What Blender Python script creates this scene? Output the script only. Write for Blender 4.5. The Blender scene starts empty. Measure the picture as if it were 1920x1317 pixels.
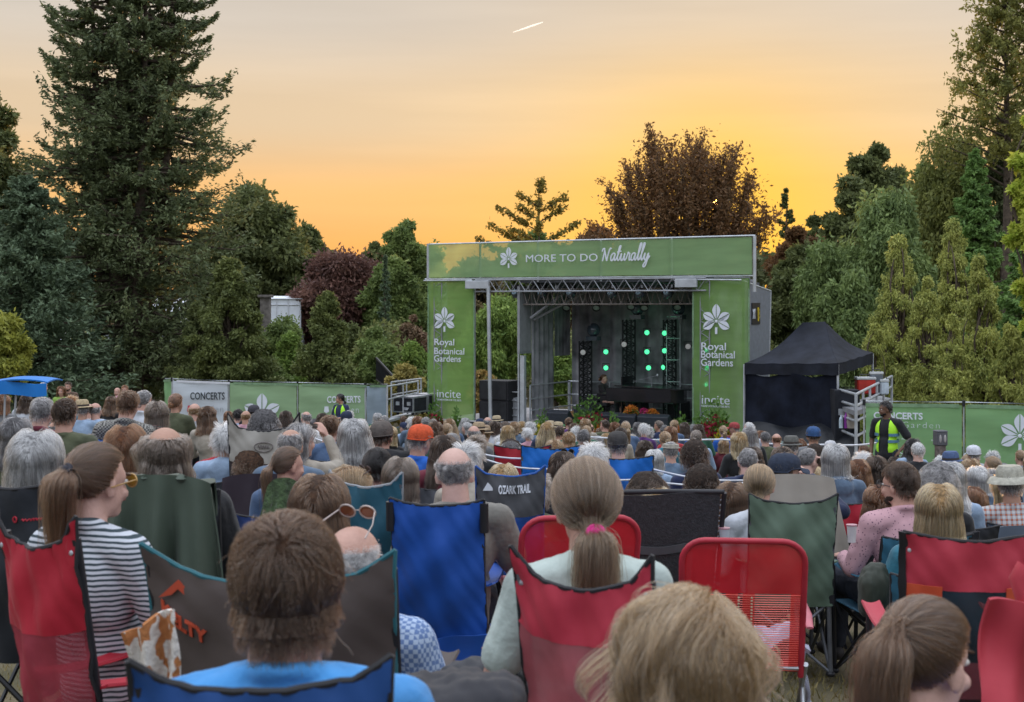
import bpy, bmesh, math, random
import numpy as np
from mathutils import Vector, Matrix, noise
PI = math.pi
R = math.radians
scene = bpy.context.scene
COL = scene.collection
F = 2667.0          # focal length in photo pixels
CZ = 4.4            # camera height
# ------------------------------------------------------------------ camera
cam_d = bpy.data.cameras.new("camera")
cam = bpy.data.objects.new("camera", cam_d); COL.objects.link(cam)
cam.location = (0, 0, CZ); cam.rotation_euler = (R(90), 0, 0)
cam_d.sensor_width = 36.0; cam_d.lens = 36.0 * F / 1920.0
cam_d.shift_y = -(658.5 - 570) / 1920.0
cam_d.clip_start = 0.1; cam_d.clip_end = 20000
cam_d.dof.use_dof = True; cam_d.dof.focus_distance = 14.0; cam_d.dof.aperture_fstop = 7.5
scene.camera = cam
# ------------------------------------------------------------------ sky and sun
SUN = Vector(((1342 - 960) / F, 1.0, (570 - 380) / F)).normalized()
world = bpy.data.worlds.new("World"); scene.world = world; world.use_nodes = True
def build_world():
    nt = world.node_tree; nt.nodes.clear(); N = nt.nodes; L = nt.links
    def nd(t, **kw):
        n = N.new(t)
        for k, v in kw.items(): setattr(n, k, v)
        return n
    def math_(op, a, b=None, c=None, clamp=False):
        n = nd('ShaderNodeMath', operation=op); n.use_clamp = clamp
        for i, x in enumerate((a, b, c)):
            if x is None: continue
            if isinstance(x, (int, float)): n.inputs[i].default_value = x
            else: L.new(x, n.inputs[i])
        return n.outputs[0]
    def mix(f, a, b, mode='MIX'):
        n = nd('ShaderNodeMixRGB', blend_type=mode)
        for i, x in enumerate((f, a, b)):
            if isinstance(x, (int, float)): n.inputs[i].default_value = x
            elif isinstance(x, tuple): n.inputs[i].default_value = (*x, 1)
            else: L.new(x, n.inputs[i])
        return n.outputs[0]
    tc = nd('ShaderNodeTexCoord'); sep = nd('ShaderNodeSeparateXYZ'); L.new(tc.outputs['Generated'], sep.inputs[0])
    z, y = sep.outputs[2], sep.outputs[1]
    ramp = nd('ShaderNodeValToRGB'); L.new(math_('ADD', z, 0.05), ramp.inputs[0])
    cr = ramp.color_ramp; cr.interpolation = 'EASE'
    stops = [(0.0, (.78, .28, .07)), (.08, (.93, .42, .12)), (.12, (.94, .53, .20)), (.18, (.82, .62, .41)), (.25, (.68, .60, .515)), (.42, (.95, .96, 1.0)), (1.0, (1.9, 2.0, 2.25))]
    while len(cr.elements) < len(stops): cr.elements.new(0.5)
    for e, (p, c) in zip(cr.elements, stops): e.position = p; e.color = (*c, 1)
    dn = nd('ShaderNodeVectorMath', operation='DOT_PRODUCT'); L.new(tc.outputs['Generated'], dn.inputs[0]); dn.inputs[1].default_value = SUN
    dot = math_('MAXIMUM', dn.outputs['Value'], 0.0)
    glow = math_('POWER', dot, 95.0); tight = math_('POWER', dot, 500.0); disc = math_('POWER', dot, 260000.0)
    # glow only in the lower sky
    zf = math_('SUBTRACT', 1.0, math_('MULTIPLY', math_('MAXIMUM', z, 0.0), 3.4), clamp=True)
    west = mix(math_('MULTIPLY', math_('MULTIPLY', glow, zf), 0.88), ramp.outputs[0], (1.0, .56, .06))
    west = mix(math_('MULTIPLY', tight, 0.5), west, (1.05, .60, .02))
    east = nd('ShaderNodeValToRGB'); L.new(math_('ADD', z, 0.0), east.inputs[0])
    ce = east.color_ramp; ce.elements[0].color = (.44, .46, .52, 1); ce.elements[1].color = (2.05, 2.2, 2.5, 1)
    wf = nd('ShaderNodeMapRange', interpolation_type='SMOOTHSTEP'); L.new(y, wf.inputs[0])
    wf.inputs[1].default_value = -0.3; wf.inputs[2].default_value = 0.75
    col = mix(wf.outputs[0], east.outputs[0], west)
    # thin high cloud veils
    mp = nd('ShaderNodeMapping'); mp.inputs['Scale'].default_value = (2.0, 2.0, 26.0); L.new(tc.outputs['Generated'], mp.inputs[0])
    ns = nd('ShaderNodeTexNoise'); ns.inputs['Scale'].default_value = 1.4; ns.inputs['Detail'].default_value = 5.0; L.new(mp.outputs[0], ns.inputs[0])
    veil = nd('ShaderNodeMapRange'); L.new(ns.outputs[0], veil.inputs[0]); veil.inputs[1].default_value = .35; veil.inputs[2].default_value = .7
    veil.inputs[3].default_value = 0.93; veil.inputs[4].default_value = 1.035
    col = mix(1.0, col, veil.outputs[0], 'MULTIPLY')
    dcol = mix(1.0, (50.0, 24.0, 5.0), disc, 'MULTIPLY')
    col = mix(1.0, col, dcol, 'ADD')
    sky = nd('ShaderNodeTexSky', sky_type='NISHITA'); sky.sun_disc = False
    sky.sun_elevation = math.asin(SUN.z); sky.sun_rotation = math.atan2(SUN.x, SUN.y)
    col = mix(1.0, col, mix(1.0, sky.outputs[0], (.006, .006, .006), 'MULTIPLY'), 'ADD')
    bg = nd('ShaderNodeBackground'); L.new(col, bg.inputs[0]); bg.inputs[1].default_value = 1.0
    out = nd('ShaderNodeOutputWorld'); L.new(bg.outputs[0], out.inputs[0])
build_world()
sun_d = bpy.data.lights.new("sun", 'SUN'); sun = bpy.data.objects.new("sun", sun_d); COL.objects.link(sun)
sun_d.energy = 4.0; sun_d.angle = R(0.8); sun_d.color = (1.0, .55, .22)
sun.rotation_euler = SUN.to_track_quat('Z', 'Y').to_euler(); sun.location = (10, 60, 30)
vs = scene.view_settings; vs.view_transform = 'Standard'; vs.look = 'None'; vs.exposure = 0.0; vs.gamma = 1.0; vs.use_curve_mapping = False
scene.render.engine = 'CYCLES'
cy = scene.cycles
cy.use_denoising = True; cy.max_bounces = 6; cy.diffuse_bounces = 3; cy.glossy_bounces = 3; cy.transmission_bounces = 4; cy.transparent_max_bounces = 12
cy.caustics_reflective = False; cy.caustics_refractive = False; cy.sample_clamp_indirect = 6.0

# ------------------------------------------------------------------ helpers
def P(px, py, d):
    return Vector(((px - 960) / F * d, d, CZ - (py - 570) / F * d))
def gz(x, y):
    if y < 38: z = 3.0 - .076 * max(y, -30)
    elif y < 47: t = (y - 38) / 9; z = 3.0 - .076 * 38 - .076 * 9 * (t - t * t) * .12
    else: z = .112 + .035 * (y - 47)
    t = min(1, max(0, (x / max(y, 5) - .12) / .17)); f = min(1, max(0, (y - 5) / 8)); return z - .48 * t * t * (3 - 2 * t) * f
def tag(o, label=None, cat=None, group=None, kind=None):
    if label: o['label'] = label
    if cat: o['category'] = cat
    if group: o['group'] = group
    if kind: o['kind'] = kind
    return o
def empty(name, label, cat, loc=(0, 0, 0), rz=0.0, group=None):
    o = bpy.data.objects.new(name, None); COL.objects.link(o); o.location = loc; o.rotation_euler = (0, 0, rz); o.empty_display_size = .1
    return tag(o, label, cat, group)
def mesh_np(name, V, FQ, smooth=False):
    """verts (n,3), faces (m,k) numpy of a single size k"""
    me = bpy.data.meshes.new(name)
    V = np.asarray(V, np.float32); FQ = np.asarray(FQ, np.int32)
    me.vertices.add(len(V)); me.vertices.foreach_set('co', V.ravel())
    k = FQ.shape[1]
    me.loops.add(FQ.size); me.loops.foreach_set('vertex_index', FQ.ravel())
    me.polygons.add(len(FQ)); me.polygons.foreach_set('loop_start', np.arange(0, FQ.size, k, dtype=np.int32))
    if smooth: me.polygons.foreach_set('use_smooth', np.ones(len(FQ), bool))
    me.update(calc_edges=True)
    return me
def link(name, me, mats=None, parent=None, objmat=False):
    o = bpy.data.objects.new(name, me); COL.objects.link(o)
    if mats:
        if not isinstance(mats, (list, tuple)): mats = [mats]
        if objmat:
            while len(me.materials) < len(mats): me.materials.append(None)
            for i, m in enumerate(mats): o.material_slots[i].link = 'OBJECT'; o.material_slots[i].material = m
        else:
            if not len(me.materials):
                for m in mats: me.materials.append(m)
    if parent is not None: o.parent = parent
    return o
class MB:
    def __init__(s): s.v = []; s.f = []; s.m = []; s.cm = 0; s.xf = Matrix.Identity(4)
    def add(s, vs, fs):
        b = len(s.v); X = s.xf
        s.v.extend([tuple(X @ Vector(p)) for p in vs]); s.f.extend([tuple(i + b for i in f) for f in fs]); s.m.extend([s.cm] * len(fs)); return s
    def box(s, c, d, rz=0.0, M=None):
        x, y, z = d[0] / 2, d[1] / 2, d[2] / 2
        vs = [Vector((a * x, b * y, e * z)) for a in (-1, 1) for b in (-1, 1) for e in (-1, 1)]
        if M is None: M = Matrix.Rotation(rz, 3, 'Z')
        vs = [M @ p + Vector(c) for p in vs]
        return s.add(vs, [(0, 1, 3, 2), (4, 6, 7, 5), (0, 4, 5, 1), (2, 3, 7, 6), (0, 2, 6, 4), (1, 5, 7, 3)])
    def tube(s, pts, r, n=8, cap=True, flat=None):
        pts = [Vector(p) for p in pts]; m = len(pts)
        rs = r if isinstance(r, (list, tuple)) else [r] * m
        vs = []; fs = []; up = None
        for i, p in enumerate(pts):
            t = (pts[min(i + 1, m - 1)] - pts[max(i - 1, 0)])
            t = t.normalized() if t.length > 1e-9 else Vector((0, 0, 1))
            if up is None:
                up = Vector((0, 0, 1)) if abs(t.z) < .9 else Vector((1, 0, 0))
            a = t.cross(up)
            if a.length < 1e-6: a = t.cross(Vector((0, 1, 0)))
            a.normalize(); b = a.cross(t).normalized(); up = b
            for j in range(n):
                w = 2 * PI * j / n
                q = a * math.cos(w) * rs[i] + b * math.sin(w) * rs[i]
                if flat: q = q - flat * q.dot(flat) * .6
                vs.append(p + q)
        for i in range(m - 1):
            for j in range(n):
                k = (j + 1) % n
                fs.append((i * n + j, i * n + k, (i + 1) * n + k, (i + 1) * n + j))
        if cap: fs.append(tuple(range(n - 1, -1, -1))); fs.append(tuple((m - 1) * n + j for j in range(n)))
        return s.add(vs, fs)
    def ell(s, c, r, nu=14, nv=9, M=None):
        vs = [(0, 0, 1)]; fs = []
        for i in range(1, nv):
            a = PI * i / nv
            for j in range(nu):
                b = 2 * PI * j / nu; vs.append((math.sin(a) * math.cos(b), math.sin(a) * math.sin(b), math.cos(a)))
        vs.append((0, 0, -1)); last = len(vs) - 1
        for j in range(nu):
            fs.append((0, 1 + j, 1 + (j + 1) % nu)); q = 1 + (nv - 2) * nu
            fs.append((last, q + (j + 1) % nu, q + j))
        for i in range(nv - 2):
            for j in range(nu):
                a = 1 + i * nu + j; b = 1 + i * nu + (j + 1) % nu
                fs.append((a, a + nu, b + nu, b))
        vs = [Vector((p[0] * r[0], p[1] * r[1], p[2] * r[2])) for p in vs]
        if M is not None: vs = [M @ p for p in vs]
        return s.add([p + Vector(c) for p in vs], fs)
    def lathe(s, prof, c=(0, 0, 0), n=16, M=None):
        vs = []; fs = []; m = len(prof)
        for (r, z) in prof:
            for j in range(n):
                w = 2 * PI * j / n; q = Vector((r * math.cos(w), r * math.sin(w), z))
                if M is not None: q = M @ q
                vs.append(q + Vector(c))
        for i in range(m - 1):
            for j in range(n):
                k = (j + 1) % n; fs.append((i * n + j, i * n + k, (i + 1) * n + k, (i + 1) * n + j))
        return s.add(vs, fs)
    def grid(s, fn, nu, nv, thick=0.0):
        """fn(u,v)->point; doubled with thickness along normal if thick"""
        pts = [[Vector(fn(i / nu, j / nv)) for i in range(nu + 1)] for j in range(nv + 1)]
        w = nu + 1
        vs = [p for row in pts for p in row]
        fs = [(j * w + i, j * w + i + 1, (j + 1) * w + i + 1, (j + 1) * w + i) for j in range(nv) for i in range(nu)]
        if thick:
            nn = []
            for j in range(nv + 1):
                for i in range(nu + 1):
                    a = pts[j][min(i + 1, nu)] - pts[j][max(i - 1, 0)]; b = pts[min(j + 1, nv)][i] - pts[max(j - 1, 0)][i]
                    n_ = a.cross(b); nn.append(n_.normalized() if n_.length > 1e-9 else Vector((0, 1, 0)))
            k = len(vs)
            vs = vs + [p + q * thick for p, q in zip(vs, nn)]
            fs = fs + [tuple(i + k for i in reversed(f)) for f in fs]
            for i in range(nu):
                fs.append((i, i + k, i + 1 + k, i + 1)); a = nv * w + i; fs.append((a, a + 1, a + 1 + k, a + k))
            for j in range(nv):
                a = j * w; fs.append((a, a + w, a + w + k, a + k)); a = j * w + nu; fs.append((a, a + k, a + w + k, a + w))
        return s.add(vs, fs)
    def prism(s, poly, y0, y1, plane='xz'):
        """extrude 2D polygon"""
        n = len(poly)
        if plane == 'xz': A = [(p[0], y0, p[1]) for p in poly]; B = [(p[0], y1, p[1]) for p in poly]
        elif plane == 'xy': A = [(p[0], p[1], y0) for p in poly]; B = [(p[0], p[1], y1) for p in poly]
        else: A = [(y0, p[0], p[1]) for p in poly]; B = [(y1, p[0], p[1]) for p in poly]
        fs = [tuple(range(n)), tuple(range(2 * n - 1, n - 1, -1))] + [(i, i + n, (i + 1) % n + n, (i + 1) % n) for i in range(n)]
        return s.add(A + B, fs)
    def mesh(s, name, smooth=False):
        me = bpy.data.meshes.new(name); me.from_pydata(s.v, [], s.f)
        if max(s.m, default=0): me.polygons.foreach_set('material_index', s.m)
        if smooth:
            me.polygons.foreach_set('use_smooth', [True] * len(me.polygons))
            try: me.set_sharp_from_angle(angle=R(50))
            except Exception: pass
        me.update(); return me
    def build(s, name, mats=None, parent=None, smooth=False, bevel=0, objmat=False):
        me = s.mesh(name, smooth)
        if bevel:
            bm = bmesh.new(); bm.from_mesh(me)
            bmesh.ops.bevel(bm, geom=list(bm.edges), offset=bevel, segments=1, affect='EDGES', clamp_overlap=True); bm.to_mesh(me); bm.free()
        return link(name, me, mats, parent, objmat)
# ------------------------------------------------------------------ materials
MATS = {}
def mat(name, col, rough=.7, var=.12, scale=8.0, bump=0.0, metal=0.0, col2=None, sheen=0.0, trans=0.0, alpha=1.0, emit=None, es=1.0, coord='Object', bscale=None, island=0.0, spec=.35, det=4.0):
    if name in MATS: return MATS[name]
    m = bpy.data.materials.new(name); m.use_nodes = True; nt = m.node_tree; N = nt.nodes; L = nt.links; N.clear()
    out = N.new('ShaderNodeOutputMaterial'); b = N.new('ShaderNodeBsdfPrincipled')
    tc = N.new('ShaderNodeTexCoord'); ns = N.new('ShaderNodeTexNoise'); ns.inputs['Scale'].default_value = scale; ns.inputs['Detail'].default_value = det
    L.new(tc.outputs[coord], ns.inputs[0])
    c2 = col2 or tuple(max(0, c * (1 - var * 2)) for c in col)
    c1 = col if col2 else tuple(min(1, c * (1 + var)) for c in col)
    mx = N.new('ShaderNodeMixRGB'); mr = N.new('ShaderNodeMapRange'); mr.inputs[1].default_value = .3; mr.inputs[2].default_value = .7
    L.new(ns.outputs[0], mr.inputs[0])
    fac = mr.outputs[0]
    if island:
        g = N.new('ShaderNodeNewGeometry'); ml = N.new('ShaderNodeMath'); ml.operation = 'MULTIPLY_ADD'; ml.inputs[1].default_value = island; L.new(g.outputs['Random Per Island'], ml.inputs[0])
        m3 = N.new('ShaderNodeMath'); m3.operation = 'MULTIPLY'; m3.inputs[1].default_value = 1 - island; L.new(fac, m3.inputs[0]); L.new(m3.outputs[0], ml.inputs[2]); fac = ml.outputs[0]
    L.new(fac, mx.inputs[0]); mx.inputs[1].default_value = (*c2, 1); mx.inputs[2].default_value = (*c1, 1)
    L.new(mx.outputs[0], b.inputs['Base Color'])
    b.inputs['Roughness'].default_value = rough; b.inputs['Metallic'].default_value = metal; b.inputs['Specular IOR Level'].default_value = spec
    if sheen: b.inputs['Sheen Weight'].default_value = sheen; b.inputs['Sheen Roughness'].default_value = .5
    if bump:
        n2 = N.new('ShaderNodeTexNoise'); n2.inputs['Scale'].default_value = bscale or scale * 2; n2.inputs['Detail'].default_value = 3; L.new(tc.outputs[coord], n2.inputs[0])
        bp = N.new('ShaderNodeBump'); bp.inputs['Strength'].default_value = bump; bp.inputs['Distance'].default_value = .02; L.new(n2.outputs[0], bp.inputs['Height']); L.new(bp.outputs[0], b.inputs['Normal'])
    if emit: b.inputs['Emission Color'].default_value = (*emit, 1); b.inputs['Emission Strength'].default_value = es
    sh = b.outputs[0]
    if trans:
        t = N.new('ShaderNodeBsdfTranslucent'); L.new(mx.outputs[0], t.inputs[0]); ms = N.new('ShaderNodeMixShader'); ms.inputs[0].default_value = trans
        L.new(sh, ms.inputs[1]); L.new(t.outputs[0], ms.inputs[2]); sh = ms.outputs[0]
    if alpha < 1:
        t = N.new('ShaderNodeBsdfTransparent'); ms = N.new('ShaderNodeMixShader'); ms.inputs[0].default_value = alpha
        L.new(t.outputs[0], ms.inputs[1]); L.new(sh, ms.inputs[2]); sh = ms.outputs[0]
    L.new(sh, out.inputs[0]); MATS[name] = m; return m
def leafmat(name, c1, c2, trans=.35, rough=.6):
    c1, c2 = tuple(min(.65, c * k) for c, k in zip(c1, (1.62, 1.5, 1.2))), tuple(c * k for c, k in zip(c2, (1.5, 1.4, 1.15)))
    return mat(name, c1, rough=rough, col2=c2, island=.55, scale=.9, trans=trans, spec=.25)
M_bark = mat('bark', (.10, .075, .055), .9, .3, 6, .5)
M_alu = mat('aluminium', (.50, .53, .56), .42, .1, 5, metal=.55)
M_alu_d = mat('aluminium_dull', (.30, .31, .33), .5, .1, 5, metal=.4)
M_black = mat('black_metal', (.018, .019, .022), .45, .2)
M_blackfab = mat('black_fabric', (.013, .015, .021), .75, .25, 3, .5)
M_steel = mat('steel', (.28, .29, .31), .35, .1, metal=.7)
M_white = mat('white_paint', (.62, .64, .68), .5, .04)
M_letter = mat('letter_white', (.66, .70, .76), .6, .03)
M_dark = mat('dark_letter', (.03, .04, .045), .6, .03)
# ================================================================== ground
def build_ground():
    ys = np.concatenate([np.arange(-60, 0, 6), np.arange(0, 60, 1.0), np.arange(60, 200, 10), [300, 600, 1500, 5000]])
    xs = np.concatenate([[-5000, -1500, -500, -200, -100], np.arange(-60, 61, 2.0), [100, 200, 500, 1500, 5000]])
    V = []
    for y in ys:
        for x in xs:
            z = gz(x, y)
            if y > 150: z = gz(x, 150)
            z += .03 * noise.noise(Vector((x * .3, y * .3, 0)))
            V.append((x, y, z))
    w = len(xs); Fq = [(j * w + i, j * w + i + 1, (j + 1) * w + i + 1, (j + 1) * w + i) for j in range(len(ys) - 1) for i in range(w - 1)]
    m = mat('turf', (.17, .135, .08), .95, col2=(.075, .072, .036), scale=2.2, bump=.8, bscale=60, coord='Object', det=8)
    o = link('ground', mesh_np('ground', V, Fq, True), m); tag(o, 'dry trampled grass slope falling toward the stage', 'ground', kind='structure')
build_ground()
def grass():
    rng = np.random.default_rng(5); V = []; n = 42000
    d = 1.6 + 16 * rng.random(n) ** 1.5
    x = (rng.random(n) - .5) * (.80 * d + 1.0); h = .025 + .045 * rng.random(n)
    z = np.array([gz(a, b) for a, b in zip(x, d)]) - .015 + 0.0
    th = rng.random(n) * 6.283; w = .004 + .004 * rng.random(n)
    dx, dy = np.cos(th) * w, np.sin(th) * w; lx = (rng.random(n) - .5) * .07; ly = (rng.random(n) - .5) * .07
    V = np.stack([np.stack([x - dx, d - dy, z], 1), np.stack([x + dx, d + dy, z], 1), np.stack([x + lx, d + ly, z + h], 1)], 1).reshape(-1, 3)
    o = link('grass', mesh_np('grass', V, np.arange(3 * n).reshape(-1, 3)), leafmat('grass_blade', (.20, .165, .09), (.07, .078, .03), .2))
    tag(o, 'short dry grass blades between the chairs', 'grass', kind='stuff')
grass()
# ================================================================== trees
rs = np.random.default_rng(11)
def leaf_mesh(C, size, rng, out=None, droop=0.0, aspect=.45):
    n = len(C); C = np.asarray(C)
    a = rng.normal(size=(n, 3))
    if out is not None: a = a * .7 + out * 1.1
    a[:, 2] -= droop; a /= np.linalg.norm(a, axis=1, keepdims=True) + 1e-9
    b = np.cross(a, rng.normal(size=(n, 3))); b /= np.linalg.norm(b, axis=1, keepdims=True) + 1e-9
    s = (size * (.6 + .8 * rng.random(n)))[:, None]
    V = np.stack([C - a * s, C + b * s * aspect, C + a * s, C - b * s * aspect], 1).reshape(-1, 3)
    return V
def finish_tree(name, label, cat, loc, trunk, LV, lmat, group=None, hpart='crown', rz=0.0):
    e = empty(name, label, cat, loc, rz, group)
    if trunk is not None: trunk.build('trunk', M_bark, e, smooth=True)
    V = np.concatenate(LV) if isinstance(LV, list) else LV
    link(hpart, mesh_np(hpart, V, np.arange(len(V)).reshape(-1, 4)), lmat, e)
    return e
def limb(p0, p1, bend, rng, k=5):
    p0 = np.array(p0, float); p1 = np.array(p1, float); L = np.linalg.norm(p1 - p0); o = rng.normal(size=3) * bend * L
    return [tuple(p0 * (1 - t) + p1 * t + o * math.sin(PI * t) * .5) for t in np.linspace(0, 1, k)]
def broadleaf(name, label, px, top, hw, d, c, zb=None, n=26000, leaf=.11, K=46, kf=1.9, seed=0, trans=.35, lobes=1.0, low=.04, weep=0.0, fill=.35, squash=1.0, group=None, cat='tree', base=None, sky=0.0, cone=False):
    rng = np.random.default_rng(seed + 100); x = (px - 960) / F * d; z0 = gz(x, d) if base is None else CZ - (base - 570) / F * d
    H = CZ + (570 - top) / F * d - z0; W = hw / F * d
    zc = H * (low + (1 - low) * .5); rz_ = H * (1 - low) * .5
    cen = []; rad = []; K = int(K * kf); n = int(n * 1.5)
    while len(cen) < K:
        if cone:
            hq = rng.random() ** 1.35 * .97; aa = rng.random() * 6.283; rq = (.3 + .7 * rng.random() ** .5) * W * (1 - hq) ** .72 * (.7 + .5 * rng.random())
            cen.append(np.array((math.cos(aa) * rq, math.sin(aa) * rq, H * (.03 + .97 * hq)))); rad.append(W * (.13 + .13 * rng.random()) * (1.1 - .62 * hq)); continue
        u = rng.normal(size=3); u /= np.linalg.norm(u); rr = .52 + .34 * rng.random()
        if rng.random() < fill: rr *= rng.random() ** .4
        wz = 1 - .25 * max(0, u[2])
        p = np.array([u[0] * W * rr * wz, u[1] * W * .8 * rr, zc + u[2] * rz_ * rr * squash])
        cen.append(p); rad.append((.11 + .17 * rng.random() ** 1.5) * min(W, rz_) * lobes * 1.25)
    LV = []; per = n // K
    for p, r in zip(cen, rad):
        u = rng.normal(size=(per, 3)); u /= np.linalg.norm(u, axis=1, keepdims=True)
        q = u * (r * (.55 + .5 * rng.random(per) ** .6))[:, None]
        q[:, 2] *= .75; nz = rng.normal(size=(per, 3)) * .12 * r
        if weep:
            s = rng.random(per) ** 1.3 * weep * r * 2.2; q[:, 2] -= s; q[:, :2] *= (1 + .1 * s / r)[:, None]
        LV.append(leaf_mesh(p + q + nz, leaf, rng, u, droop=1.6 if weep else .3, aspect=.28 if weep else .45))
    # stray twigs beyond the outline
    k2 = n // 14; u = rng.normal(size=(k2, 3)); u /= np.linalg.norm(u, axis=1, keepdims=True); ci = rng.integers(0, K, k2)
    q = np.array(cen)[ci] + u * (np.array(rad)[ci] * (1.0 + .35 * rng.random(k2)))[:, None]
    LV.append(leaf_mesh(q, leaf, rng, u))
    t = MB(); tr = max(.08, H * .018)
    t.tube(limb((0, 0, -.3), (0, 0, H * .75), .05, rng, 6), [tr * 1.3, tr, tr * .8, tr * .6, tr * .4, tr * .15], 8)
    for p in cen[::2]:
        h0 = min(p[2] * .6, H * .7); t.tube(limb((0, 0, max(h0, H * .08)), p, .15, rng), [tr * .42, tr * .3, tr * .22, tr * .14, tr * .05], 5, cap=False)
    return finish_tree(name, label, cat, (x, d, z0), t, LV, c, group)
def conifer(name, label, px, top, hw, d, c, n=30000, leaf=.10, nb=230, seed=0, p=.8, droop=.25, tip=.2, low=.03, stems=1, group=None, base=None, dens=.5, flat=.25, asp=.35, cat='tree', sweep=0.0, col=0.0, clump=.75):
    rng = np.random.default_rng(seed + 500); x = (px - 960) / F * d; z0 = gz(x, d) if base is None else CZ - (base - 570) / F * d
    H = CZ + (570 - top) / F * d - z0; W = hw / F * d; t = MB(); LV = []
    tops = [(0, 0, H)] if stems == 1 else [((i - (stems - 1) / 2) * W * .22 + rng.normal() * .2, rng.normal() * W * .15, H * (1 - .05 * rng.random() * (i != 1))) for i in range(stems)]
    tr = H * .016
    for T in tops:
        ax = [(0, 0, -.3), (T[0] * .25, T[1] * .25, H * .22), (T[0] * .75, T[1] * .7, H * .5), (T[0], T[1], T[2])]
        t.tube(ax, [tr * 1.4, tr, tr * .7, tr * .08], 8)
    k = n // nb
    for i in range(nb):
        f = (i + rng.random()) / nb; f = f ** (.85); h = low * H + f * (H * (1 - low)); T = tops[rng.integers(len(tops))]
        a = rng.random() * 2 * PI; Lb = W * (max(0.0, 1 - f) ** p) * (.5 + .62 * rng.random()) + .03 * W
        if col: Lb = W * (1 - abs(f * 1.0) ** col) * (.7 + .4 * rng.random()) + .05 * W
        fx = min(1, h / (H * .5)); bx, by = T[0] * fx * .9, T[1] * fx * .9
        up = rng.normal() * .07
        tw = 16; ts = rng.random(tw) ** .6; tl = rng.normal(size=tw); ti = rng.integers(0, tw, k)
        s = np.clip(np.where(rng.random(k) < clump, ts[ti] + rng.normal(size=k) * .045, rng.random(k) ** .62), 0.02, 1.06); tlat = np.where(rng.random(k) < clump, tl[ti] + rng.normal(size=k) * .22, rng.normal(size=k))
        dr = -droop * s ** 1.5 * Lb + tip * s ** 4 * Lb + up * s * Lb
        wl = Lb * flat * (np.sin(PI * np.clip(s, 0, 1) ** .8) * .9 + .12)
        lat = tlat * wl * .6
        X = bx + math.cos(a) * s * Lb - math.sin(a) * lat; Y = by + math.sin(a) * s * Lb + math.cos(a) * lat
        Z = h + dr + rng.normal(size=k) * .05 * Lb * dens - np.abs(lat) * .25 - sweep * rng.random(k) * Lb * .4
        o = np.stack([np.full(k, math.cos(a)), np.full(k, math.sin(a)), np.full(k, .05)], 1)
        LV.append(leaf_mesh(np.stack([X, Y, Z], 1), leaf, rng, o, droop=sweep * 2, aspect=asp))
        if i % 2 == 0 or stems > 1:
            pts = [(bx + math.cos(a) * q * Lb, by + math.sin(a) * q * Lb, h + (-droop * q ** 1.5 + tip * q ** 4 + up * q) * Lb) for q in (0, .35, .7, .95)]
            t.tube(pts, [tr * .28, tr * .2, tr * .1, tr * .03], 4, cap=False)
    return finish_tree(name, label, cat, (x, d, z0), t, LV, c, group)
L_spruce = leafmat('spruce_needles', (0.14, 0.18, 0.10), (0.040, 0.058, 0.038), .25)
L_spruce_b = leafmat('blue_spruce_needles', (0.13, 0.19, 0.135), (0.040, 0.066, 0.048), .2)
L_dark = leafmat('dark_leaves', (0.135, 0.165, 0.072), (0.042, 0.060, 0.032), .35)
L_green = leafmat('green_leaves', (0.185, 0.25, 0.095), (0.055, 0.095, 0.042), .35)
L_bright = leafmat('bright_leaves', (0.21, 0.30, 0.085), (0.065, 0.125, 0.042), .35)
L_yew = leafmat('cedar_sprays', (0.135, 0.165, 0.062), (0.042, 0.062, 0.028), .25)
L_purple = leafmat('purple_leaves', (0.158, 0.088, 0.079), (0.052, 0.032, 0.038), .3)
L_rust = leafmat('rust_leaves', (0.175, 0.098, 0.055), (0.062, 0.046, 0.028), .4)
L_gold = leafmat('golden_sprays', (0.40, 0.45, 0.15), (0.065, 0.105, 0.035), .3)
L_lime = leafmat('lime_leaves', (0.500, 0.500, 0.105), (0.210, 0.333, 0.052), .4)
L_will = leafmat('willow_leaves', (0.175, 0.245, 0.10), (0.055, 0.095, 0.045), .3)
L_feather = leafmat('feathery_leaves', (0.155, 0.27, 0.085), (0.05, 0.105, 0.042), .3)
conifer('spruce_tree', 'huge multi-stemmed dark spruce towering over the left of the lawn', 245, -110, 205, 54, L_spruce, n=150000, nb=620, leaf=.10, seed=1, p=.42, droop=.25, tip=.34, stems=4, flat=.22, dens=.8, low=.06, clump=.93)
conifer('spruce_tree', 'bluish spruce with wide low boughs at the left edge beside the huge spruce', 50, 330, 200, 50, L_spruce_b, n=60000, nb=300, leaf=.10, seed=2, p=.6, droop=.2, stems=1, dens=.9)
broadleaf('tree', 'dark round-topped tree cut by the left edge of the view', -45, 95, 110, 66, L_dark, n=50000, leaf=.14, K=70, seed=3)
broadleaf('maple_tree', 'small yellow-green maple at the left edge below the blue-green boughs', 0, 575, 62, 44, L_lime if False else leafmat('yellowgreen_leaves', (0.29, 0.31, 0.07), (0.09, 0.12, 0.035), .35), n=14000, leaf=.09, K=30, seed=4, low=.25)
broadleaf('tree', 'broad dark leafy tree right behind the huge spruce with sky showing at its crest', 478, 338, 128, 80, L_dark, n=70000, leaf=.15, K=90, seed=5, lobes=.85)
broadleaf('tree', 'dark blue-green tree with rounded top left of the purple beech', 575, 408, 62, 90, L_dark, n=20000, leaf=.17, K=36, seed=6)
broadleaf('tree', 'tall green tree with ragged crown left of the stage header', 762, 402, 78, 84, L_green, n=36000, leaf=.15, K=55, seed=7, lobes=.85)
broadleaf('tree', 'low olive tree between the purple beech and the ragged tall tree', 700, 445, 45, 76, L_dark, n=14000, leaf=.14, K=26, seed=8)
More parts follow.
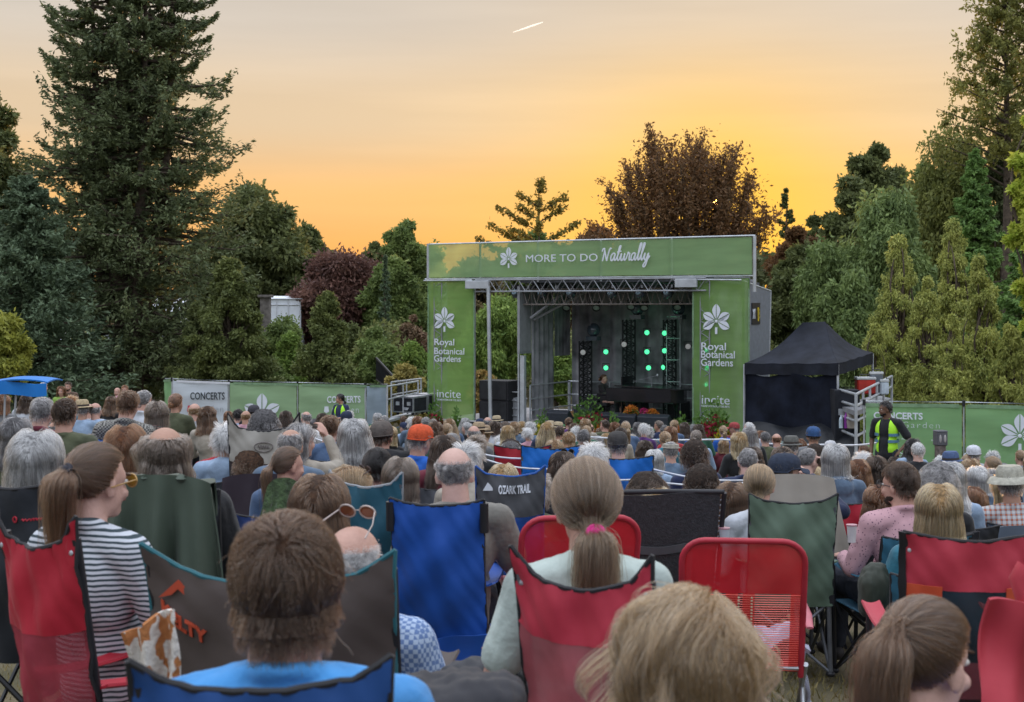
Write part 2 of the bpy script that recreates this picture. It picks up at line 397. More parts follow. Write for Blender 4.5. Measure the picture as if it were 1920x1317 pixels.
broadleaf('beech_tree', 'dome-shaped purple-brown beech standing in the middle distance', 640, 455, 112, 68, L_purple, n=60000, leaf=.11, K=80, seed=9, lobes=.9, low=.05)
broadleaf('tree', 'mid green tree just left of the left banner tower', 740, 455, 66, 66, L_green, n=30000, leaf=.12, K=44, seed=10)
conifer('spruce_tree', 'small slim blue spruce in front of the mid green tree', 722, 480, 26, 60, L_spruce_b, n=8000, nb=110, leaf=.09, seed=11, p=.7)
broadleaf('cedar_tree', 'tall dense cedar beside the white marquee', 432, 482, 97, 48.5, L_yew, n=46000, leaf=.07, K=85, seed=32, cone=True)
broadleaf('cedar_tree', 'broad cone-shaped cedar right of the white marquee', 612, 545, 86, 46, L_yew, n=40000, leaf=.07, K=85, seed=12, cone=True)
broadleaf('cedar_tree', 'short dark cedar close behind the fence left of the tall dense cedar', 372, 560, 65, 50, L_dark, n=20000, leaf=.07, K=85, seed=22, cone=True)
for i, (px, t, hw, d, m, lb) in enumerate([(540, 610, 40, 52, L_bright, 'bright green bush below the white marquee'), (532, 580, 60, 58, L_green, 'leafy green bush hiding the foot of the white marquee'), (505, 650, 42, 50, L_green, 'green bush between the two cedars'), (700, 600, 50, 56, L_green, 'dark leafy shrub right of the broad cedar'),
        (770, 575, 42, 58, leafmat('mauve', (0.228, 0.149, 0.123), (0.088, 0.079, 0.052), .3), 'mauve-brown shrub beside the left banner tower'), (775, 628, 36, 50, L_bright, 'bright green shrub beside the left banner tower'), (715, 628, 46, 49, L_green, 'rounded green shrub above the black stair rail'),
        (650, 590, 46, 62, L_dark, 'dark shrub behind the broad cedar tip'), (760, 668, 44, 45, leafmat('autumn_shrub', (0.350, 0.298, 0.123), (0.123, 0.131, 0.052), .3), 'tawny shrub above the road case ramp'), (905, 690, 34, 50, leafmat('autumn_shrub2', (0.385, 0.210, 0.088), (0.105, 0.140, 0.052), .3), 'orange-green shrub behind the black speaker stack'),
        (1045, 640, 46, 54, L_bright, 'yellow-green shrub seen through the stage side opening')]):
    broadleaf('shrub', lb, px, t, hw, d, m, n=13000, leaf=.075, K=30, seed=20 + i, low=.0, fill=.5, cat='shrub')
# maple mound behind the left of the stage
broadleaf('maple_tree', 'layered green weeping maple behind the open left side of the stage', 935, 535, 72, 53, L_bright, n=42000, leaf=.085, K=50, seed=31, low=.05, squash=.9, weep=.35)
broadleaf('tree', 'dusky brown-green tree behind the layered weeping maple', 890, 470, 70, 66, leafmat('dusky', (0.193, 0.158, 0.096), (0.070, 0.079, 0.052), .3), n=22000, leaf=.13, K=40, seed=32)
broadleaf('tree', 'bushy green tree behind the header right of the sapling', 1000, 405, 66, 72, L_green, n=26000, leaf=.13, K=40, seed=33)
broadleaf('tree', 'reddish brown tree filling the gap left of the vase-shaped tree', 1110, 388, 66, 74, L_rust, n=26000, leaf=.13, K=40, seed=34)
# sparse sapling
def sapling():
    rng = np.random.default_rng(77); d = 60; x = (1010 - 960) / F * d; z0 = gz(x, d); H = CZ + (570 - 333) / F * d - z0
    t = MB(); t.tube([(0, 0, -.2), (.03, 0, H * .5), (0, 0, H)], [.09, .06, .012], 7); LV = []
    for (h, a, L) in [(.97, 60, .5), (.94, -60, .4), (.90, 165, .95), (.88, 20, 1.3), (.84, 200, 1.0), (.81, 175, 1.75), (.83, 0, 1.15), (.74, 10, 1.7), (.73, 190, 1.2), (.72, 172, 2.1), (.66, 5, 1.2), (.64, 185, 2.6), (.62, 178, 1.6), (.58, 20, 1.9), (.87, 90, .8), (.76, 270, 1.0)]:
        p0 = np.array((0, 0, h * H)); p0[2] -= L * .30; p1 = np.array((math.cos(R(a)) * L, math.sin(R(a)) * L * .6, h * H + L * .28))
        t.tube(limb(p0, p1, .05, rng), [.03, .024, .018, .012, .005], 4, cap=False)
        k = int(130 * L); s = .25 + .75 * rng.random(k); q = p0 + (p1 - p0) * s[:, None] + rng.normal(size=(k, 3)) * .085
        LV.append(leaf_mesh(q, .085, rng, aspect=.6))
    s = .75 + .25 * rng.random(140); q = np.stack([0 * s, 0 * s, s * H], 1) + rng.normal(size=(140, 3)) * .07; LV.append(leaf_mesh(q, .08, rng, aspect=.6))
    finish_tree('sapling_tree', 'slender open sapling with upswept arms against the sky behind the header', 'tree', (x, d, z0), t, LV, leafmat('sapling_leaves', (0.228, 0.193, 0.052), (0.088, 0.088, 0.035), .4))
sapling()
def vase_tree():
    rng = np.random.default_rng(42); d = 64; x = (1285 - 960) / F * d; z0 = gz(x, d); H = CZ + (570 - 258) / F * d - z0; W = 172 / F * d
    t = MB(); LV = []; LW = []
    ns = 58
    for i in range(ns):
        a = 2 * PI * i / ns * 3.7; e = (.12 + .88 * ((i + .5) / ns) ** .62) ; ex = math.cos(a) * e * W; ey = math.sin(a) * e * W * .8
        h = H * math.sqrt(max(.05, 1 - (e * .86) ** 2.6)) * (.95 + .05 * rng.random())
        pts = []; 
        for s in np.linspace(0, 1, 9):
            sx = s ** 1.25 if s < .8 else s; pts.append(np.array((ex * (.12 + .88 * sx), ey * (.12 + .88 * sx), h * s)) + (rng.normal(size=3) * .12 if 0 < s < 1 else 0))
        t.tube([tuple(p) for p in pts], [.16, .14, .12, .10, .08, .06, .045, .03, .012], 5, cap=False)
        P_ = np.array(pts)
        def along(k, lo, jit, sz, dn=1.0):
            ss = lo + (1 - lo) * rng.random(k) ** dn; i0 = np.minimum(7, (ss * 8).astype(int)); q = P_[i0] + (P_[i0 + 1] - P_[i0]) * (ss * 8 - i0)[:, None]
            LV.append(leaf_mesh(q + rng.normal(size=(k, 3)) * np.array((jit, jit, jit * .8)) * (.55 + .75 * ss[:, None] ** 3), sz, rng))
        along(230, .38, .14, .080, .5); along(280, .78, .32, .085)
        for j in range(12):
            s = .45 + .55 * rng.random(); k = s * 8; i0 = min(7, int(k)); p = pts[i0] + (pts[i0 + 1] - pts[i0]) * (k - i0)
            L = .4 + .8 * rng.random(); dr = np.array((ex, ey, 0)) / (W + .01) * .6 + rng.normal(size=3) * .3; dr[2] = .8 + .3 * rng.random(); dr /= np.linalg.norm(dr); q = p + dr * L
            t.tube([tuple(p), tuple((p + q) / 2 + rng.normal(size=3) * .03), tuple(q)], [.024, .016, .006], 3, cap=False)
            kk = int(55 * L); ss = rng.random(kk); LV.append(leaf_mesh(p + (q - p) * ss[:, None] + rng.normal(size=(kk, 3)) * .09, .085, rng))
    # dense skirt
    n = 60000; u = rng.normal(size=(n, 3)); u /= np.linalg.norm(u, axis=1, keepdims=True); u[:, 2] = np.abs(u[:, 2])
    th = np.arctan2(u[:, 1], u[:, 0]); rr = (.86 + .16 * np.sin(th * 7) * np.sin(u[:, 2] * 9)) * (.8 + .25 * rng.random(n))
    q = np.stack([u[:, 0] * W * 1.22 * rr + W * .12, u[:, 1] * W * 1.1 * rr, u[:, 2] * H * .46 * rr - .1], 1)
    q = q[(np.abs(q[:, 0] - .05 * W) > W * .5) | (q[:, 2] < H * .27 + .05 * H * np.sin(q[:, 0] * 2))]
    q2 = q[rng.random(len(q)) < .5] * np.array((.75, 1, .9)) + np.array((W * .75, 1.0, 0)); LV.append(leaf_mesh(q2, .12, rng))
    LV.append(leaf_mesh(q, .12, rng)); V = np.concatenate(LV).reshape(-1, 4, 3); c = V.mean(1); wy = c[:, 1] + d
    gx = 960 + F * (c[:, 0] + x) / wy; gy = 570 - F * (c[:, 2] + z0 - CZ) / wy; keep = ((gx - 1342) ** 2 + (gy - 380) ** 2 > 16) & ((gx - 1277) ** 2 + (gy - 408) ** 2 > 25); LV = [V[keep].reshape(-1, 3)]
    finish_tree('beech_tree', 'large rust-brown vase-shaped tree with many upright stems, sun behind it', 'tree', (x, d, z0), t, LV, L_rust)
vase_tree()
conifer('pine_tree', 'small dark spiky pine just right of the vase-shaped tree', 1475, 352, 40, 80, L_dark, n=9000, nb=46, leaf=.14, seed=41, p=.7, droop=-.3, tip=.1, dens=1.5)
broadleaf('tree', 'low dark tree under the glow right of the spiky pine', 1530, 380, 46, 86, L_dark, n=14000, leaf=.16, K=24, seed=42)
broadleaf('oak_tree', 'dark spreading oak silhouetted at right above the willows', 1652, 248, 100, 88, L_dark, n=70000, leaf=.17, K=90, seed=43, lobes=.85)
broadleaf('tree', 'low rust-tinted tree under the brightest glow', 1500, 382, 66, 78, L_rust, n=30000, leaf=.12, K=44, seed=75)
broadleaf('tree', 'tall shadowy tree joining the oak to the willows', 1600, 318, 72, 84, L_dark, n=40000, leaf=.15, K=60, seed=73)
broadleaf('tree', 'deep green tree behind the feathery drooping tree', 1735, 262, 76, 74, L_green, n=44000, leaf=.13, K=60, seed=74)
broadleaf('willow_tree', 'blue-green drooping tree right behind the black canopy tent', 1556, 405, 72, 58, L_will, n=44000, leaf=.11, K=56, seed=44, weep=.9, low=.05)
broadleaf('willow_tree', 'feathery drooping tree left of the bright pointed cypress', 1668, 322, 96, 56, L_will, n=60000, leaf=.11, K=70, seed=45, weep=.9, low=.05)
broadleaf('tree', 'rounded dark green tree filling the gap right of the rust-brown tree', 1490, 440, 66, 60, L_dark, n=30000, leaf=.12, K=40, seed=72)
broadleaf('willow_tree', 'lower drooping tree in front of the other drooping trees by the canopy', 1590, 470, 70, 50, L_will, n=40000, leaf=.10, K=50, seed=46, weep=.9, low=.05)
broadleaf('cypress_tree', 'tall olive swamp cypress with hanging sprays under the sparse larch', 1795, 205, 100, 62, leafmat('swamp', (0.210, 0.236, 0.079), (0.070, 0.096, 0.038), .35), n=70000, leaf=.12, K=80, seed=47, weep=.8, low=.05)
conifer('cypress_tree', 'bright green pointed cypress rising behind the golden cypresses', 1828, 282, 92, 48, L_feather, n=60000, nb=340, leaf=.09, seed=48, p=.62, droop=-.05, tip=.1, flat=.35, asp=.35, sweep=.35)
conifer('cypress_tree', 'deep green feathery cypress at the right edge beside the lime maple', 1925, 420, 90, 44, L_feather, n=36000, nb=240, leaf=.085, seed=49, p=.55, droop=-.05, tip=.1, flat=.35, asp=.35, sweep=.35)
broadleaf('pine_tree', 'black-green pine at the right edge below the sparse larch', 1905, 170, 62, 60, L_spruce, n=26000, leaf=.11, K=46, seed=50, low=.45)
def larch():
    rng = np.random.default_rng(9); d = 58; x = (1885 - 960) / F * d; z0 = gz(x, d); H = CZ + (570 + 30) / F * d - z0; t = MB(); LV = []
    t.tube([(0, 0, 0), (.1, 0, H * .5), (0, 0, H)], [.3, .18, .03], 8)
    for i in range(64):
        h = H * (.52 + .46 * (i / 64)); a = i * 2.4; L = (2.9 * (1 - (h / H - .5) * 1.5)) * (.7 + .5 * rng.random()) + .3
        p0 = np.array((0, 0, h)); p1 = np.array((math.cos(a) * L, math.sin(a) * L, h + L * .42)); pts = limb(p0, p1, .05, rng)
        t.tube(pts, [.05, .04, .03, .02, .008], 4, cap=False)
        for j in range(9):
            s = .3 + .7 * rng.random(); p = p0 + (p1 - p0) * s; q = p + rng.normal(size=3) * .32 + np.array((0, 0, -.1)); kk = 34; ss = rng.random(kk)
            LV.append(leaf_mesh(p + (q - p) * ss[:, None] + rng.normal(size=(kk, 3)) * .10, .09, rng, droop=.6))
    finish_tree('larch_tree', 'tall sparse larch with bare ascending boughs at the upper right', 'tree', (x, d, z0), t, LV, leafmat('larch_leaves', (0.210, 0.219, 0.070), (0.070, 0.088, 0.035), .35))
larch()
broadleaf('maple_tree', 'lime-yellow maple leaning in at the right edge', 1955, 150, 72, 34, L_lime, n=26000, leaf=.10, K=60, seed=52, low=.30, lobes=.7)
for i, (px, t, hw, d, lb) in enumerate([(1683, 432, 74, 40, 'golden cypress nearest the black canopy, tallest at its left'), (1786, 402, 66, 42, 'golden cypress with the highest pointed top, behind its neighbours'), (1838, 470, 70, 37, 'golden cypress with thin tip in front at right'),
        (1734, 512, 62, 37.5, 'golden cypress with pale hanging sprays in the middle of the clump'), (1895, 600, 60, 35, 'low golden cypress at the right end of the clump'), (1640, 600, 48, 38, 'low bushy golden cypress beside the canopy leg'), (1786, 585, 50, 35, 'low golden cypress between the two front ones')]):
    broadleaf('golden_cypress_tree', lb, px, t, hw * 1.1, d, L_gold, n=42000, leaf=.048, K=90, seed=60 + i, cone=True, weep=.5, group='golden cypress clump behind the right fence')
# far wood closing the horizon
def far_wood():
    rng = np.random.default_rng(3); LV = []; n = 90000
    xx = (rng.random(n) - .5) * 260; yy = 118 + rng.random(n) * 14
    hh = 7.5 + 1.4 * np.sin(xx * .13) + 1.1 * np.sin(xx * .37 + 1) + .6 * np.sin(xx * 1.1)
    zz = 1.0 + hh * rng.random(n) ** .5; LV = leaf_mesh(np.stack([xx, yy, zz], 1), .42, rng)
    o = link('far_wood', mesh_np('far_wood', LV, np.arange(len(LV)).reshape(-1, 4)), leafmat('far_leaves', (0.123, 0.149, 0.079), (0.052, 0.070, 0.044), .3)); tag(o, 'distant band of trees closing the garden', 'woods', kind='stuff')
far_wood()
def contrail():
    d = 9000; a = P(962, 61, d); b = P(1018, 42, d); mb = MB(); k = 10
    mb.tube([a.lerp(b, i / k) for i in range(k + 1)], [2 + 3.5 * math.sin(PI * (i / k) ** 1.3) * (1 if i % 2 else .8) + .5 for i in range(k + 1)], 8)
    o = mb.build('contrail', mat('contrail', (.9, .85, .8), 1, .02, emit=(1, .84, .62), es=.6, alpha=.55), smooth=True); tag(o, 'short pale vapour trail high in the sky', 'vapour trail', kind='structure')  # warm emission stands in for sunlight on the vapour; it is no light source
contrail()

def undergrowth():
    rng = np.random.default_rng(8); n = 120000; x = -32 + 62 * rng.random(n); y = 56 + 9 * rng.random(n)
    hh = 1.7 + .8 * np.sin(x * .9) + .6 * np.sin(x * 2.3 + y) + .4 * np.sin(x * 5.1 + y * 2)
    z = .4 + np.maximum(hh, .5) * rng.random(n) ** .4; u = rng.normal(size=(n, 3))
    LV = leaf_mesh(np.stack([x, y, z], 1), .11, rng)
    o = link('undergrowth', mesh_np('undergrowth', LV, np.arange(len(LV)).reshape(-1, 4)), leafmat('undergrowth_leaves', (.20, .22, .09), (.06, .09, .04), .3)); tag(o, 'mixed garden planting filling the beds behind the stage', 'planting', kind='stuff')
undergrowth()
# ================================================================== fabric, letters, logos
def banner_mat(name, col, alpha, trans=.35, sc=(1, 1)):
    m = bpy.data.materials.new(name); m.use_nodes = True; nt = m.node_tree; N = nt.nodes; L = nt.links; N.clear()
    out = N.new('ShaderNodeOutputMaterial'); tc = N.new('ShaderNodeTexCoord'); ns = N.new('ShaderNodeTexNoise'); ns.inputs['Scale'].default_value = 1.3; ns.inputs['Detail'].default_value = 6
    mp = N.new('ShaderNodeMapping'); mp.inputs['Scale'].default_value = (.6, .6, 3.5); L.new(tc.outputs['Object'], mp.inputs[0]); L.new(mp.outputs[0], ns.inputs[0])
    cr = N.new('ShaderNodeMixRGB'); L.new(ns.outputs[0], cr.inputs[0]); cr.inputs[1].default_value = (*[c * .72 for c in col], 1); cr.inputs[2].default_value = (*[min(1, c * 1.28) for c in col], 1)
    d = N.new('ShaderNodeBsdfPrincipled'); d.inputs['Roughness'].default_value = .55; d.inputs['Specular IOR Level'].default_value = .2; L.new(cr.outputs[0], d.inputs['Base Color'])
    t = N.new('ShaderNodeBsdfTranslucent'); L.new(cr.outputs[0], t.inputs[0]); m1 = N.new('ShaderNodeMixShader'); m1.inputs[0].default_value = trans; L.new(d.outputs[0], m1.inputs[1]); L.new(t.outputs[0], m1.inputs[2])
    tr = N.new('ShaderNodeBsdfTransparent'); m2 = N.new('ShaderNodeMixShader'); m2.inputs[0].default_value = alpha; L.new(tr.outputs[0], m2.inputs[1]); L.new(m1.outputs[0], m2.inputs[2]); L.new(m2.outputs[0], out.inputs[0])
    return m
B_green = banner_mat('green_mesh_banner', (.23, .41, .11), .70)
B_head = banner_mat('green_header_banner', (.26, .42, .20), .78, .4)
B_fence = banner_mat('green_fence_banner', (.22, .41, .19), .93, .3)
B_fence_l = banner_mat('pale_green_fence_banner', (.30, .45, .26), .93, .3)
B_white = banner_mat('white_fence_banner', (.58, .63, .68), .95, .2)
B_grey = banner_mat('blue_grey_banner', (.34, .42, .50), .9, .2)
def text_mesh(txt, size, bold=0.0, space=1.0, align='LEFT', ext=.004, width=None):
    cu = bpy.data.curves.new('lettering', 'FONT'); cu.body = txt; cu.size = size; cu.offset = bold; cu.space_character = space; cu.align_x = align; cu.extrude = ext; cu.resolution_u = 3
    o = bpy.data.objects.new('tmp', cu); COL.objects.link(o)
    dg = bpy.context.evaluated_depsgraph_get(); me = bpy.data.meshes.new_from_object(o.evaluated_get(dg))
    bpy.data.objects.remove(o); bpy.data.curves.remove(cu)
    v = np.empty(len(me.vertices) * 3, np.float32); me.vertices.foreach_get('co', v); v = v.reshape(-1, 3)
    if width: k = width / max(1e-6, v[:, 0].max() - v[:, 0].min()); v[:, 0] *= k
    v = np.stack([v[:, 0], -v[:, 2], v[:, 1]], 1)   # upright, facing -y
    me.vertices.foreach_set('co', v.astype(np.float32).ravel()); me.update(); return me
def lettering(txt, size, parent, loc, m=M_letter, rz=0, M=None, name='lettering', **k):
    me = text_mesh(txt, size, **k); o = link(name, me, m, parent); o.location = loc; o.rotation_euler = (0, 0, rz)
    if M is not None: o.matrix_local = M
    return o
def petal(c, a, L, w, half=0, gap=.012):
    """pointed leaf polygon at angle a, optionally only one half (+1/-1)"""
    pts = []; k = 9
    for s in ((1, -1) if not half else (half,)):
        seq = range(k + 1) if s == 1 else range(k, -1, -1)
        for i in seq:
            t = i / k; y = w * math.sin(PI * t ** 1.25) ** .8 * s
            if half: y = s * max(abs(y), gap) if 0 < i < k else s * gap
            pts.append((t * L, y))
    if half: pts = pts + [(L * .985, half * gap), (L * .1, half * gap)]
    ca, sa = math.cos(a), math.sin(a)
    return [(c[0] + x * ca - y * sa, c[1] + x * sa + y * ca) for x, y in pts]
def logo(parent, loc, R_, m=M_letter):
    mb = MB()
    for i, deg in enumerate((90, 28, 152, -28, 208)):
        a = R(deg); o = (math.cos(a) * R_ * .10, math.sin(a) * R_ * .10)
        for h in (1, -1):
            y0 = -.004 - .002 * i
            pl = petal(o, a, R_ * (.98 if deg == 90 else .90), R_ * .27, h, R_ * .026)
            mb.prism(pl if h > 0 else pl[::-1], y0, 0.002 - .002 * i)
    mb.box((0, -.003, -R_ * .62), (R_ * .15, .012, R_ * .42))
    mb.ell((0, -.002, -.02 * R_), (R_ * .10, .008, R_ * .10), 12, 6)
    o = mb.build('flower_emblem', m, parent); o.location = loc; return o
def script_naturally(parent, loc, h, m=M_letter):
    """joined handwriting built from stroke tubes; h = x-height"""
    S = [  # strokes in x-height units
        [(-.25, 1.25), (-.12, 1.6), (.08, 1.62), (.12, 1.2), (.04, .5), (-.02, -.02)], [(.10, 1.5), (.26, 1.05), (.46, .45), (.64, .0)], [(.64, .0), (.70, .55), (.82, 1.25), (.98, 1.66), (1.16, 1.55)],
        [(1.72, .85), (1.5, 1.0), (1.2, .8), (1.1, .35), (1.25, .02), (1.5, .2), (1.7, .8), (1.75, .9), (1.66, .35), (1.78, .03), (1.98, .22)],   # a
        [(1.98, .22), (2.25, 1.0), (2.45, 1.75), (2.42, 1.95), (2.28, 1.85), (2.2, 1.2), (2.15, .4), (2.28, .03), (2.5, .2)], [(2.0, 1.12), (2.25, 1.18), (2.62, 1.25)],  # t
        [(2.5, .2), (2.72, .95), (2.68, .4), (2.8, .02), (3.05, .25), (3.22, .95), (3.18, .35), (3.3, .03), (3.5, .25)],                              # u
        [(3.5, .25), (3.68, .85), (3.72, 1.08), (3.85, .95), (3.98, .92), (3.95, .45), (4.02, .05), (4.2, .18)],                                     # r
        [(4.85, .85), (4.65, 1.0), (4.35, .8), (4.25, .35), (4.4, .02), (4.65, .2), (4.83, .8), (4.88, .9), (4.8, .35), (4.92, .03), (5.1, .25)],     # a
        [(5.1, .25), (5.4, 1.1), (5.62, 1.95), (5.6, 2.25), (5.45, 2.15), (5.35, 1.5), (5.3, .5), (5.4, .04), (5.6, .25)],
        [(5.6, .25), (5.9, 1.1), (6.12, 1.95), (6.1, 2.25), (5.95, 2.15), (5.85, 1.5), (5.8, .5), (5.9, .04), (6.12, .25)],
        [(6.12, .25), (6.35, .95), (6.3, .4), (6.42, .05), (6.65, .3), (6.85, .95), (6.8, .2), (6.62, -.6), (6.35, -.85), (6.25, -.62), (6.5, -.2), (6.9, .25), (7.1, .6)]]
    mb = MB()
    for st in S:
        p = [np.array(q) for q in st]; pp = [2 * p[0] - p[1]] + p + [2 * p[-1] - p[-2]]; out = []
        for i in range(1, len(pp) - 2):
            for t in np.linspace(0, 1, 5, endpoint=False):
                a, b, c, d = pp[i - 1:i + 3]; out.append(.5 * ((2 * b) + (-a + c) * t + (2 * a - 5 * b + 4 * c - d) * t * t + (-a + 3 * b - 3 * c + d) * t ** 3))
        out.append(p[-1]); ox = .12 if st[0][0] > 1.0 else 0; mb.tube([((q[0] + ox) * h * .93 + q[1] * h * .14, 0, q[1] * h) for q in out], .105 * h, 6, flat=Vector((0, 1, 0)))
    o = mb.build('handwritten_lettering', m, parent, smooth=True); o.location = loc; return o
def truss(mb, p0, p1, h, w=.0, n=12, r=.022, rd=.012, up=Vector((0, 0, 1))):
    """box truss: chords + zigzag between p0 and p1, height h (down) and width w"""
    p0, p1 = Vector(p0), Vector(p1); t = (p1 - p0).normalized(); s = t.cross(up).normalized() * w
    offs = [Vector((0, 0, 0)), -up * h] + ([s, s - up * h] if w else [])
    for o in offs: mb.tube([p0 + o, p1 + o], r, 6)
    def zig(a, b):
        for i in range(n):
            q0 = p0.lerp(p1, i / n); q1 = p0.lerp(p1, (i + .5) / n); q2 = p0.lerp(p1, (i + 1) / n)
            mb.tube([q0 + a, q1 + b], rd, 4, cap=False); mb.tube([q1 + b, q2 + a], rd, 4, cap=False)
    zig(offs[0], offs[1])
    if w: zig(offs[2], offs[3]); zig(offs[0], offs[2]); zig(offs[1], offs[3])
# ================================================================== stage
A0 = Vector((-2.39, 40.4, 0)); ANG = math.atan2(-4.8, 8.46); CU, SU = math.cos(ANG), math.sin(ANG)   # u axis
def S(u, v, z): return Vector((A0.x + u * CU - v * SU, A0.y + u * SU + v * CU, z))
def s_of(px, v=0.0):
    t = (px - 960) / F; ox, oy = A0.x - v * SU, A0.y + v * CU
    return (t * oy - ox) / (CU - t * SU)
def z_of(py, px, v=0.0):
    u = s_of(px, v); return CZ - (py - 570) / F * S(u, v, 0).y
MS = Matrix.Translation(A0) @ Matrix.Rotation(ANG, 4, 'Z')
FL = 1.15      # deck height
def stage():
    e = empty('concert_stage', 'mobile concert stage with black curtains, green mesh banners and truss header', 'stage', A0, ANG)
    W0, W1, D = 2.85, 8.35, 3.2
    d = MB(); d.box((4.9, 2.3, FL - .07), (9.2, 5.4, .14)); d.build('deck', mat('deck_boards', (.30, .285, .29), .6, .2, 3), e)
    g = MB(); g.box((6.6, .35, FL + .008), (4.6, 1.5, .012)); g.build('turf_mat', mat('stage_turf', (.09, .30, .13), .9, .15, 10), e)
    sk = MB(); sk.grid(lambda u, v: (.3 + u * 9.2, -.42 + .035 * math.sin(u * 70) * (1 - v * .4), .08 + v * (FL - .1)), 180, 4, .006); sk.build('skirt', M_blackfab, e)
    # rear and side curtains
    curt = mat('grey_curtain', (.36, .36, .385), .85, col2=(.12, .12, .13), scale=2.0, bump=.3)
    c = MB(); c.grid(lambda u, v: (2.98 + u * (W1 + .2 - 2.98), D - .05 + .05 * math.sin(u * 95) + .03 * math.sin(u * 37), FL + .02 + v * 3.9), 220, 3, .008); c.build('back_curtain', curt, e, smooth=True)
    c = MB(); c.grid(lambda u, v: (W0 + .10 + .03 * math.sin(u * 30), .75 + u * 1.35, FL + .02 + v * 3.8), 90, 3, .008); c.build('side_curtain', curt, e, smooth=True)
    c = MB(); c.grid(lambda u, v: (W0 + .10 + .01 * math.sin(u * 30), 2.1 + u * 1.0, FL + 1.75 + v * 2.15), 20, 2, .01); c.build('door_valance', curt, e)
    c = MB(); c.grid(lambda u, v: (W1, .6 + u * (D - .6), FL + .02 + v * 3.9), 20, 3, .02); c.build('side_curtain', curt, e)
    # roof
    r = MB(); r.prism([(.1, 4.98), (D + .3, 4.86), (D + .3, 4.98), (.1, 5.12)], W0 + .1, W1 + .25, 'yz'); r.build('roof', mat('roof_panel', (.10, .11, .13), .5, .1), e)
    b = MB()
    for i in range(7): b.box((W0 + .3 + i * .85, 1.7, 4.86), (.05, 3.0, .08))
    b.build('roof_beam', M_alu_d, e)
    # left wing wall panels (pale grey) and brace arms
    wl = MB(); wl.box((W0 + .06, .45, 3.95), (.05, .62, 1.75)); wl.box((W0 + .06, 1.12, 3.95), (.05, .55, 1.75)); wl.build('wing_panel', mat('wing_grey', (.24, .25, .26), .55, .08), e, bevel=.01)
    wl = MB(); wl.box((W0 + .06, .78, 3.05), (.07, 1.4, .05)); wl.box((W0 + .06, .78, 4.85), (.07, 1.4, .06)); wl.box((W0 + .06, .10, 3.95), (.075, .05, 1.8)); wl.box((W0 + .06, 1.45, 3.95), (.075, .05, 1.8)); wl.build('wing_frame', M_alu_d, e)
    ar = MB(); ar.tube([(W0 + .2, .5, 4.0), (W0 + 1.2, .9, 4.8)], .04, 6); ar.tube([(W0 + .2, .7, 3.95), (W0 + 1.7, 1.2, 4.8)], .035, 6); ar.build('roof_brace', M_alu_d, e)
    po = MB(); po.box((W0 + .08, .30, FL + .85), (.13, .13, 1.95)); po.box((W0 - .06, .3, FL + .9), (.05, .05, 2.0)); po.build('corner_post', M_alu, e, bevel=.008)
    # right wing (outer face with sign)
    rw = MB(); rw.prism([(.25, 4.95), (2.2, 4.72), (2.05, 2.4), (.25, 2.5)], W1 + .95, W1 + 1.02, 'yz'); rw.build('side_wing', mat('wing_slate', (.17, .19, .22), .55, .08), e)
    rf = MB(); rf.tube([(W1 + 1.0, .2, 4.97), (W1 + 1.0, 2.25, 4.74), (W1 + 1.0, 2.1, 2.4)], .035, 6); rf.build('wing_frame', M_alu, e)
    sg = MB(); sg.box((W1 + 1.035, 1.05, 4.15), (.02, .60, .55)); sgo = sg.build('logo_plate', mat('plate_black', (.02, .022, .03), .4), e)
    M3 = Matrix.Rotation(R(90), 3, 'Z')
    for tx, yy, col_, wd in (('XX', .77, M_letter, .2), ('1', 1.0, mat('logo_yellow', (.55, .42, .02), .5), .09), ('B', 1.17, mat('logo_olive', (.25, .22, .09), .5), .14)):
        M = Matrix.Translation((W1 + 1.052, yy, 4.02 if tx != '1' else 3.96)) @ M3.to_4x4()
        lettering(tx, .36 if tx != '1' else .5, sgo, (0, 0, 0), col_, M=M, width=wd, bold=.006)
    # front trusses
    t = MB(); truss(t, (1.6, -.05, 5.06), (W1 + .1, -.05, 5.06), .32, -.28, 15); t.build('front_truss', M_alu_d, e)
    t = MB(); t.box((1.7, -.10, 4.93), (.75, .10, .22)); t.build('truss_bracket', M_alu, e, bevel=.01); t = MB(); t.box((W1 - .42, -.10, 4.93), (.6, .10, .22)); t.build('truss_bracket', M_alu, e, bevel=.01)
    t = MB(); truss(t, (W0 + .05, .6, 4.80), (W1 + .1, .9, 4.82), .42, .3, 20); t.build('lighting_truss', mat('truss_tan', (.25, .22, .20), .4, metal=.4), e)
    # header frame + banner
    L = 9.72; f = MB()
    for u in (0, 1.72, 3.55, 5.45, 7.48, L): f.tube([(u, 0.02, 5.0 if 1 < u < 9 else (5.06 if u < 1 else 4.7)), (u, .02, 6.11)], .03 if 0 < u < 9 else .045, 6)
    f.tube([(-.02, .02, 6.09), (L + .02, .02, 6.11)], .025, 6); f.tube([(-.1, .02, 5.10), (L, .02, 5.10)], .028, 6); f.tube([(-.1, -.05, 5.06), (1.5, -.05, 5.06)], .02, 6); f.tube([(8.2, -.05, 5.02), (9.4, -.05, 5.0)], .02, 6)
    f.build('header_frame', M_alu, e)
    hb = MB(); hb.grid(lambda u, v: (.05 + u * (L - .1), -.035 + .012 * math.sin(u * 25 + v * 4) + .02 * math.sin(v * PI) * math.sin(u * 15 * PI), 5.14 + v * .93), 90, 8); ho = hb.build('header_banner', B_head, e, smooth=True)
    u0 = s_of(988); lettering('MORE TO DO', .285, ho, (u0, -.10, z_of(492, 990)), bold=.0, width=s_of(1122) - u0)
    script_naturally(ho, (s_of(1133), -.10, z_of(490, 1130)), .20)
    logo(ho, (s_of(957), -.095, z_of(486, 957)), .30)
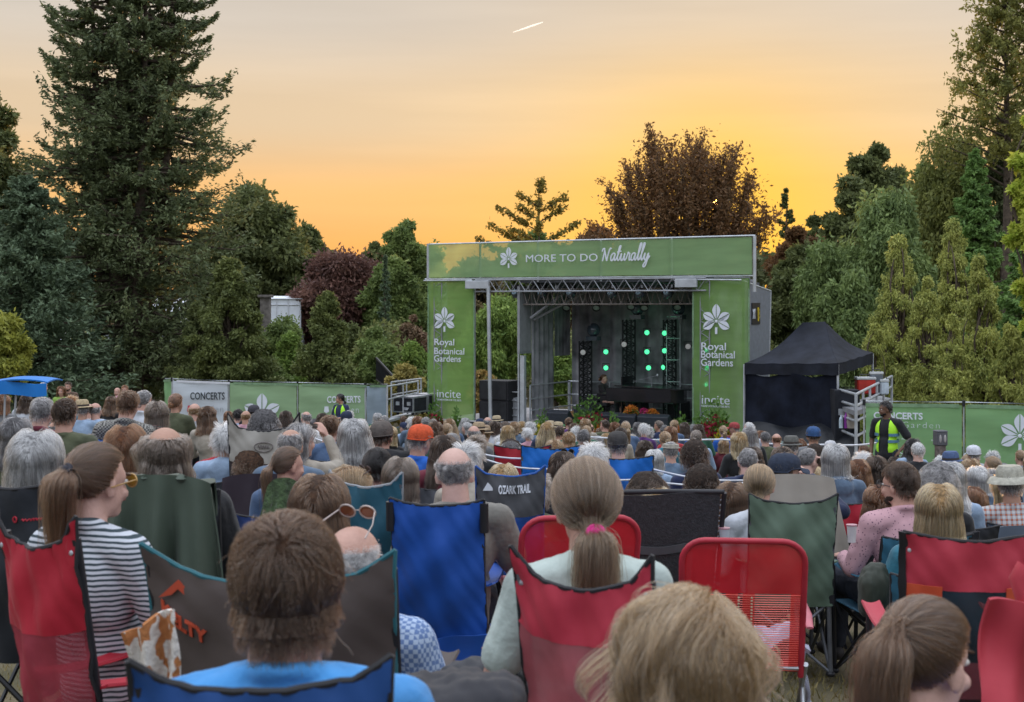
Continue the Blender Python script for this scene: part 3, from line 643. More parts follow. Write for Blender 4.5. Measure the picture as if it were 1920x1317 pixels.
    # tower banners
    for (pl, pr, nm, sh) in ((801, 887, 'left', 0), (1298, 1403, 'right', 1)):
        ua, ub = s_of(pl), s_of(pr); wv = ub - ua; zb = .85
        fr = MB(); fr.tube([(ua + .02, .12, zb), (ua + .02, .12, 5.05)], .03, 6); fr.tube([(ub - .02, .12, zb), (ub - .02, .12, 5.05)], .03, 6); fr.tube([(ua, .12, 5.05), (ub, .12, 5.05)], .025, 6); fr.tube([(ua, .12, 2.9), (ub, .12, 2.9)], .018, 6)
        truss(fr, (ua + wv * .3, .3, zb), (ua + wv * .3, .3, 5.0), .25, .25, 14, .018, .01, Vector((0, 1, 0))); fr.build('tower_frame', M_alu_d, e)
        tb = MB(); tb.grid(lambda u, v: (ua + u * wv + .012 * math.sin(v * 9), .06 + .03 * math.sin(u * 6 + v * 11), zb + v * (5.04 - zb)), 14, 40); tbo = tb.build('tower_banner', B_green, e, smooth=True)
        hm = MB()
        for uu in (ua, ub): hm.box((uu, .05, (zb + 5.04) / 2), (.035, .012, 5.04 - zb))
        hm.build('banner_hem', mat('hem_green', (.27, .42, .25), .7, trans=.3), tbo)
        uc = (ua + ub) / 2; fx = wv / 1.48
        if sh: logo(tbo, (uc - .1, -.0, z_of(602, 1340)), .40)
        else: logo(tbo, (uc - .18, -.0, z_of(602, 834)), .37)
        x0 = s_of(814) if not sh else s_of(1314)
        pys = (647, 664, 678) if not sh else (656, 671, 686); wds = [(37, 56, 50), (46, 63, 60)][sh]
        for tx, py, wd in zip(('Royal', 'Botanical', 'Gardens'), pys, wds):
            pa = 815 if not sh else 1315; lettering(tx, .26 if not sh else .27, tbo, (x0, -.02, z_of(py, pa)), width=s_of(pa + wd) - s_of(pa), bold=.001)
        pa = 819 if not sh else 1315; lettering('incite', .33, tbo, (s_of(pa), -.02, z_of(745 if not sh else 757, pa)), width=s_of(pa + (44 if not sh else 52)) - s_of(pa), bold=-.002)
        lettering('FOUNDATION FOR THE ARTS', .07, tbo, (s_of(pa), -.02, z_of(751 if not sh else 763, pa)), width=s_of(pa + (46 if not sh else 53)) - s_of(pa))
    up = MB(); up.tube([(s_of(924), -.1, .4), (s_of(919), -.1, 4.9)], .055, 8); up.build('support_pole', M_alu, e, smooth=True)
    # rear handrail and left side rail
    def rail(pts, name='handrail', zs=(.30, .62, 1.0), post=1.3):
        h = MB()
        for (a, b) in zip(pts[:-1], pts[1:]):
            a, b = Vector(a), Vector(b); n = max(1, int((b - a).length / post))
            for z in zs: h.tube([a + Vector((0, 0, z)), b + Vector((0, 0, z))], .02, 5, cap=False)
            for i in range(n + 1): q = a.lerp(b, i / n); h.tube([q, q + Vector((0, 0, zs[-1]))], .025, 5)
        return h.build(name, M_alu, e)
    rail([(3.0, D - .3, FL), (8.3, D - .3, FL)]); rail([(W0 + .22, .45, FL), (W0 + .22, D - .35, FL)]); rail([(1.9, .5, FL - .05), (2.75, .35, FL - .05)], zs=(.2, .4, .62, .85))
    st = MB()
    for i in range(4): st.box((2.25, .75 + i * .16, FL + .05 + i * .17), (.5, .2, .04))
    st.box((2.55, .62, FL + .32), (.4, .4, .64)); st.build('steel_steps', M_alu, e, bevel=.01)
    # under-deck front edge trim
    tr = MB(); tr.box((4.9, -.41, FL - .03), (9.2, .03, .06)); tr.build('deck_edge', M_black, e)
    return e
stage_root = stage()
def par_light(px, py, v, col, lit, r=.085, face=None, lab=None, grp=None):
    p = S(s_of(px, v), v, z_of(py, px, v)); e = empty('stage_light', lab, 'stage light', p, ANG, grp)
    to = (Vector((0, 0, CZ - 1.0)) - p); 
    if face: to = Vector(face)
    q = to.to_track_quat('-Y', 'Z').to_matrix().to_4x4(); Mi = Matrix.Rotation(-ANG, 4, 'Z') @ q
    m = MB(); m.xf = Mi @ Matrix.Rotation(R(90), 4, 'X')
    m.lathe([(.001, -.22), (r * .7, -.2), (r, -.06), (r * 1.12, .0), (r * 1.12, .04), (r * .98, .04), (r * .96, .0)], n=16); m.build('housing', M_black, e, smooth=True)
    l = MB(); l.xf = Mi @ Matrix.Rotation(R(90), 4, 'X'); l.lathe([(.001, .028), (r * .5, .026), (r * .95, .012)], n=16)
    l.build('lens', mat('lens_' + lit, col, .3, .05, 40, emit=col, es={'green': 1.0, 'white': .25, 'off': 0.0}[lit]), e, smooth=True)
    if lit == 'green':
        ld = bpy.data.lights.new('lamp_glow', 'POINT'); ld.energy = 0.9; ld.color = (.25, 1.0, .55); ld.shadow_soft_size = .06; lo = bpy.data.objects.new('lamp_glow', ld); COL.objects.link(lo); lo.parent = e; lo.location = (Mi @ Vector((0, -.22, 0)))
    y = MB(); y.xf = Mi; y.tube([(-r * 1.3, .06, 0), (-r * 1.3, .06, r * 1.6), (r * 1.3, .06, r * 1.6), (r * 1.3, .06, 0)], .012, 5); y.build('yoke', M_black, e)
    return e
GRN = (.10, .80, .38)
def lights():
    LT = [(1136, 660, 'upper green lamp on the leftmost light tower'), (1136, 690, 'lower green lamp on the leftmost light tower, above the pianist'), (1213, 624, 'top green lamp on the middle light tower'), (1246, 625, 'top green lamp in the column left of the right light tower'),
          (1213, 660, 'middle green lamp on the middle light tower'), (1246, 658, 'middle green lamp in the column left of the right light tower'), (1216, 690, 'lowest green lamp on the middle light tower'), (1244, 689, 'lowest green lamp left of the right light tower, turned aside'),
          (1324, 657, 'upper green lamp glowing through the right banner over the word Botanical'), (1325, 690, 'middle green lamp glowing through the right banner below the words'), (1323, 721, 'lowest green lamp glowing faintly through the right banner')]
    for i, (px, py, lb) in enumerate(LT): par_light(px, py, 2.3 if px < 1300 else 1.2, GRN, 'green', .074, lab=lb, grp='green lamps on the light towers', face=(-1, -1.2, -.1) if px == 1244 else None)
    for px, py, lb in ((1093, 661, 'white lamp on the left of the leftmost light tower'), (1170, 646, 'white lamp between the left and middle light towers'), (1290, 650, 'white lamp right of the right light tower by the banner')):
        par_light(px, py, 2.3, (.50, .49, .49), 'white', .080, lab=lb, grp='white lamps beside the light towers')
    for i, (px, py) in enumerate(((1062, 577), (1118, 577), (1183, 575), (1208, 577), (1270, 576))):
        par_light(px, py, 1.6, (.35, .42, .40), 'off', .10, face=(-.2, -1, -.8), lab='unlit flood lamp hanging under the stage roof, number %s from the left'.replace('number %s', ['first', 'second', 'third', 'fourth', 'fifth'][i]), grp='unlit lamps under the roof')
    # round heads under the front truss
    for i, px in enumerate((968, 1016, 1070, 1147, 1200, 1252)):
        p = S(s_of(px, .5), .5, z_of(551, px, .5)); e = empty('moving_head_light', 'glossy dark moving head lamp under the front truss, %s from the left' % ['first', 'second', 'third', 'fourth', 'fifth', 'sixth'][i], 'stage light', p, ANG, 'moving head lamps under the front truss')
        m = MB(); m.ell((0, 0, 0), (.13, .15, .13), 16, 10); m.build('head', mat('head_gloss', (.07, .09, .12), .2, spec=.8), e, smooth=True)
        m = MB(); m.xf = Matrix.Rotation(R(70), 4, 'X'); m.lathe([(.001, .145), (.07, .14), (.08, .12)], n=14); m.build('lens', mat('head_lens', (.35, .5, .62), .1), e, smooth=True)
        m = MB(); m.tube([(-.16, 0, -.02), (-.16, 0, .14), (.16, 0, .14), (.16, 0, -.02)], .022, 6); m.box((0, 0, .2), (.24, .16, .1)); m.build('yoke', M_black, e)
    for i, (px, top, bot, w) in enumerate(((1113, 640, 756, .40), (1195, 600, 740, .40), (1272, 600, 748, .40))):
        u = s_of(px, 2.6); zb, zt = FL, z_of(top, px, 2.6); p = S(u, 2.6, FL)
        e = empty('light_tower', ['leftmost black truss tower carrying lamps behind the pianist', 'middle black truss tower carrying three green lamps', 'right truss tower with a grey ladder frame on it'][i], 'lighting tower', p, ANG, 'black light towers on stage')
        m = MB(); truss(m, (-.13, .13, 0), (-.13, .13, zt - zb), .26, .26, 12, .025, .014, Vector((0, 1, 0))); m.build('truss_mast', M_black, e)
        m = MB(); m.box((0, 0, .03), (.75, .75, .06)); m.box((-.0, 0, .3), (.5, .5, .5)); m.build('ballast_base', M_black, e, bevel=.02)
        m = MB(); m.box((0, 0, zt - zb + .08), (.34, .3, .12)); m.ell((0, 0, zt - zb + .32), (.19, .19, .2), 14, 9); m.build('top_lamp', mat('head_gloss', (.03, .04, .06)), e, smooth=True)
        if i == 2:
            m = MB()
            for a in (-.22, .18): m.tube([(a, -.3, 0), (a, -.3, zt - zb - .1)], .016, 5)
            for k in range(5): m.tube([(-.22, -.3, .5 + k * .6), (.18, -.3, .5 + k * .6)], .016, 5)
            m.build('ladder_frame', M_alu_d, e)
lights()
def piano():
    u0, u1 = s_of(1142, .9), s_of(1278, .9); L = u1 - u0; p = S(u0, 1.45, FL); e = empty('grand_piano', 'long black concert grand piano seen side-on with its lid slightly raised', 'piano', p, ANG)
    blk = mat('piano_black', (.010, .010, .013), .18, .1, spec=.6)
    out = [(0, 0), (L * .55, 0), (L * .88, .05), (L, .35), (L * .97, .72), (L * .8, .86), (L * .55, .98), (L * .4, 1.3), (L * .2, 1.5), (0, 1.5)]
    out = [(x, y - .75) for x, y in out]
    m = MB(); m.prism(out, .62, .99, 'xy'); m.build('case', blk, e, smooth=False, bevel=.012)
    m = MB(); m.box((-.17, 0, .70), (.36, 1.46, .14)); m.box((-.15, 0, .80), (.3, 1.44, .05)); m.build('keyboard', blk, e, bevel=.01)
    m = MB(); m.box((-.2, 0, .79), (.15, 1.22, .02)); m.build('keys', mat('ivory', (.6, .6, .56), .3), e)
    m = MB(); m.xf = Matrix.Translation((0, 0, 1.01)) @ Matrix.Rotation(R(2), 4, 'Y'); m.prism([(x * .98 + .25, y) for x, y in out if x > .2 or True][:], .03, .06, 'xy'); m.build('lid', blk, e)
    m = MB(); m.box((.3, -.05, 1.16), (.03, .7, .22)); m.build('music_desk', blk, e)
    for (x, y) in ((.25, -.55), (.25, .55), (L * .82, 0)):
        m = MB(); m.lathe([(.09, .62), (.10, .5), (.06, .42), (.075, .3), (.05, .1), (.045, .06), (.06, .03), (.03, 0)], (x, y, 0), 10); m.build('leg', blk, e, smooth=True)
    m = MB(); m.tube([(.35, 0, .6), (.3, 0, .12)], .02, 5); m.box((.26, 0, .1), (.2, .25, .03)); m.build('pedal_lyre', blk, e)
    return p
PIANO = piano()
def wedge(px, py, v, w, lab):
    u = s_of(px, v); p = S(u, v, FL + .014); e = empty('floor_monitor', lab, 'stage monitor', p, ANG + R(6), 'wedge monitors along the stage front')
    m = MB(); m.prism([(-.22, 0), (.24, 0), (.24, .14), (-.05, .36), (-.22, .30)], -w / 2, w / 2, 'yz'); m.build('cabinet', mat('monitor_black', (.022, .026, .035), .5, .15, 20), e, bevel=.012)
    m = MB(); m.prism([(.252, .03), (.262, .03), (.262, .13), (-.03, .37), (-.04, .36)], -w / 2 + .04, w / 2 - .04, 'yz'); m.build('grille', M_black, e)
for i, (px, v, w, lb) in enumerate(((1050, .15, .62, 'black wedge monitor at the left, half hidden by the red plant'), (1152, .1, .85, 'wide black wedge monitor below the keyboard end of the piano'), (1178, -.1, .5, 'small low monitor between the two wide wedges'), (1228, .1, .85, 'wide black wedge monitor under the tail of the piano'), (1098, 1.6, .55, 'black wedge at the back beside the brown cloth'))): wedge(px, 0, v, w, lb)
def leafy(name, cat, lab, p, r, h, cols, n=700, seed=0, leaf=.05, pot=None, grp=None):
    rng = np.random.default_rng(seed); e = empty(name, lab, cat, p, 0, grp)
    z0 = 0
    if pot:
        m = MB(); m.lathe([(.001, 0), (pot[0] * .7, 0), (pot[0], pot[1]), (pot[0] * 1.08, pot[1]), (pot[0] * 1.08, pot[1] - .03), (.01, pot[1] - .03)], n=14); m.build('pot', mat('pot_grey', (.06, .06, .07), .6), e, smooth=True); z0 = pot[1]
    for k, (c1, c2, zf, kind) in enumerate(cols):
        u = rng.normal(size=(n, 3)); u /= np.linalg.norm(u, axis=1, keepdims=True); u[:, 2] = np.abs(u[:, 2])
        if kind == 'up': q = u * np.array((r * .8, r * .8, h)) * (rng.random((n, 1)) ** .5)
        else: q = u * np.array((r, r, h * zf)) * (.75 + .3 * rng.random((n, 1)))
        q[:, 2] += z0 + (h * (1 - zf) * .4 if kind == 'top' else 0)
        V = leaf_mesh(q, leaf, rng, u, aspect=.5); link(['foliage', 'blooms', 'accent_leaves'][k], mesh_np('fol', V, np.arange(len(V)).reshape(-1, 4)), leafmat('pl_%d_%d_%d' % tuple(int(c * 100) for c in c1), c1, c2, .3), e)
G_ = ((.10, .20, .05), (.03, .08, .02), 1, 'up')
RED = ((.30, .02, .05), (.10, .01, .03)); ORG = ((.65, .20, .03), (.35, .08, .02)); MAG = ((.50, .04, .20), (.25, .02, .10)); YEL = ((.55, .38, .03), (.3, .22, .03))
for (px, v, c, lb) in ((1184, .05, ORG, 'orange chrysanthemum in a tall grey pot in front of the piano'), (1208, .6, MAG, 'magenta chrysanthemum in a pot, middle of the three'), (1222, .6, ORG, 'orange chrysanthemum in a low pot right of the magenta one')):
    leafy('potted_chrysanthemum', 'potted plant', lb, S(s_of(px, v), v, FL + .014), .2, .24, [((.08, .15, .04), (.03, .07, .02), .7, 'dome'), (*c, 1, 'dome')], 500, int(px), .028, pot=(.13, .34 if px == 1184 else .22))
for i, (px, py, v, r, c, lb) in enumerate(((815, 778, -1.0, .28, RED, 'dark red foliage plant at the foot of the left banner'), (1112, 788, -.7, .42, RED, 'large red coleus in green foliage at the stage front'), (1090, 778, -.3, .30, (G_[0], G_[1]), 'bushy green plant left of the red coleus'),
        (1018, 800, -.7, .3, YEL, 'yellow-green plant at the stage front near the left'), (1150, 800, -.8, .26, RED, 'small red plant under the wide wedge monitor'), (1340, 795, -.9, .40, RED, 'tall red plume plant before the right banner'), (1360, 806, -1.2, .26, YEL, 'yellow flower clump at the right banner foot'),
        (1277, 806, -.9, .30, ORG, 'orange flower bed plant at the stage front'), (1312, 803, -.9, .26, YEL, 'yellow-green plant left of the tall red plume'), (1410, 800, -1.2, .24, YEL, 'yellow flowers right of the right banner beside the black skirt'), (1118, 806, -1.2, .26, ORG, 'orange flowers below the red coleus'), (855, 782, -.9, .2, (G_[0], G_[1]), 'thin green plant behind the left banner foot'))):
    w = S(s_of(px, v), v, 0); zt = CZ - (py - 570) / F * w.y; zg_ = gz(w.x, w.y)
    leafy('flower_clump', 'bedding plant', lb, (w.x, w.y, zg_), r * 1.35, max(.35, zt - zg_ + r * 1.7), [G_, (*c, .55, 'top')], 700, i + 70, .055, grp=None)
def stage_bits():
    # black speaker stack left
    ua, ub = s_of(892), s_of(944); p = S((ua + ub) / 2 + .05, .5, FL); e = empty('speaker_stack', 'tall black subwoofer stack beside the left support pole', 'loudspeaker', p, ANG)
    for k in range(2):
        m = MB(); m.box((0, 0, .28 + k * .56), (.92, .75, .55)); c = m.build('cabinet', mat('cab_black', (.014, .014, .017), .6, .2, 30), e, bevel=.012)
        m = MB(); m.box((0, -.385, .28 + k * .56), (.84, .02, .47)); m.build('grille', M_black, c)
    # brown cloth on stage floor
    p = S(s_of(1072, 2.4), 2.4, FL); m = MB(); m.grid(lambda u, v: ((u - .5) * .8, (v - .5) * .4, .03 + .10 * math.sin(PI * u) * math.sin(PI * v) * (1 + .5 * math.sin(u * 17 + v * 9))), 20, 10, .01)
    o = m.build('cloth_bundle', mat('brown_cloth', (.30, .17, .07), .9, .2), smooth=True); o.location = p; tag(o, 'crumpled brown cloth lying on the stage floor by the rail', 'cloth')
    # mic stand
    p = S(s_of(1222, 1.2), 1.2, FL); e = empty('microphone_stand', 'thin boom microphone stand over the piano', 'microphone stand', p, ANG)
    m = MB(); m.tube([(0, 0, 0), (0, 0, 1.25)], .012, 5); m.tube([(-.5, 0, 1.15), (.15, 0, 1.32)], .010, 5)
    for a in (0, 2.1, 4.2): m.tube([(0, 0, .12), (.28 * math.cos(a), .28 * math.sin(a), 0)], .01, 4)
    m.build('stand', M_steel, e); m = MB(); m.ell((.17, 0, 1.33), (.03, .03, .04), 8, 6); m.build('microphone', M_alu, e, smooth=True)
stage_bits()
# ================================================================== canopy tent at right
def canopy():
    d = 33.5; xl, xr = P(1400, 0, d).x, P(1572, 0, d - .5).x
    e = empty('canopy_tent', 'black pop-up canopy tent with black side wall beside the stage', 'canopy', (0, 0, 0)); d0 = 33.0
    FLp = P(1396, 682, 33.6); FR = P(1572, 682, 31.6); BR = P(1637, 662, 34.2); BL = FLp + (BR - FR); pk = (FR + BL) / 2; pk = P(1527, 604, pk.y); pk2 = pk + (BR - FR) * .0
    blk = mat('canopy_black', (.016, .019, .028), .8, .25, 2.5, .4, spec=.2)
    m = MB(); c4 = [FLp, FR, BR, BL]
    ridge = [pk + Vector((-.28, -.0, -.02)), pk + Vector((.28, .1, .0))]
    def quad(a, b, t1, t0, n=10):
        def fn(u, v):
            q = a.lerp(b, u).lerp(t0.lerp(t1, u), v); q = q.copy(); q.z -= .15 * math.sin(PI * v) * (1 - .3 * math.sin(PI * u)) * (1) - .0; q.z += -.03 * math.sin(PI * u) * (1 - v); return q
        m.grid(fn, n, n, .01)
    quad(c4[0], c4[1], ridge[1], ridge[0]); quad(c4[1], c4[2], ridge[1], ridge[1]); quad(c4[2], c4[3], ridge[0], ridge[1]); quad(c4[3], c4[0], ridge[0], ridge[0]); m.build('roof', blk, e, smooth=True)
    m = MB()
    for a, b in zip(c4, c4[1:] + c4[:1]): m.grid(lambda u, v: a.lerp(b, u) + Vector((0, 0, -.26 * v + .01 * math.sin(u * 25))), 16, 3, .008)
    m.build('valance', blk, e)
    m = MB(); a, b = FLp + Vector((.02, .05, -.22)), FR + Vector((0, .05, -.22))
    def wall(u, v):
        q = a.lerp(b, u); dz = (q.z - 1.05) * v; s = .09 * math.exp(-v * 6) * (math.sin(PI * ((u * 2.0) % 1)) ** 2)
        q = q + Vector((.0, .05 * math.sin(u * 9 + v * 4) + .05 * math.sin(v * 7 - u * 13), -dz - s)); return q
    m.grid(wall, 40, 30, .008); m.build('side_wall', mat('wall_black', (.009, .012, .022), .85, .25, 3, .4, spec=.15), e, smooth=True)
    for k, q in enumerate(c4):
        m = MB(); zb = 1.05 if k != 2 else 1.3; m.tube([q + Vector((0, .05, -.02)), Vector((q.x, q.y + .05, .6))], .028, 6); m.build('leg', M_alu, e)
    # skirt below
    m = MB(); s0 = P(1398, 795, 33.5); s1 = P(1600, 800, 31.4)
    m.grid(lambda u, v: s0.lerp(s1, u) + Vector((.0, -1.3 * v ** .8 + .08 * math.sin(u * 17), -.75 * v + .06 * math.sin(u * 11 + v * 5))), 30, 10, .01)
    o = m.build('ground_tarpaulin', mat('tarp', (.010, .012, .016), .45, .3, 3, .6, spec=.3), smooth=True); tag(o, 'shiny black tarpaulin sloping from the canopy wall to the lawn', 'tarpaulin')
    # scaffold platform
    e2 = empty('scaffold_platform', 'metal backstage platform with stepped handrail right of the canopy', 'platform', (0, 0, 0)); q0 = P(1605, 0, 30); q1 = P(1672, 0, 34); q0.z = 0; q1.z = 0; w = P(1575, 0, 31.6); w.z = 0
    m = MB(); zt = P(0, 765, 31).z
    m.prism([(w.x, w.y), (q0.x, q0.y), (q1.x, q1.y), (w.x + q1.x - q0.x, w.y + 4)], zt - .1, zt, 'xy'); m.build('deck', M_alu_d, e2)
    for z in (P(0, 740, 30).z, P(0, 762, 30).z, P(0, 790, 30).z, 1.6):
        m = MB(); m.tube([Vector((w.x, w.y, z)), Vector((q0.x, q0.y, z))], .03, 6); m.tube([Vector((q0.x, q0.y, z)), Vector((q1.x, q1.y, z + (.18 if z > 2 else .1)))], .03, 6); m.build('rail', M_alu, e2)
    for t in (0, .18, .36, .55, .75, 1):
        m = MB(); q = q0.lerp(q1, t); m.tube([Vector((q.x, q.y, 0 if t == 0 else zt - .1)), Vector((q.x, q.y, P(0, 738, 30).z + .18 * t))], .035 if t == 0 else .028, 6); m.build('post', M_alu, e2)
    e3 = empty('road_case', 'black road case with metal latches on the lawn under the backstage platform', 'road case', P(1590, 0, 31.3)); e3.location.z = 0
    m = MB(); m.box((0, .3, 1.75), (.55, .5, 1.5)); m.build('case_body', M_blackfab, e3, bevel=.01)
    for x in (-.13, .13):
        m = MB(); m.box((x, .04, P(0, 775, 31).z), (.14, .02, .14)); m.build('latch', M_alu, e3)
    for (nm, lb, px, py, sz, c, cat) in (('cooler', 'red and white drinks cooler on the backstage platform', 1622, 725, (.42, .3, .34), (.42, .03, .02), 'cooler'), ('shoulder_bag', 'dark gear bag on the road case right of the canopy', 1588, 745, (.42, .3, .26), (.02, .02, .025), 'bag'),
                             ('flat_case', 'grey flat case leaning on the backstage rail', 1643, 722, (.3, .1, .5), (.12, .14, .16), 'case'), ('water_jug', 'blue-white plastic jug on the backstage platform', 1657, 728, (.2, .2, .3), (.5, .58, .65), 'jug')):
        q = P(px, py, 32.5); ee = empty(nm, lb, cat, q)
        m = MB(); m.box((0, 0, 0), sz); m.build('body', mat(nm + '_c', c, .5), ee, bevel=.03)
        m = MB(); m.box((0, 0, sz[2] / 2 + .02), (sz[0] * 1.04, sz[1] * 1.04, .06)); m.build('lid', mat(nm + '_l', (.5, .52, .52) if nm != 'shoulder_bag' else (.03, .03, .035), .5), ee, bevel=.01)
        m = MB(); m.tube([(-sz[0] * .4, 0, sz[2] / 2), (-sz[0] * .3, 0, sz[2] / 2 + .1), (sz[0] * .3, 0, sz[2] / 2 + .1), (sz[0] * .4, 0, sz[2] / 2)], .012, 5); m.build('handle', M_black, ee)
    for nm, lb, px, c, r in (('drink_bottle', 'purple bottle at the canopy leg', 1586, (.25, .04, .30), .04), ('paper_bag', 'beige paper bag at the canopy leg beside the purple bottle', 1595, (.35, .31, .27), .09), ('water_bottle', 'pale blue water bottle at the canopy leg', 1577, (.45, .55, .62), .045)):
        q = P(px, 803, 30.9); m = MB(); h = .34 if nm == 'drink_bottle' else .28
        m.lathe([(.001, 0), (r, 0), (r * 1.02, h * .6), (r * .8, h * .8), (r * .4, h * .86), (r * .38, h), (.001, h)] if 'bag' not in nm else [(.001, 0), (r, 0), (r * 1.2, h * .5), (r * .95, h * .9), (r * 1.1, h * 1.2)], n=12)
        o = m.build(nm, mat(nm, c, .4), smooth=True); o.location = q; tag(o, lb, nm.split('_')[1])
canopy()
# ================================================================== fences
def fence_run(px0, d0, t0, px1, d1, t1, panels, m_, lab_fn, sag=.03, post=True, bot=None):
    """t = top pixel y; panels: list of (frac0, frac1, material, content fn, label)"""
    a = P(px0, t0, d0); b = P(px1, t1, d1)
    for (f0, f1, mm, fn, lb, grp) in panels:
        p, q = a.lerp(b, f0), a.lerp(b, f1); zg_ = gz((p.x + q.x) / 2, (p.y + q.y) / 2); ang = math.atan2(q.y - p.y, q.x - p.x); L = (q.xy - p.xy).length
        base = Vector((p.x, p.y, zg_)); e = empty('fence_panel', lb, 'fence', base, ang, grp); zt0, zt1 = p.z - zg_, q.z - zg_
        m = MB(); r = .019
        m.tube([(0, .03, 0), (0, .03, zt0 + .02), (L, .03, zt1 + .02), (L, .03, 0)], r, 6); m.tube([(0, .03, .25), (L, .03, .25)], r * .8, 5); fr = m.build('frame', M_alu if mm is not B_white else M_alu, e)
        w = MB()
        for k in range(1, int(L / .12)): w.tube([(k * .12, .035, .1), (k * .12, .035, zt0 + (zt1 - zt0) * k * .12 / L)], .0028, 3, cap=False)
        for k in range(1, int(zt0 / .25)): w.tube([(0, .035, k * .25), (L, .035, k * .25)], .0028, 3, cap=False)
        w.build('wire_mesh', M_alu_d, fr)
        if mm is not None:
            c = MB(); c.grid(lambda u, v: (.03 + u * (L - .06), .0 + sag * math.sin(u * 7 * PI / 2) * math.sin(v * 5) * .5 + .012 * math.sin(v * 19 + u * 5), .12 + v * ((zt0 + (zt1 - zt0) * u) - .15) - .02 * math.sin(PI * u)), 26, 16); co = c.build('banner', mm, e, smooth=True)
            if fn: fn(co, L, (zt0 + zt1) / 2, e)
            h = MB(); h.box((L / 2, -.02, (zt0 + zt1) / 2 - .04), (L - .1, .008, .06)); h.rot = 0; ho = h.build('banner_hem', mat('hem_green', (.27, .42, .25)) if mm is not B_white else M_white, co); ho.rotation_euler = (0, -math.atan2(zt1 - zt0, L) , 0); ho.location = (0, 0, (zt0 - zt1) / 2 + 0)
        c = MB(); c.box((.0, .03, zt0), (.05, .07, .10)); c.build('clamp', M_black, e)
def right_concert(co, L, H, e):
    s = L / 5.05
    lettering('CONCERTS', .155, co, (1.38 * s * .36, -.05, H - .27), bold=.004, width=.80)
    lettering('Garden', .15, co, (.62, -.05, H - .415), bold=-.0035, space=1.25, width=.60)
    lettering('Presented by', .04, co, (.62, -.05, H - .62), width=.22); lettering('Presented by', .04, co, (1.1, -.05, H - .63), width=.22)
    lettering('incite', .2, co, (.45, -.05, H - .86), bold=-.002, width=.38); lettering('FOUNDATION FOR THE ARTS', .03, co, (.47, -.05, H - .9), width=.4)
    b = MB(); b.box((1.25, -.04, H - .80), (.17, .006, .15)); bo = b.build('logo_box', M_letter, co); lettering('TD', .13, bo, (1.185, -.05, H - .845), mat('td_green', (.10, .22, .09)), width=.13, bold=.003)
fence_run(1620, 24.2, 755, 1807, 23.7, 757, [(0, 1, B_fence, right_concert, 'green mesh fence panel reading CONCERTS Garden behind the tall guard', 'green fence panels at right')], None, None)
fence_run(1807, 23.7, 757, 2010, 23.2, 762, [(0, 1, B_fence, lambda co, L, H, e: logo(co, (.88, -.05, H - .5), .33), 'green mesh fence panel with a large white flower at the right edge', 'green fence panels at right')], None, None)
def lf_white(co, L, H, e):
    lettering('CONCERTS', .27, co, (.50, -.05, H - .50), M_dark, bold=.005, width=.92); lettering('Garden', .27, co, (.62, -.05, H - .84), mat('grey_letter', (.36, .38, .42)), bold=-.004, width=.75, space=1.2)
    b = MB(); b.prism([(.42, H - .82), (.50, H - .86), (.58, H - .82), (.56, H - .66), (.44, H - .66)], -.05, -.04); b.build('shield_emblem', mat('pinkred', (.5, .08, .10)), co)
    for x, w in ((.62, .22), (1.05, .18), (.4, .35), (1.2, .25)): lettering('Presented by', .05, co, (x, -.05, H - (1.05 if x in (.62, 1.05) else 1.3)), mat('grey_letter', (.36, .38, .42)), width=w)
def lf_flower(co, L, H, e): logo(co, (L * .48, -.05, H - .85), .52)
def lf_concert(co, L, H, e):
    lettering('CONCERTS', .25, co, (.78, -.05, H - .50), bold=.005, width=.90); lettering('Garden', .25, co, (.9, -.05, H - .78), bold=-.004, width=.72, space=1.2)
    b = MB(); b.prism([(.70, H - .74), (.77, H - .78), (.84, H - .74), (.82, H - .60), (.72, H - .60)], -.05, -.04); b.build('shield_emblem', M_letter, co)
g2 = 'fence panels closing the lawn at left'
fence_run(308, 41, 712, 322, 38, 711, [(0, 1, B_fence, None, 'narrow green fence panel turned edge-on at the left end', g2)], None, None)
fence_run(322, 38, 712, 429, 38, 716, [(0, 1, B_white, lf_white, 'white fence banner reading CONCERTS in dark letters', g2)], None, None)
fence_run(429, 38, 716, 558, 38.3, 719, [(0, 1, B_fence_l, lf_flower, 'pale green fence banner with the top of a white flower', g2)], None, None)
fence_run(558, 38.3, 719, 686, 38.6, 722, [(0, 1, B_fence_l, lf_concert, 'pale green fence banner reading CONCERTS behind the female guard', g2)], None, None)
fence_run(686, 38.6, 722, 728, 39.4, 722, [(0, .98, B_grey, None, 'bare wire fence panel over a blue-grey sheet left of the ramp', g2)], None, None)
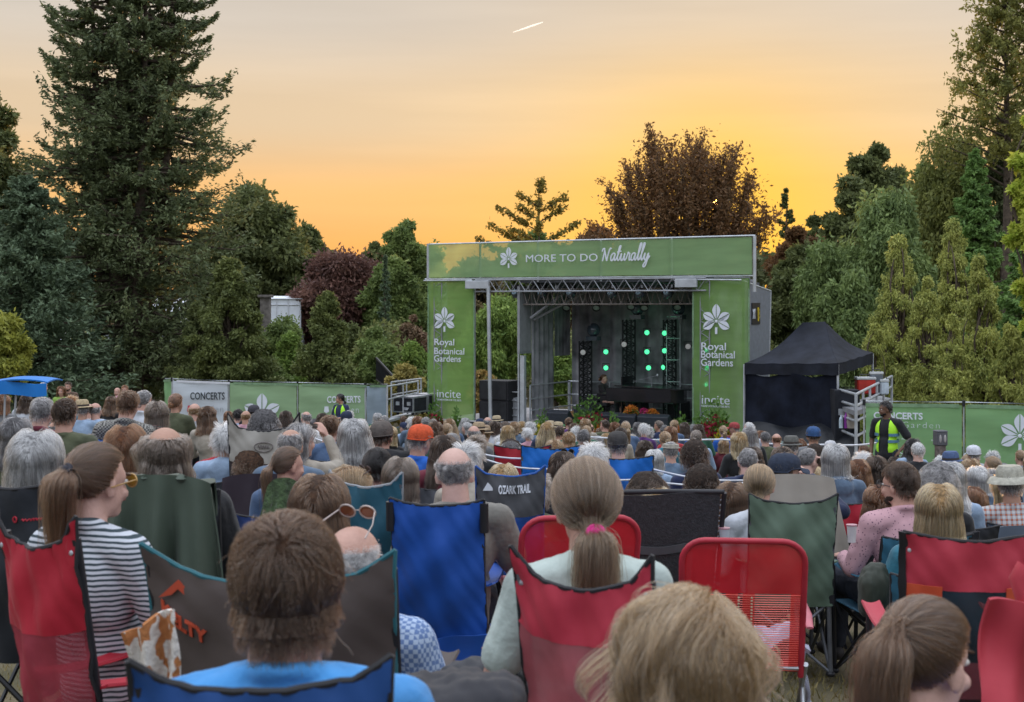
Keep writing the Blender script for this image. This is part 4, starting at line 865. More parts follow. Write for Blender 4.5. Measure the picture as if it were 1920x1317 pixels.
def left_ramp():
    e = empty('loading_ramp', 'sloping metal ramp with tubular handrails left of the stage', 'ramp', (0, 0, 0)); 
    a, b = P(725, 790, 38), P(800, 770, 41.5); m = MB(); m.grid(lambda u, v: a.lerp(b, u) + Vector((0, v * 1.4, -.05)), 4, 2, .06); m.build('ramp_deck', M_alu, e)
    for dy in (0, 1.3):
        m = MB(); p0, p1 = P(726, 725 if not dy else 722, 38), P(784, 715, 40.5)
        o = Vector((0, dy, 0)); m.tube([p0 + o + Vector((0, 0, -.95)), p0 + o, p1 + o, p1 + o + Vector((0, 0, -.6))], .025, 6); m.tube([p0 + o + Vector((0, 0, -.35)), p1 + o + Vector((0, 0, -.32))], .02, 6)
        m.tube([p0.lerp(p1, .5) + o, p0.lerp(p1, .5) + o + Vector((0, 0, -.8))], .02, 6); m.build('handrail', M_alu, e)
    mats_ = M_blackfab
    for k, (p0, p1, t, bt, lb) in enumerate((((738, 39.5), (775, 39.2), 745, 772, 'black road case with metal edges and white number on the ramp'), ((773, 40.4), (803, 40.2), 741, 770, 'second black road case right behind the numbered one'))):
        A, B = P(p0[0], bt, p0[1]), P(p1[0], bt, p1[1]); L = (B - A).length; H = (bt - t) / F * p0[1]; ee = empty('road_case', lb, 'road case', A, math.atan2(B.y - A.y, B.x - A.x), 'road cases on the left ramp')
        m = MB(); m.box((L / 2, .35, H / 2), (L, .7, H)); m.build('case_body', M_blackfab, ee)
        m = MB()
        for x in (0, L): m.box((x, 0, H / 2), (.035, .035, H + .03)); m.box((x, .7, H / 2), (.035, .035, H + .03))
        for z in (0, H): m.box((L / 2, 0, z), (L - .04, .036, .034)); m.box((0, .35, z), (.034, .66, .036)); m.box((L, .35, z), (.034, .66, .036))
        m.build('metal_edge', M_alu, ee)
        for x in (L * .22, L * .78): m.box((x, -.012, H * .58), (.11, .02, .1))
        m.build('latch', M_alu, ee)
        m = MB(); m.box((L / 2, .35, H + .02), (L, .7, .02)); m.build('lid', mat('pale_lid', (.5, .5, .52), .4), ee)
        for x in (.08, L - .08):
            for y in (.1, .6): m = MB(); m.ell((x, y, -.05), (.05, .03, .05), 8, 6); m.build('caster', M_black, ee)
        if k == 0: lettering('0227', .09, ee, (L * .5, -.03, .06), bold=.003)
left_ramp()
# rope barriers
def rope(name, lab, pts, posts=True):
    e = empty(name, lab, 'rope barrier', (0, 0, 0)); m = MB(); pp = []
    for a, b in zip(pts[:-1], pts[1:]):
        for i in range(9): t = i / 8; q = a.lerp(b, t); q.z -= .02 * math.sin(PI * t) * 2; pp.append(q)
    m.tube(pp, .006 * max(1, pts[0].y / 9), 5); m.build('rope', mat('rope_white', (.7, .72, .76), .8), e, smooth=True)
    if posts:
        for q in (pts[0], pts[-1]):
            m = MB(); m.tube([Vector((q.x, q.y, gz(q.x, q.y))), q + Vector((0, 0, .03))], .012, 5); m.build('stake', M_white, e)
rope('rope_barrier', 'upper white rope strung between chairs before the blue camp chairs', [P(880, 846, 12.5), P(1035, 856, 12.5), P(1225, 880, 12), P(1420, 900, 11.5)])
rope('rope_barrier', 'lower white rope strung between chairs before the blue camp chairs', [P(880, 850, 12), P(1030, 880, 11.7), P(1200, 899, 11.4), P(1420, 903, 11.2)])
rope('rope_barrier', 'white rope in front of the stage and the black tarpaulin', [P(1080, 818, 27), P(1356, 824, 27), P(1560, 834, 25), P(1670, 826, 23)])
rope('rope_barrier', 'short white rope crossing the aisle left of the blue chairs', [P(590, 822, 14), P(660, 826, 14)], False)
def bollard():
    p = P(1763, 808, 20.5); z = gz(p.x, p.y); e = empty('bollard_light', 'weathered wooden bollard lamp with two lenses before the right fence', 'bollard lamp', (p.x, p.y, z), R(8))
    H = p.z - z; m = MB(); m.box((0, 0, (H - .2) / 2), (.125, .125, H - .2)); m.build('post', mat('weathered_wood', (.16, .13, .115), .85, .3, 14, .5), e, bevel=.01)
    m = MB(); m.box((0, 0, H - .11), (.16, .16, .20)); m.box((0, 0, H - .005), (.17, .17, .025)); m.build('lamp_head', mat('bollard_head', (.10, .10, .11), .6), e, bevel=.012)
    for x in (-.035, .035): m = MB(); m.ell((x, -.082, H - .11), (.02, .012, .06), 10, 8); m.build('lens', mat('bollard_lens', (.35, .33, .32), .2), e, smooth=True)
bollard()
# ================================================================== white marquee and others behind
def marquee(lab, px0, px1, pye, pyr, pyb, d, grp='white marquees in the garden'):
    a, b = P(px0, pye, d), P(px1, pye, d); zb = gz(a.x, d); W = b.x - a.x; e = empty('marquee', lab, 'marquee', ((a.x + b.x) / 2, d, zb), 0, grp)
    H = a.z - zb; Hr = P(0, pyr, d).z - zb; wm = mat('marquee_white', (.80, .84, .90), .6, .03)
    m = MB(); m.grid(lambda u, v: ((u - .5) * W, 0 + 5 * 0, v * H), 12, 4, .03); m.grid(lambda u, v: (W / 2 - .03, u * 5, v * H), 6, 3, .03); m.grid(lambda u, v: (-W / 2, u * 5, v * H), 6, 3, .03); m.build('wall', wm, e)
    m = MB(); m.grid(lambda u, v: ((u - .5) * (W + .2), v * 2.5 - .1, H + (Hr - H) * v - .12 * math.sin(PI * v)), 12, 6, .03); m.grid(lambda u, v: ((u - .5) * (W + .2), 2.45 + v * 2.6, Hr - (Hr - H) * v), 12, 6, .03); m.build('roof', wm, e, smooth=True)
    m = MB()
    for x in np.linspace(-W / 2, W / 2, 4): m.tube([(x, -.03, 0), (x, -.03, H)], .04, 5)
    m.tube([(-W / 2, -.04, H * .93), (W / 2, -.04, H * .93)], .03, 5); m.build('frame', M_white, e)
marquee('white marquee end showing between the two cedars', 497, 563, 561, 556, 616, 66)
marquee('white marquee glimpsed through the lower boughs of the huge spruce', 70, 200, 668, 628, 740, 66)
marquee('white marquee roof far behind the spruce at upper level', 215, 330, 590, 560, 640, 82)
marquee('small white tent peak behind the black speaker stack', 948, 985, 704, 692, 716, 66)
marquee('small white tent seen over the ramp handrail', 762, 784, 696, 689, 705, 64)
def pillar():
    p = P(498, 0, 62); z = gz(p.x, 62); H = P(0, 558, 62).z - z; e = empty('stone_pillar', 'square stone gate pillar beside the white marquee', 'pillar', (p.x, 62, z)); st = mat('stone', (.20, .18, .165), .9, .25, 5, .5)
    m = MB(); m.box((0, 0, H / 2), (.42, .42, H)); m.build('shaft', st, e, bevel=.02); m = MB(); m.box((0, 0, H + .05), (.6, .6, .12)); m.build('capstone', st, e, bevel=.02)
pillar()
def black_stair():
    e = empty('stair_railing', 'black slatted stair railing running down toward the ramp', 'railing', (0, 0, 0)); m = MB(); a, b = P(706, 672, 47), P(752, 722, 44); a2, b2 = P(706, 712, 47), P(752, 745, 44)
    m.tube([a, b], .04, 6)
    for i in range(26): t = i / 25; m.tube([a.lerp(b, t), a2.lerp(b2, t)], .022, 4)
    m.build('balusters', M_black, e); m = MB(); m.tube([a2, b2], .03, 5); m.build('bottom_rail', M_black, e)
black_stair()
# ================================================================== people
def capsule(mb, p0, p1, r0, r1, n=12):
    p0, p1 = Vector(p0), Vector(p1); k = 5; a = []; rr = []
    d = (p1 - p0); L = d.length; t = d / L if L > 1e-6 else Vector((0, 0, 1))
    for i in range(k + 1):
        w = PI / 2 * (1 - i / k); a.append(p0 - t * r0 * math.sin(w) * .999); rr.append(max(.0006, r0 * math.cos(w)))
    for i in range(k + 1):
        w = PI / 2 * (i / k); a.append(p1 + t * r1 * math.sin(w) * .999); rr.append(max(.0006, r1 * math.cos(w)))
    mb.tube(a, rr, n)
def remesh(mb, vox, it=4, disp=None, name='m'):
    me = mb.mesh('tmpm'); o = bpy.data.objects.new('tmpo', me); COL.objects.link(o)
    m = o.modifiers.new('r', 'REMESH'); m.mode = 'VOXEL'; m.voxel_size = vox; m.use_smooth_shade = True
    s = o.modifiers.new('s', 'SMOOTH'); s.factor = .5; s.iterations = it
    dg = bpy.context.evaluated_depsgraph_get(); out = bpy.data.meshes.new_from_object(o.evaluated_get(dg))
    bpy.data.objects.remove(o); bpy.data.meshes.remove(me)
    n = len(out.vertices)
    if disp and n:
        co = np.empty(n * 3, np.float32); out.vertices.foreach_get('co', co); co = co.reshape(-1, 3)
        nn = np.empty(n * 3, np.float32); out.vertices.foreach_get('normal', nn); nn = nn.reshape(-1, 3)
        a, f, sd = disp; rg = np.random.default_rng(sd); h = np.zeros(n)
        for i in range(7):   # sum of warped waves: soft folds
            w = rg.normal(size=3) * f * (1 + i * .5) * np.array((1, 1, .55)); w2 = rg.normal(size=3) * f * .6
            h += np.abs(np.sin(co @ w + 1.7 * np.sin(co @ w2 + i))) ** 1.5 / (1 + i * .45)
        co = co + nn * ((h - h.mean()) * a)[:, None]; out.vertices.foreach_set('co', co.astype(np.float32).ravel())
    out.name = name; out.update(); return out
def skel(sex='m', pose='sit', lean=0.0, armw=0.0, arms=None, size=1.0):
    f = sex == 'f'; sw = .165 if f else .190
    if pose == 'sit':
        J = dict(pel=(0, 0, .50), waist=(0, -.05, .64), chest=(0, -.10, .80), nb=(0, -.110, .975), hc=(0, -.075, 1.115), sh=(sw, -.115, .910), el=(sw + .08, -.05, .655), wr=(sw + .03, .19, .67), hip=(.09, 0, .48), kn=(.13, .46, .50), an=(.13, .50, .09), toe=(.14, .64, .035))
    else:
        J = dict(pel=(0, 0, .95), waist=(0, .0, 1.10), chest=(0, 0, 1.29), nb=(0, -.01, 1.46), hc=(0, .03, 1.615), sh=(sw, -.005, 1.405), el=(sw + .07, -.03, 1.13), wr=(sw + .05, .07, .88), hip=(.095, 0, .93), kn=(.11, .02, .50), an=(.11, -.03, .09), toe=(.13, .12, .035))
    J = {k: Vector(v) for k, v in J.items()}
    J['R'] = {k: Vector((v.x, v.y, v.z)) for k, v in J.items() if k in ('sh', 'el', 'wr', 'hip', 'kn', 'an', 'toe')}
    J['L'] = {k: Vector((-v.x, v.y, v.z)) for k, v in J['R'].items()}
    for side, d in (arms or {}).items():
        for k, v in d.items(): J[side][k] = Vector(v)
    J['f'] = f; return J
def head_matrix(J, yaw=0, tilt=0, roll=0):
    nb = J['nb'] + Vector((0, .01, .02))
    return Matrix.Translation(nb) @ Matrix.Rotation(R(yaw), 4, 'Z') @ Matrix.Rotation(R(tilt), 4, 'X') @ Matrix.Rotation(R(roll), 4, 'Y') @ Matrix.Translation(J['hc'] - nb)
def add_hand(mb, w, d, fine, curl=.6, up=Vector((0, 0, 1))):
    d = d.normalized(); s = d.cross(up)
    s = s.normalized() if s.length > .01 else Vector((1, 0, 0)); u = s.cross(d).normalized()
    c = w + d * .05
    M = Matrix((s, d, u)).transposed(); mb.ell(c, (.040, .052, .015), 12, 8, M)
    L = (.068, .076, .070, .056)
    for i in range(4):
        a = w + d * .088 + s * ((i - 1.5) * .0205); b = a + (d * math.cos(curl * .6) - u * math.sin(curl * .6)) * L[i] * .5; e = b + (d * math.cos(curl * 1.7) - u * math.sin(curl * 1.7)) * L[i] * .5
        capsule(mb, a - d * .02, b, .0092, .0085, 8); capsule(mb, b, e, .0085, .0072, 8)
    a = w + d * .03 - s * .032; b = a - s * .025 + d * .028 - u * .012; e = b + d * .028 - u * .012 + s * .004
    capsule(mb, a, b, .012, .010, 8); capsule(mb, b, e, .010, .008, 8)
def body_mb(J, M, curl=.6):
    f = J['f']; mb = MB(); fk = .93 if f else 1.0
    # head
    mb.xf = M
    mb.ell((0, -.008, .035), (.076 * fk + .002, .095, .087), 20, 14); mb.ell((0, .028, -.03), (.060 * fk, .060, .082), 18, 12); mb.ell((0, .055, -.088), (.034, .030, .026)); mb.ell((0, .02, -.062), (.056 * fk, .055, .045))
    mb.ell((0, .062, .02), (.050, .034, .040)); capsule(mb, (0, .088, .012), (0, .104, -.028), .009, .013); mb.ell((0, .086, -.058), (.022, .012, .009))
    mb.ell((.030, .078, -.035), (.022, .016, .02)); mb.ell((-.030, .078, -.035), (.022, .016, .02))
    for s in (1, -1):
        Me = Matrix.Rotation(R(-22 * s), 3, 'Z') @ Matrix.Rotation(R(-8), 3, 'X'); mb.ell((s * .080 * fk, -.006, -.012), (.0085, .019, .033), 12, 10, Me); mb.ell((s * .076 * fk, .0, -.022), (.010, .012, .02))
    mb.xf = Matrix.Identity(4)
    nr = .050 if f else .060; nc = M @ Vector((0, -.028, -.055)); capsule(mb, nc, J['nb'] + Vector((0, .0, -.03)), nr, nr * 1.12, 16)
    # torso
    k = .92 if f else 1.0
    capsule(mb, J['pel'], J['waist'], .145, .125); mb.ell(J['chest'], (.165 * k, .115, .19), 18, 12)
    for sd in 'LR':
        a = J[sd]; s = 1 if sd == 'R' else -1
        capsule(mb, J['nb'] + Vector((s * .025, 0, -.03)), a['sh'] + Vector((-s * .01, 0, 0)), .056 * k, .058 * k); capsule(mb, J['nb'] + Vector((s * .01, -.01, .01)), J['chest'] + Vector((s * .06, 0, .08)), .045, .08); capsule(mb, a['sh'], a['el'], .055 * k, .042 * k); capsule(mb, a['el'], a['wr'], .042 * k, .026 * k)
        add_hand(mb, a['wr'], a['wr'] - a['el'], True, curl)
        capsule(mb, a['hip'], a['kn'], .088, .058); capsule(mb, a['kn'], a['an'], .056, .038); capsule(mb, a['an'] + Vector((0, -.03, -.04)), a['toe'], .036, .03)
    return mb
def shirt_mb(J, M, sleeve='long', infl=.013, collar=None, puff=0.0, hem=True, loose=0.0):
    f = J['f']; k = .92 if f else 1.0; mb = MB(); i = infl + puff
    capsule(mb, J['pel'] + Vector((0, 0, -.03)), J['waist'], .150 + i + loose, .130 + i + loose, 16); mb.ell(J['chest'], (.167 * k + i + loose, .118 + i, .185 + i * .6), 20, 14)
    for sd in 'LR':
        a = J[sd]; s = 1 if sd == 'R' else -1
        capsule(mb, J['nb'] + Vector((s * .028, -.003, -.032)), a['sh'] + Vector((-s * .01, 0, 0)), .056 * k + i, .060 * k + i); capsule(mb, J['nb'] + Vector((s * .012, -.012, -.004)), J['chest'] + Vector((s * .06, 0, .08)), .047 + i * .8, .08 + i)
        if sleeve == 'long': capsule(mb, a['sh'], a['el'], .058 * k + i, .046 * k + i); capsule(mb, a['el'], a['wr'].lerp(a['el'], .08), .046 * k + i, .032 * k + i)
        elif sleeve == 'short': capsule(mb, a['sh'], a['sh'].lerp(a['el'], .72), .062 * k + i, .056 * k + i)
        elif sleeve == 'none': pass
    if collar:
        n = J['nb'] + Vector((0, .004, .0)); rr, th, z = {'crew': (.062, .011, -.012), 'collar': (.066, .019, .006), 'hood': (.075, .034, -.01), 'jacket': (.072, .024, .004), 'scarf': (.07, .04, .02)}[collar]
        if f: rr -= .008
        rr += .004
        mb.tube([n + Vector((rr * math.cos(a), rr * math.sin(a), z - .025 * math.sin(a))) for a in np.linspace(0, 2 * PI, 19)], th, 8)
        if collar == 'hood': mb.ell(J['nb'] + Vector((0, -.085, -.05)), (.12, .05, .085), 14, 10)
    return mb
def trouser_mb(J, infl=.012):
    mb = MB(); capsule(mb, J['pel'] + Vector((0, 0, -.03)), J['pel'] + Vector((0, 0, .03)), .155, .150)
    for sd in 'LR':
        a = J[sd]; capsule(mb, a['hip'], a['kn'], .09 + infl, .066 + infl); capsule(mb, a['kn'], a['an'] + Vector((0, 0, .03)), .064 + infl, .052 + infl)
    return mb
def shoes_mb(J):
    mb = MB()
    for sd in 'LR': a = J[sd]; capsule(mb, a['an'] + Vector((0, -.035, -.042)), a['toe'] + Vector((0, .02, .005)), .046, .040)
    return mb
# ---- hair
SC = np.array((0, -.008, .035)); SR = np.array((.080, .099, .091))
def hairline(u, front=1.0):
    z = np.interp(u[:, 1], [-1, -.4, -.12, .12, .35, .6, 1], [-.80, -.72, -.38, .02, .36, .46, .52])
    return u[:, 2] > z
def roots(n, rng, bald=None):
    out = []
    while sum(len(o) for o in out) < n:
        u = rng.normal(size=(n * 2, 3)); u /= np.linalg.norm(u, axis=1, keepdims=True); u = u[hairline(u)]
        if bald is not None:
            # bald crown: keep only below a line
            u = u[(u[:, 2] < bald + .12 * rng.normal(size=len(u)) * .5)]
        out.append(u)
    return np.concatenate(out)[:n]
def hairsim(style, n, k, seed, L=.2, vol=.02, wave=0.0, wf=9.0, part=0.0, cut=None, tie=None, tail=.25, tw=.03, bald=None, clump=.5, G=90, curl=.012, spread=.035, grp_amp=.010):
    rng = np.random.default_rng(seed); u0 = roots(n, rng, bald); p = SC + SR * u0
    nrm = (u0 / SR); nrm /= np.linalg.norm(nrm, axis=1, keepdims=True)
    gid = rng.integers(0, G, n)
    gc = SC + SR * roots(G, rng, bald)
    gid = np.argmin(((p[:, None, :] - gc[None]) ** 2).sum(2) + rng.random((n, G)) * .0003, 1) if n * G < 3e6 else gid
    gd = rng.normal(size=(G, 3)); gp = rng.random(G) * 6.28; gl = .82 + .3 * rng.random(G)
    off = (.002 + vol * rng.random(n) ** .7)
    if style in ('hang', 'short', 'fluff'):
        Ls = L * gl[gid] * (.85 + .25 * rng.random(n)); step = (Ls / (k - 1))[:, None]; pts = [p]; d = nrm.copy()
        if style != 'hang': d = nrm * (.45 if style == 'short' else 1.1)
        else: d = nrm * .25 + np.stack([np.sign(p[:, 0] - part) * .6, 0 * p[:, 0], 0 * p[:, 0]], 1) * np.clip((p[:, 2:3] - .06) / .06, 0, 1)
        q = p.copy()
        for i in range(1, k):
            top = np.clip((q[:, 2] - .04) / .08, 0, 1); sg = np.tanh((q[:, 0] - part) * 60)
            if style == 'hang': fl = np.stack([sg * (.75 * top), -.35 * top - .8 * np.clip((q[:, 1] - .0) / .06, 0, 1) * (q[:, 2] > -.06), -1 + 0 * top], 1)
            else:
                wh = np.array((.012, -.085, .085)); r_ = q - wh; r_[:, 2] *= .6; fl = r_ / (np.linalg.norm(r_, axis=1, keepdims=True) + 1e-6)
                fl = fl * (.5 + .5 * top[:, None]) + np.stack([0 * sg + .35 * top, .1 - .35 * (1 - top), -.5 - .9 * (1 - top)], 1) + (.22 if style == 'fluff' or L < .045 else .10) * gd[gid]
            st = .5 if style == 'hang' else .62
            d = d * st + fl * (1 - st); d /= np.linalg.norm(d, axis=1, keepdims=True) + 1e-9; q = q + d * step
            rr = SR + off[:, None] * (1 + (.35 if style == 'hang' else 0) * np.clip(-q[:, 2:3] / .06, 0, 1)); w = (q - SC) / rr; m_ = np.linalg.norm(w, axis=1); ins = m_ < 1; q[ins] = SC + (w[ins] / m_[ins, None]) * rr[ins]; ot = (m_ > 1.0) & (q[:, 2] > (-.03 if style == 'hang' else -.015)) & (style != 'fluff'); q[ot] = SC + (w[ot] / m_[ot, None]) * rr[ot] * (1 + np.minimum(m_[ot] - 1, .5) * .25)[:, None]
            # jaw / neck
            low = q[:, 2] < -.05
            rad = np.hypot(q[:, 0], q[:, 1] + .03); mn = .066 + off * .8; fx = low & (rad < mn); sc_ = mn[fx] / np.maximum(rad[fx], 1e-4); f2 = low & (rad > .088) & (style == 'short'); q[f2, :2] *= .90; q[fx, 0] *= sc_; q[fx, 1] = (q[fx, 1] + .03) * sc_ - .03
            lo2 = q[:, 2] < -.135; tgt = -.125 - off * .9; fx = lo2 & (q[:, 1] > tgt); q[fx, 1] = q[fx, 1] * .35 + tgt[fx] * .65
            if cut is not None: c_ = cut + .012 * rng.normal(size=n) * .5; fx = q[:, 2] < c_; q[fx, 2] = c_[fx]
            pts.append(q.copy())
        X = np.stack(pts, 1)
    elif style in ('pony', 'bun'):
        T = np.array(tie); uT = (T - SC) / SR; uT /= np.linalg.norm(uT); k1 = k // 2; ts = np.linspace(0, 1, k1)
        om = np.arccos(np.clip(u0 @ uT, -1, 1))[:, None, None]; t_ = ts[None, :, None]
        # keep paths sleek by going around the head
        so = np.sin(om) + 1e-6; uu = np.sin((1 - t_) * om) / so * u0[:, None, :] + np.sin(t_ * om) / so * uT[None, None, :]
        uu /= np.linalg.norm(uu, axis=2, keepdims=True)
        X1 = SC + uu * (SR + off[:, None, None] * (1 - .5 * t_) + .004 * np.sin(t_ * PI))
        J_ = rng.normal(size=(n, 3)) * .006 + uT * .012; X1[:, -1] = T + J_
        k2 = k - k1; t2 = np.linspace(0, 1, k2 + 1)[1:]
        a = rng.random(n) * 6.28; rr = rng.random(n) ** .5; Lt = tail * (.7 + .35 * rng.random(n)) * gl[gid]
        if style == 'pony':
            prof = np.interp(t2, [0, .25, .6, 1], [.45, 1.0, .9, .5]) * tw
            bk = np.interp(t2, [0, .15, .4, 1], [0, .6, 1, .9]) * .035
            X2 = T[None, None, :] + np.stack([np.cos(a)[:, None] * rr[:, None] * prof[None], -.015 - bk[None] * (1 if T[2] > -.02 else .5) + np.sin(a)[:, None] * rr[:, None] * prof[None] * .7, .012 * np.sin(t2 * PI)[None] * (T[2] > 0) - Lt[:, None] * t2[None] ** 1.15], 2)
        else:
            ph = a[:, None] + t2[None] * 5.5; el = (rng.random(n) - .5)[:, None] * 2.4; R0 = .030 * (.75 + .3 * rr)[:, None]
            X2 = T[None, None, :] + uT[None, None, :] * .022 + np.stack([np.cos(ph) * np.cos(el) * R0, np.sin(el) * R0 * .8 + 0 * ph, np.sin(ph) * np.cos(el) * R0], 2)
        X = np.concatenate([X1, X2], 1)
    elif style == 'curly':
        t_ = np.linspace(0, 1, k)[None, :, None]; Ls = L * gl[gid] * (.75 + .35 * rng.random(n)); dn = nrm + .25 * gd[gid] + np.array((0, -.1, -.15))
        dn /= np.linalg.norm(dn, axis=1, keepdims=True); a1 = np.cross(dn, rng.normal(size=(n, 3))); a1 /= np.linalg.norm(a1, axis=1, keepdims=True); b1 = np.cross(dn, a1)
        ph = gp[gid][:, None, None] + rng.random((n, 1, 1)) * .9 + t_ * 14
        X = p[:, None, :] + dn[:, None, :] * (Ls[:, None, None] * vol * 10 * (1 - (1 - t_) ** 1.6) * .55) + a1[:, None, :] * curl * np.cos(ph) * (t_ > 0) + b1[:, None, :] * curl * np.sin(ph)
        X[:, :, 2] -= (Ls[:, None] * t_[..., 0] ** 2 * .55); X[:, :, :2] += X[:, :, :2] * 0.0
        rad = np.hypot(X[:, :, 0], X[:, :, 1] + .02); fx = (X[:, :, 2] < -.04) & (rad < .085); s = np.where(fx, .085 / np.maximum(rad, .01), 1); X[:, :, 0] *= s; X[:, :, 1] = (X[:, :, 1] + .02) * s - .02
    t_ = np.linspace(0, 1, X.shape[1])[None, :, None]
    if style != 'curly':
        X = X + gd[gid][:, None, :] * grp_amp * t_ ** 1.3 * .6
        if wave: X = X + gd[gid][:, None, :] * wave * t_ * np.sin(gp[gid][:, None, None] + t_ * wf)
    if style in ('hang', 'short', 'fluff'):
        cnt = np.bincount(gid, minlength=G)[:, None, None] + 1e-6; mean = np.zeros((G,) + X.shape[1:]); np.add.at(mean, gid, X); mean /= cnt; cc = clump * (.55 if style == 'hang' else .35)
        X = X + (mean[gid] - X) * cc * t_ ** 1.4
    fly = rng.random(n) < (.03 if L > .1 else .012); X[fly] += (rng.normal(size=(int(fly.sum()), 1, 3)) * .018 + rng.normal(size=(int(fly.sum()), 1, 3)) * .008 * np.sin(t_ * 5)) * t_ ** 1.2
    X = X + rng.normal(size=X.shape) * .0010 * t_
    return X
def curves_obj(X, r, m, parent, tipr=.4, name='strands'):
    n, k, _ = X.shape; h = bpy.data.hair_curves.new(name); h.add_curves([k] * n)
    h.attributes['position'].data.foreach_set('vector', X.astype(np.float32).ravel()) if 'position' in h.attributes else h.points.foreach_set('position', X.astype(np.float32).ravel())
    ra = h.attributes.get('radius') or h.attributes.new('radius', 'FLOAT', 'POINT'); pr = r * (1 - (1 - tipr) * np.linspace(0, 1, k) ** 1.5)
    ra.data.foreach_set('value', np.tile(pr, n).astype(np.float32)); return h
def shell_mesh(off, bald=None, bump=0.0, seed=0, res=26, droop=0.0):
    V = []; rg = random.Random(seed); ph = [rg.random() * 6 for _ in range(6)]; nu, nv = res * 2, res
    u = np.array([(math.sin(PI * j / nv) * math.cos(2 * PI * i / nu), math.sin(PI * j / nv) * math.sin(2 * PI * i / nu), math.cos(PI * j / nv)) for j in range(nv + 1) for i in range(nu)])
    keep = hairline(u)
    if bald is not None: keep &= u[:, 2] < bald
    o = off + bump * (np.sin(u[:, 0] * 11 + ph[0]) * np.sin(u[:, 1] * 13 + ph[1]) * np.sin(u[:, 2] * 12 + ph[2]))
    V = SC + u * (SR + o[:, None]) if bump else SC + u * (SR + off)
    Fq = []
    for j in range(nv):
        for i in range(nu):
            a = j * nu + i; b = j * nu + (i + 1) % nu
            if keep[a] and keep[b] and keep[a + nu] and keep[b + nu]: Fq.append((a, a + nu, b + nu, b))
    Fq = np.array(Fq); used, inv = np.unique(Fq.ravel(), return_inverse=True)
    return mesh_np('hair', V[used], inv.reshape(-1, 4), True)
HC = {k: tuple(x * .62 for x in v) if k not in ('white', 'ltgrey') else tuple(x * .8 for x in v) for k, v in dict(brown=(.115, .058, .030), dark=(.05, .029, .018), black=(.018, .016, .016), auburn=(.19, .075, .032), blonde=(.52, .33, .15), sandy=(.33, .19, .09), grey=(.30, .29, .29), ltgrey=(.46, .46, .46), white=(.66, .66, .66), greybrown=(.18, .135, .105), ash=(.17, .105, .06), deep=(.085, .046, .026), dkgrey=(.14, .135, .14), ginger=(.32, .13, .05)).items()}
def hair_mat(c):
    nm = 'hair_' + c
    if nm in MATS: return MATS[nm]
    col = HC[c]; m = bpy.data.materials.new(nm); m.use_nodes = True; nt = m.node_tree; N = nt.nodes; L = nt.links; N.clear(); out = N.new('ShaderNodeOutputMaterial')
    b = N.new('ShaderNodeBsdfHairPrincipled'); b.parametrization = 'COLOR'; b.inputs['Roughness'].default_value = .30; b.inputs['Radial Roughness'].default_value = .45
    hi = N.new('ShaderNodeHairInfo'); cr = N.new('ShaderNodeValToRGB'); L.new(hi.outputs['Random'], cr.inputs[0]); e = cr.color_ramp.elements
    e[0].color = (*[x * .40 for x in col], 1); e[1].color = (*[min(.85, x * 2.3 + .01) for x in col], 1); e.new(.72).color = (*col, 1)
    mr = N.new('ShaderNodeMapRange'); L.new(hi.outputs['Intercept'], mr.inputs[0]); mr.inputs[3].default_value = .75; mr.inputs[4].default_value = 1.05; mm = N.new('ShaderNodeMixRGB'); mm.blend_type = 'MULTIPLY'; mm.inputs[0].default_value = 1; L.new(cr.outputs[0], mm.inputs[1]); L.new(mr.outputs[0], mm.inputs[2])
    L.new(mm.outputs[0], b.inputs['Color']); L.new(b.outputs[0], out.inputs[0]); MATS[nm] = m; return m
def shell_mat(c):
    col = HC[c]; return mat('scalp_' + c, tuple(x * .95 for x in col), .8, .35, 60, .6, bscale=140)
SKIN = {k: mat('skin_' + k, c, .5, .08, 14, .15, bscale=90, spec=.4) for k, c in dict(fair=(.50, .29, .225), tan=(.42, .235, .165), pale=(.56, .35, .29), brown=(.16, .085, .055)).items()}
STY = {  # style: (sim kwargs, shell offset, width of the hairdo, bald, top pad)
    'short': (dict(style='short', L=.042, vol=.012, grp_amp=.006), .005, .182, None, .012), 'buzz': (dict(style='short', L=.014, vol=.003), .002, .163, None, .004),
    'thin': (dict(style='short', L=.030, vol=.006, bald=.62), .002, .170, .60, .002), 'bald': (dict(style='short', L=.012, vol=.002, bald=.35), .0015, .160, .34, .0),
    'fluff': (dict(style='fluff', L=.065, vol=.022), .010, .20, None, .028), 'bob': (dict(style='hang', L=.26, vol=.028, cut=-.12), .014, .235, None, .026),
    'medium': (dict(style='hang', L=.32, vol=.026, cut=-.20, wave=.008), .012, .235, None, .024), 'long': (dict(style='hang', L=.46, vol=.024, wave=.006), .010, .228, None, .022),
    'wavy': (dict(style='hang', L=.44, vol=.034, wave=.018, wf=14), .014, .255, None, .028), 'fringe': (dict(style='hang', L=.24, vol=.024, bald=.52, wave=.008, cut=-.145), .008, .21, .50, .0),
    'pony': (dict(style='pony', tie=(0, -.112, .015), tail=.26, vol=.008, tw=.038), .005, .172, None, .012), 'hipony': (dict(style='pony', tie=(0, -.095, .075), tail=.34, vol=.008, tw=.040), .005, .172, None, .012),
    'lowpony': (dict(style='pony', tie=(0, -.098, -.05), tail=.10, vol=.009), .005, .172, None, .012), 'bun': (dict(style='bun', tie=(0, -.105, .0), vol=.008), .005, .172, None, .012),
    'curly': (dict(style='curly', L=.10, vol=.10, curl=.010), .035, .27, None, .085), 'curlylong': (dict(style='curly', L=.17, vol=.08, curl=.012), .03, .27, None, .07)}
HCACHE = {}
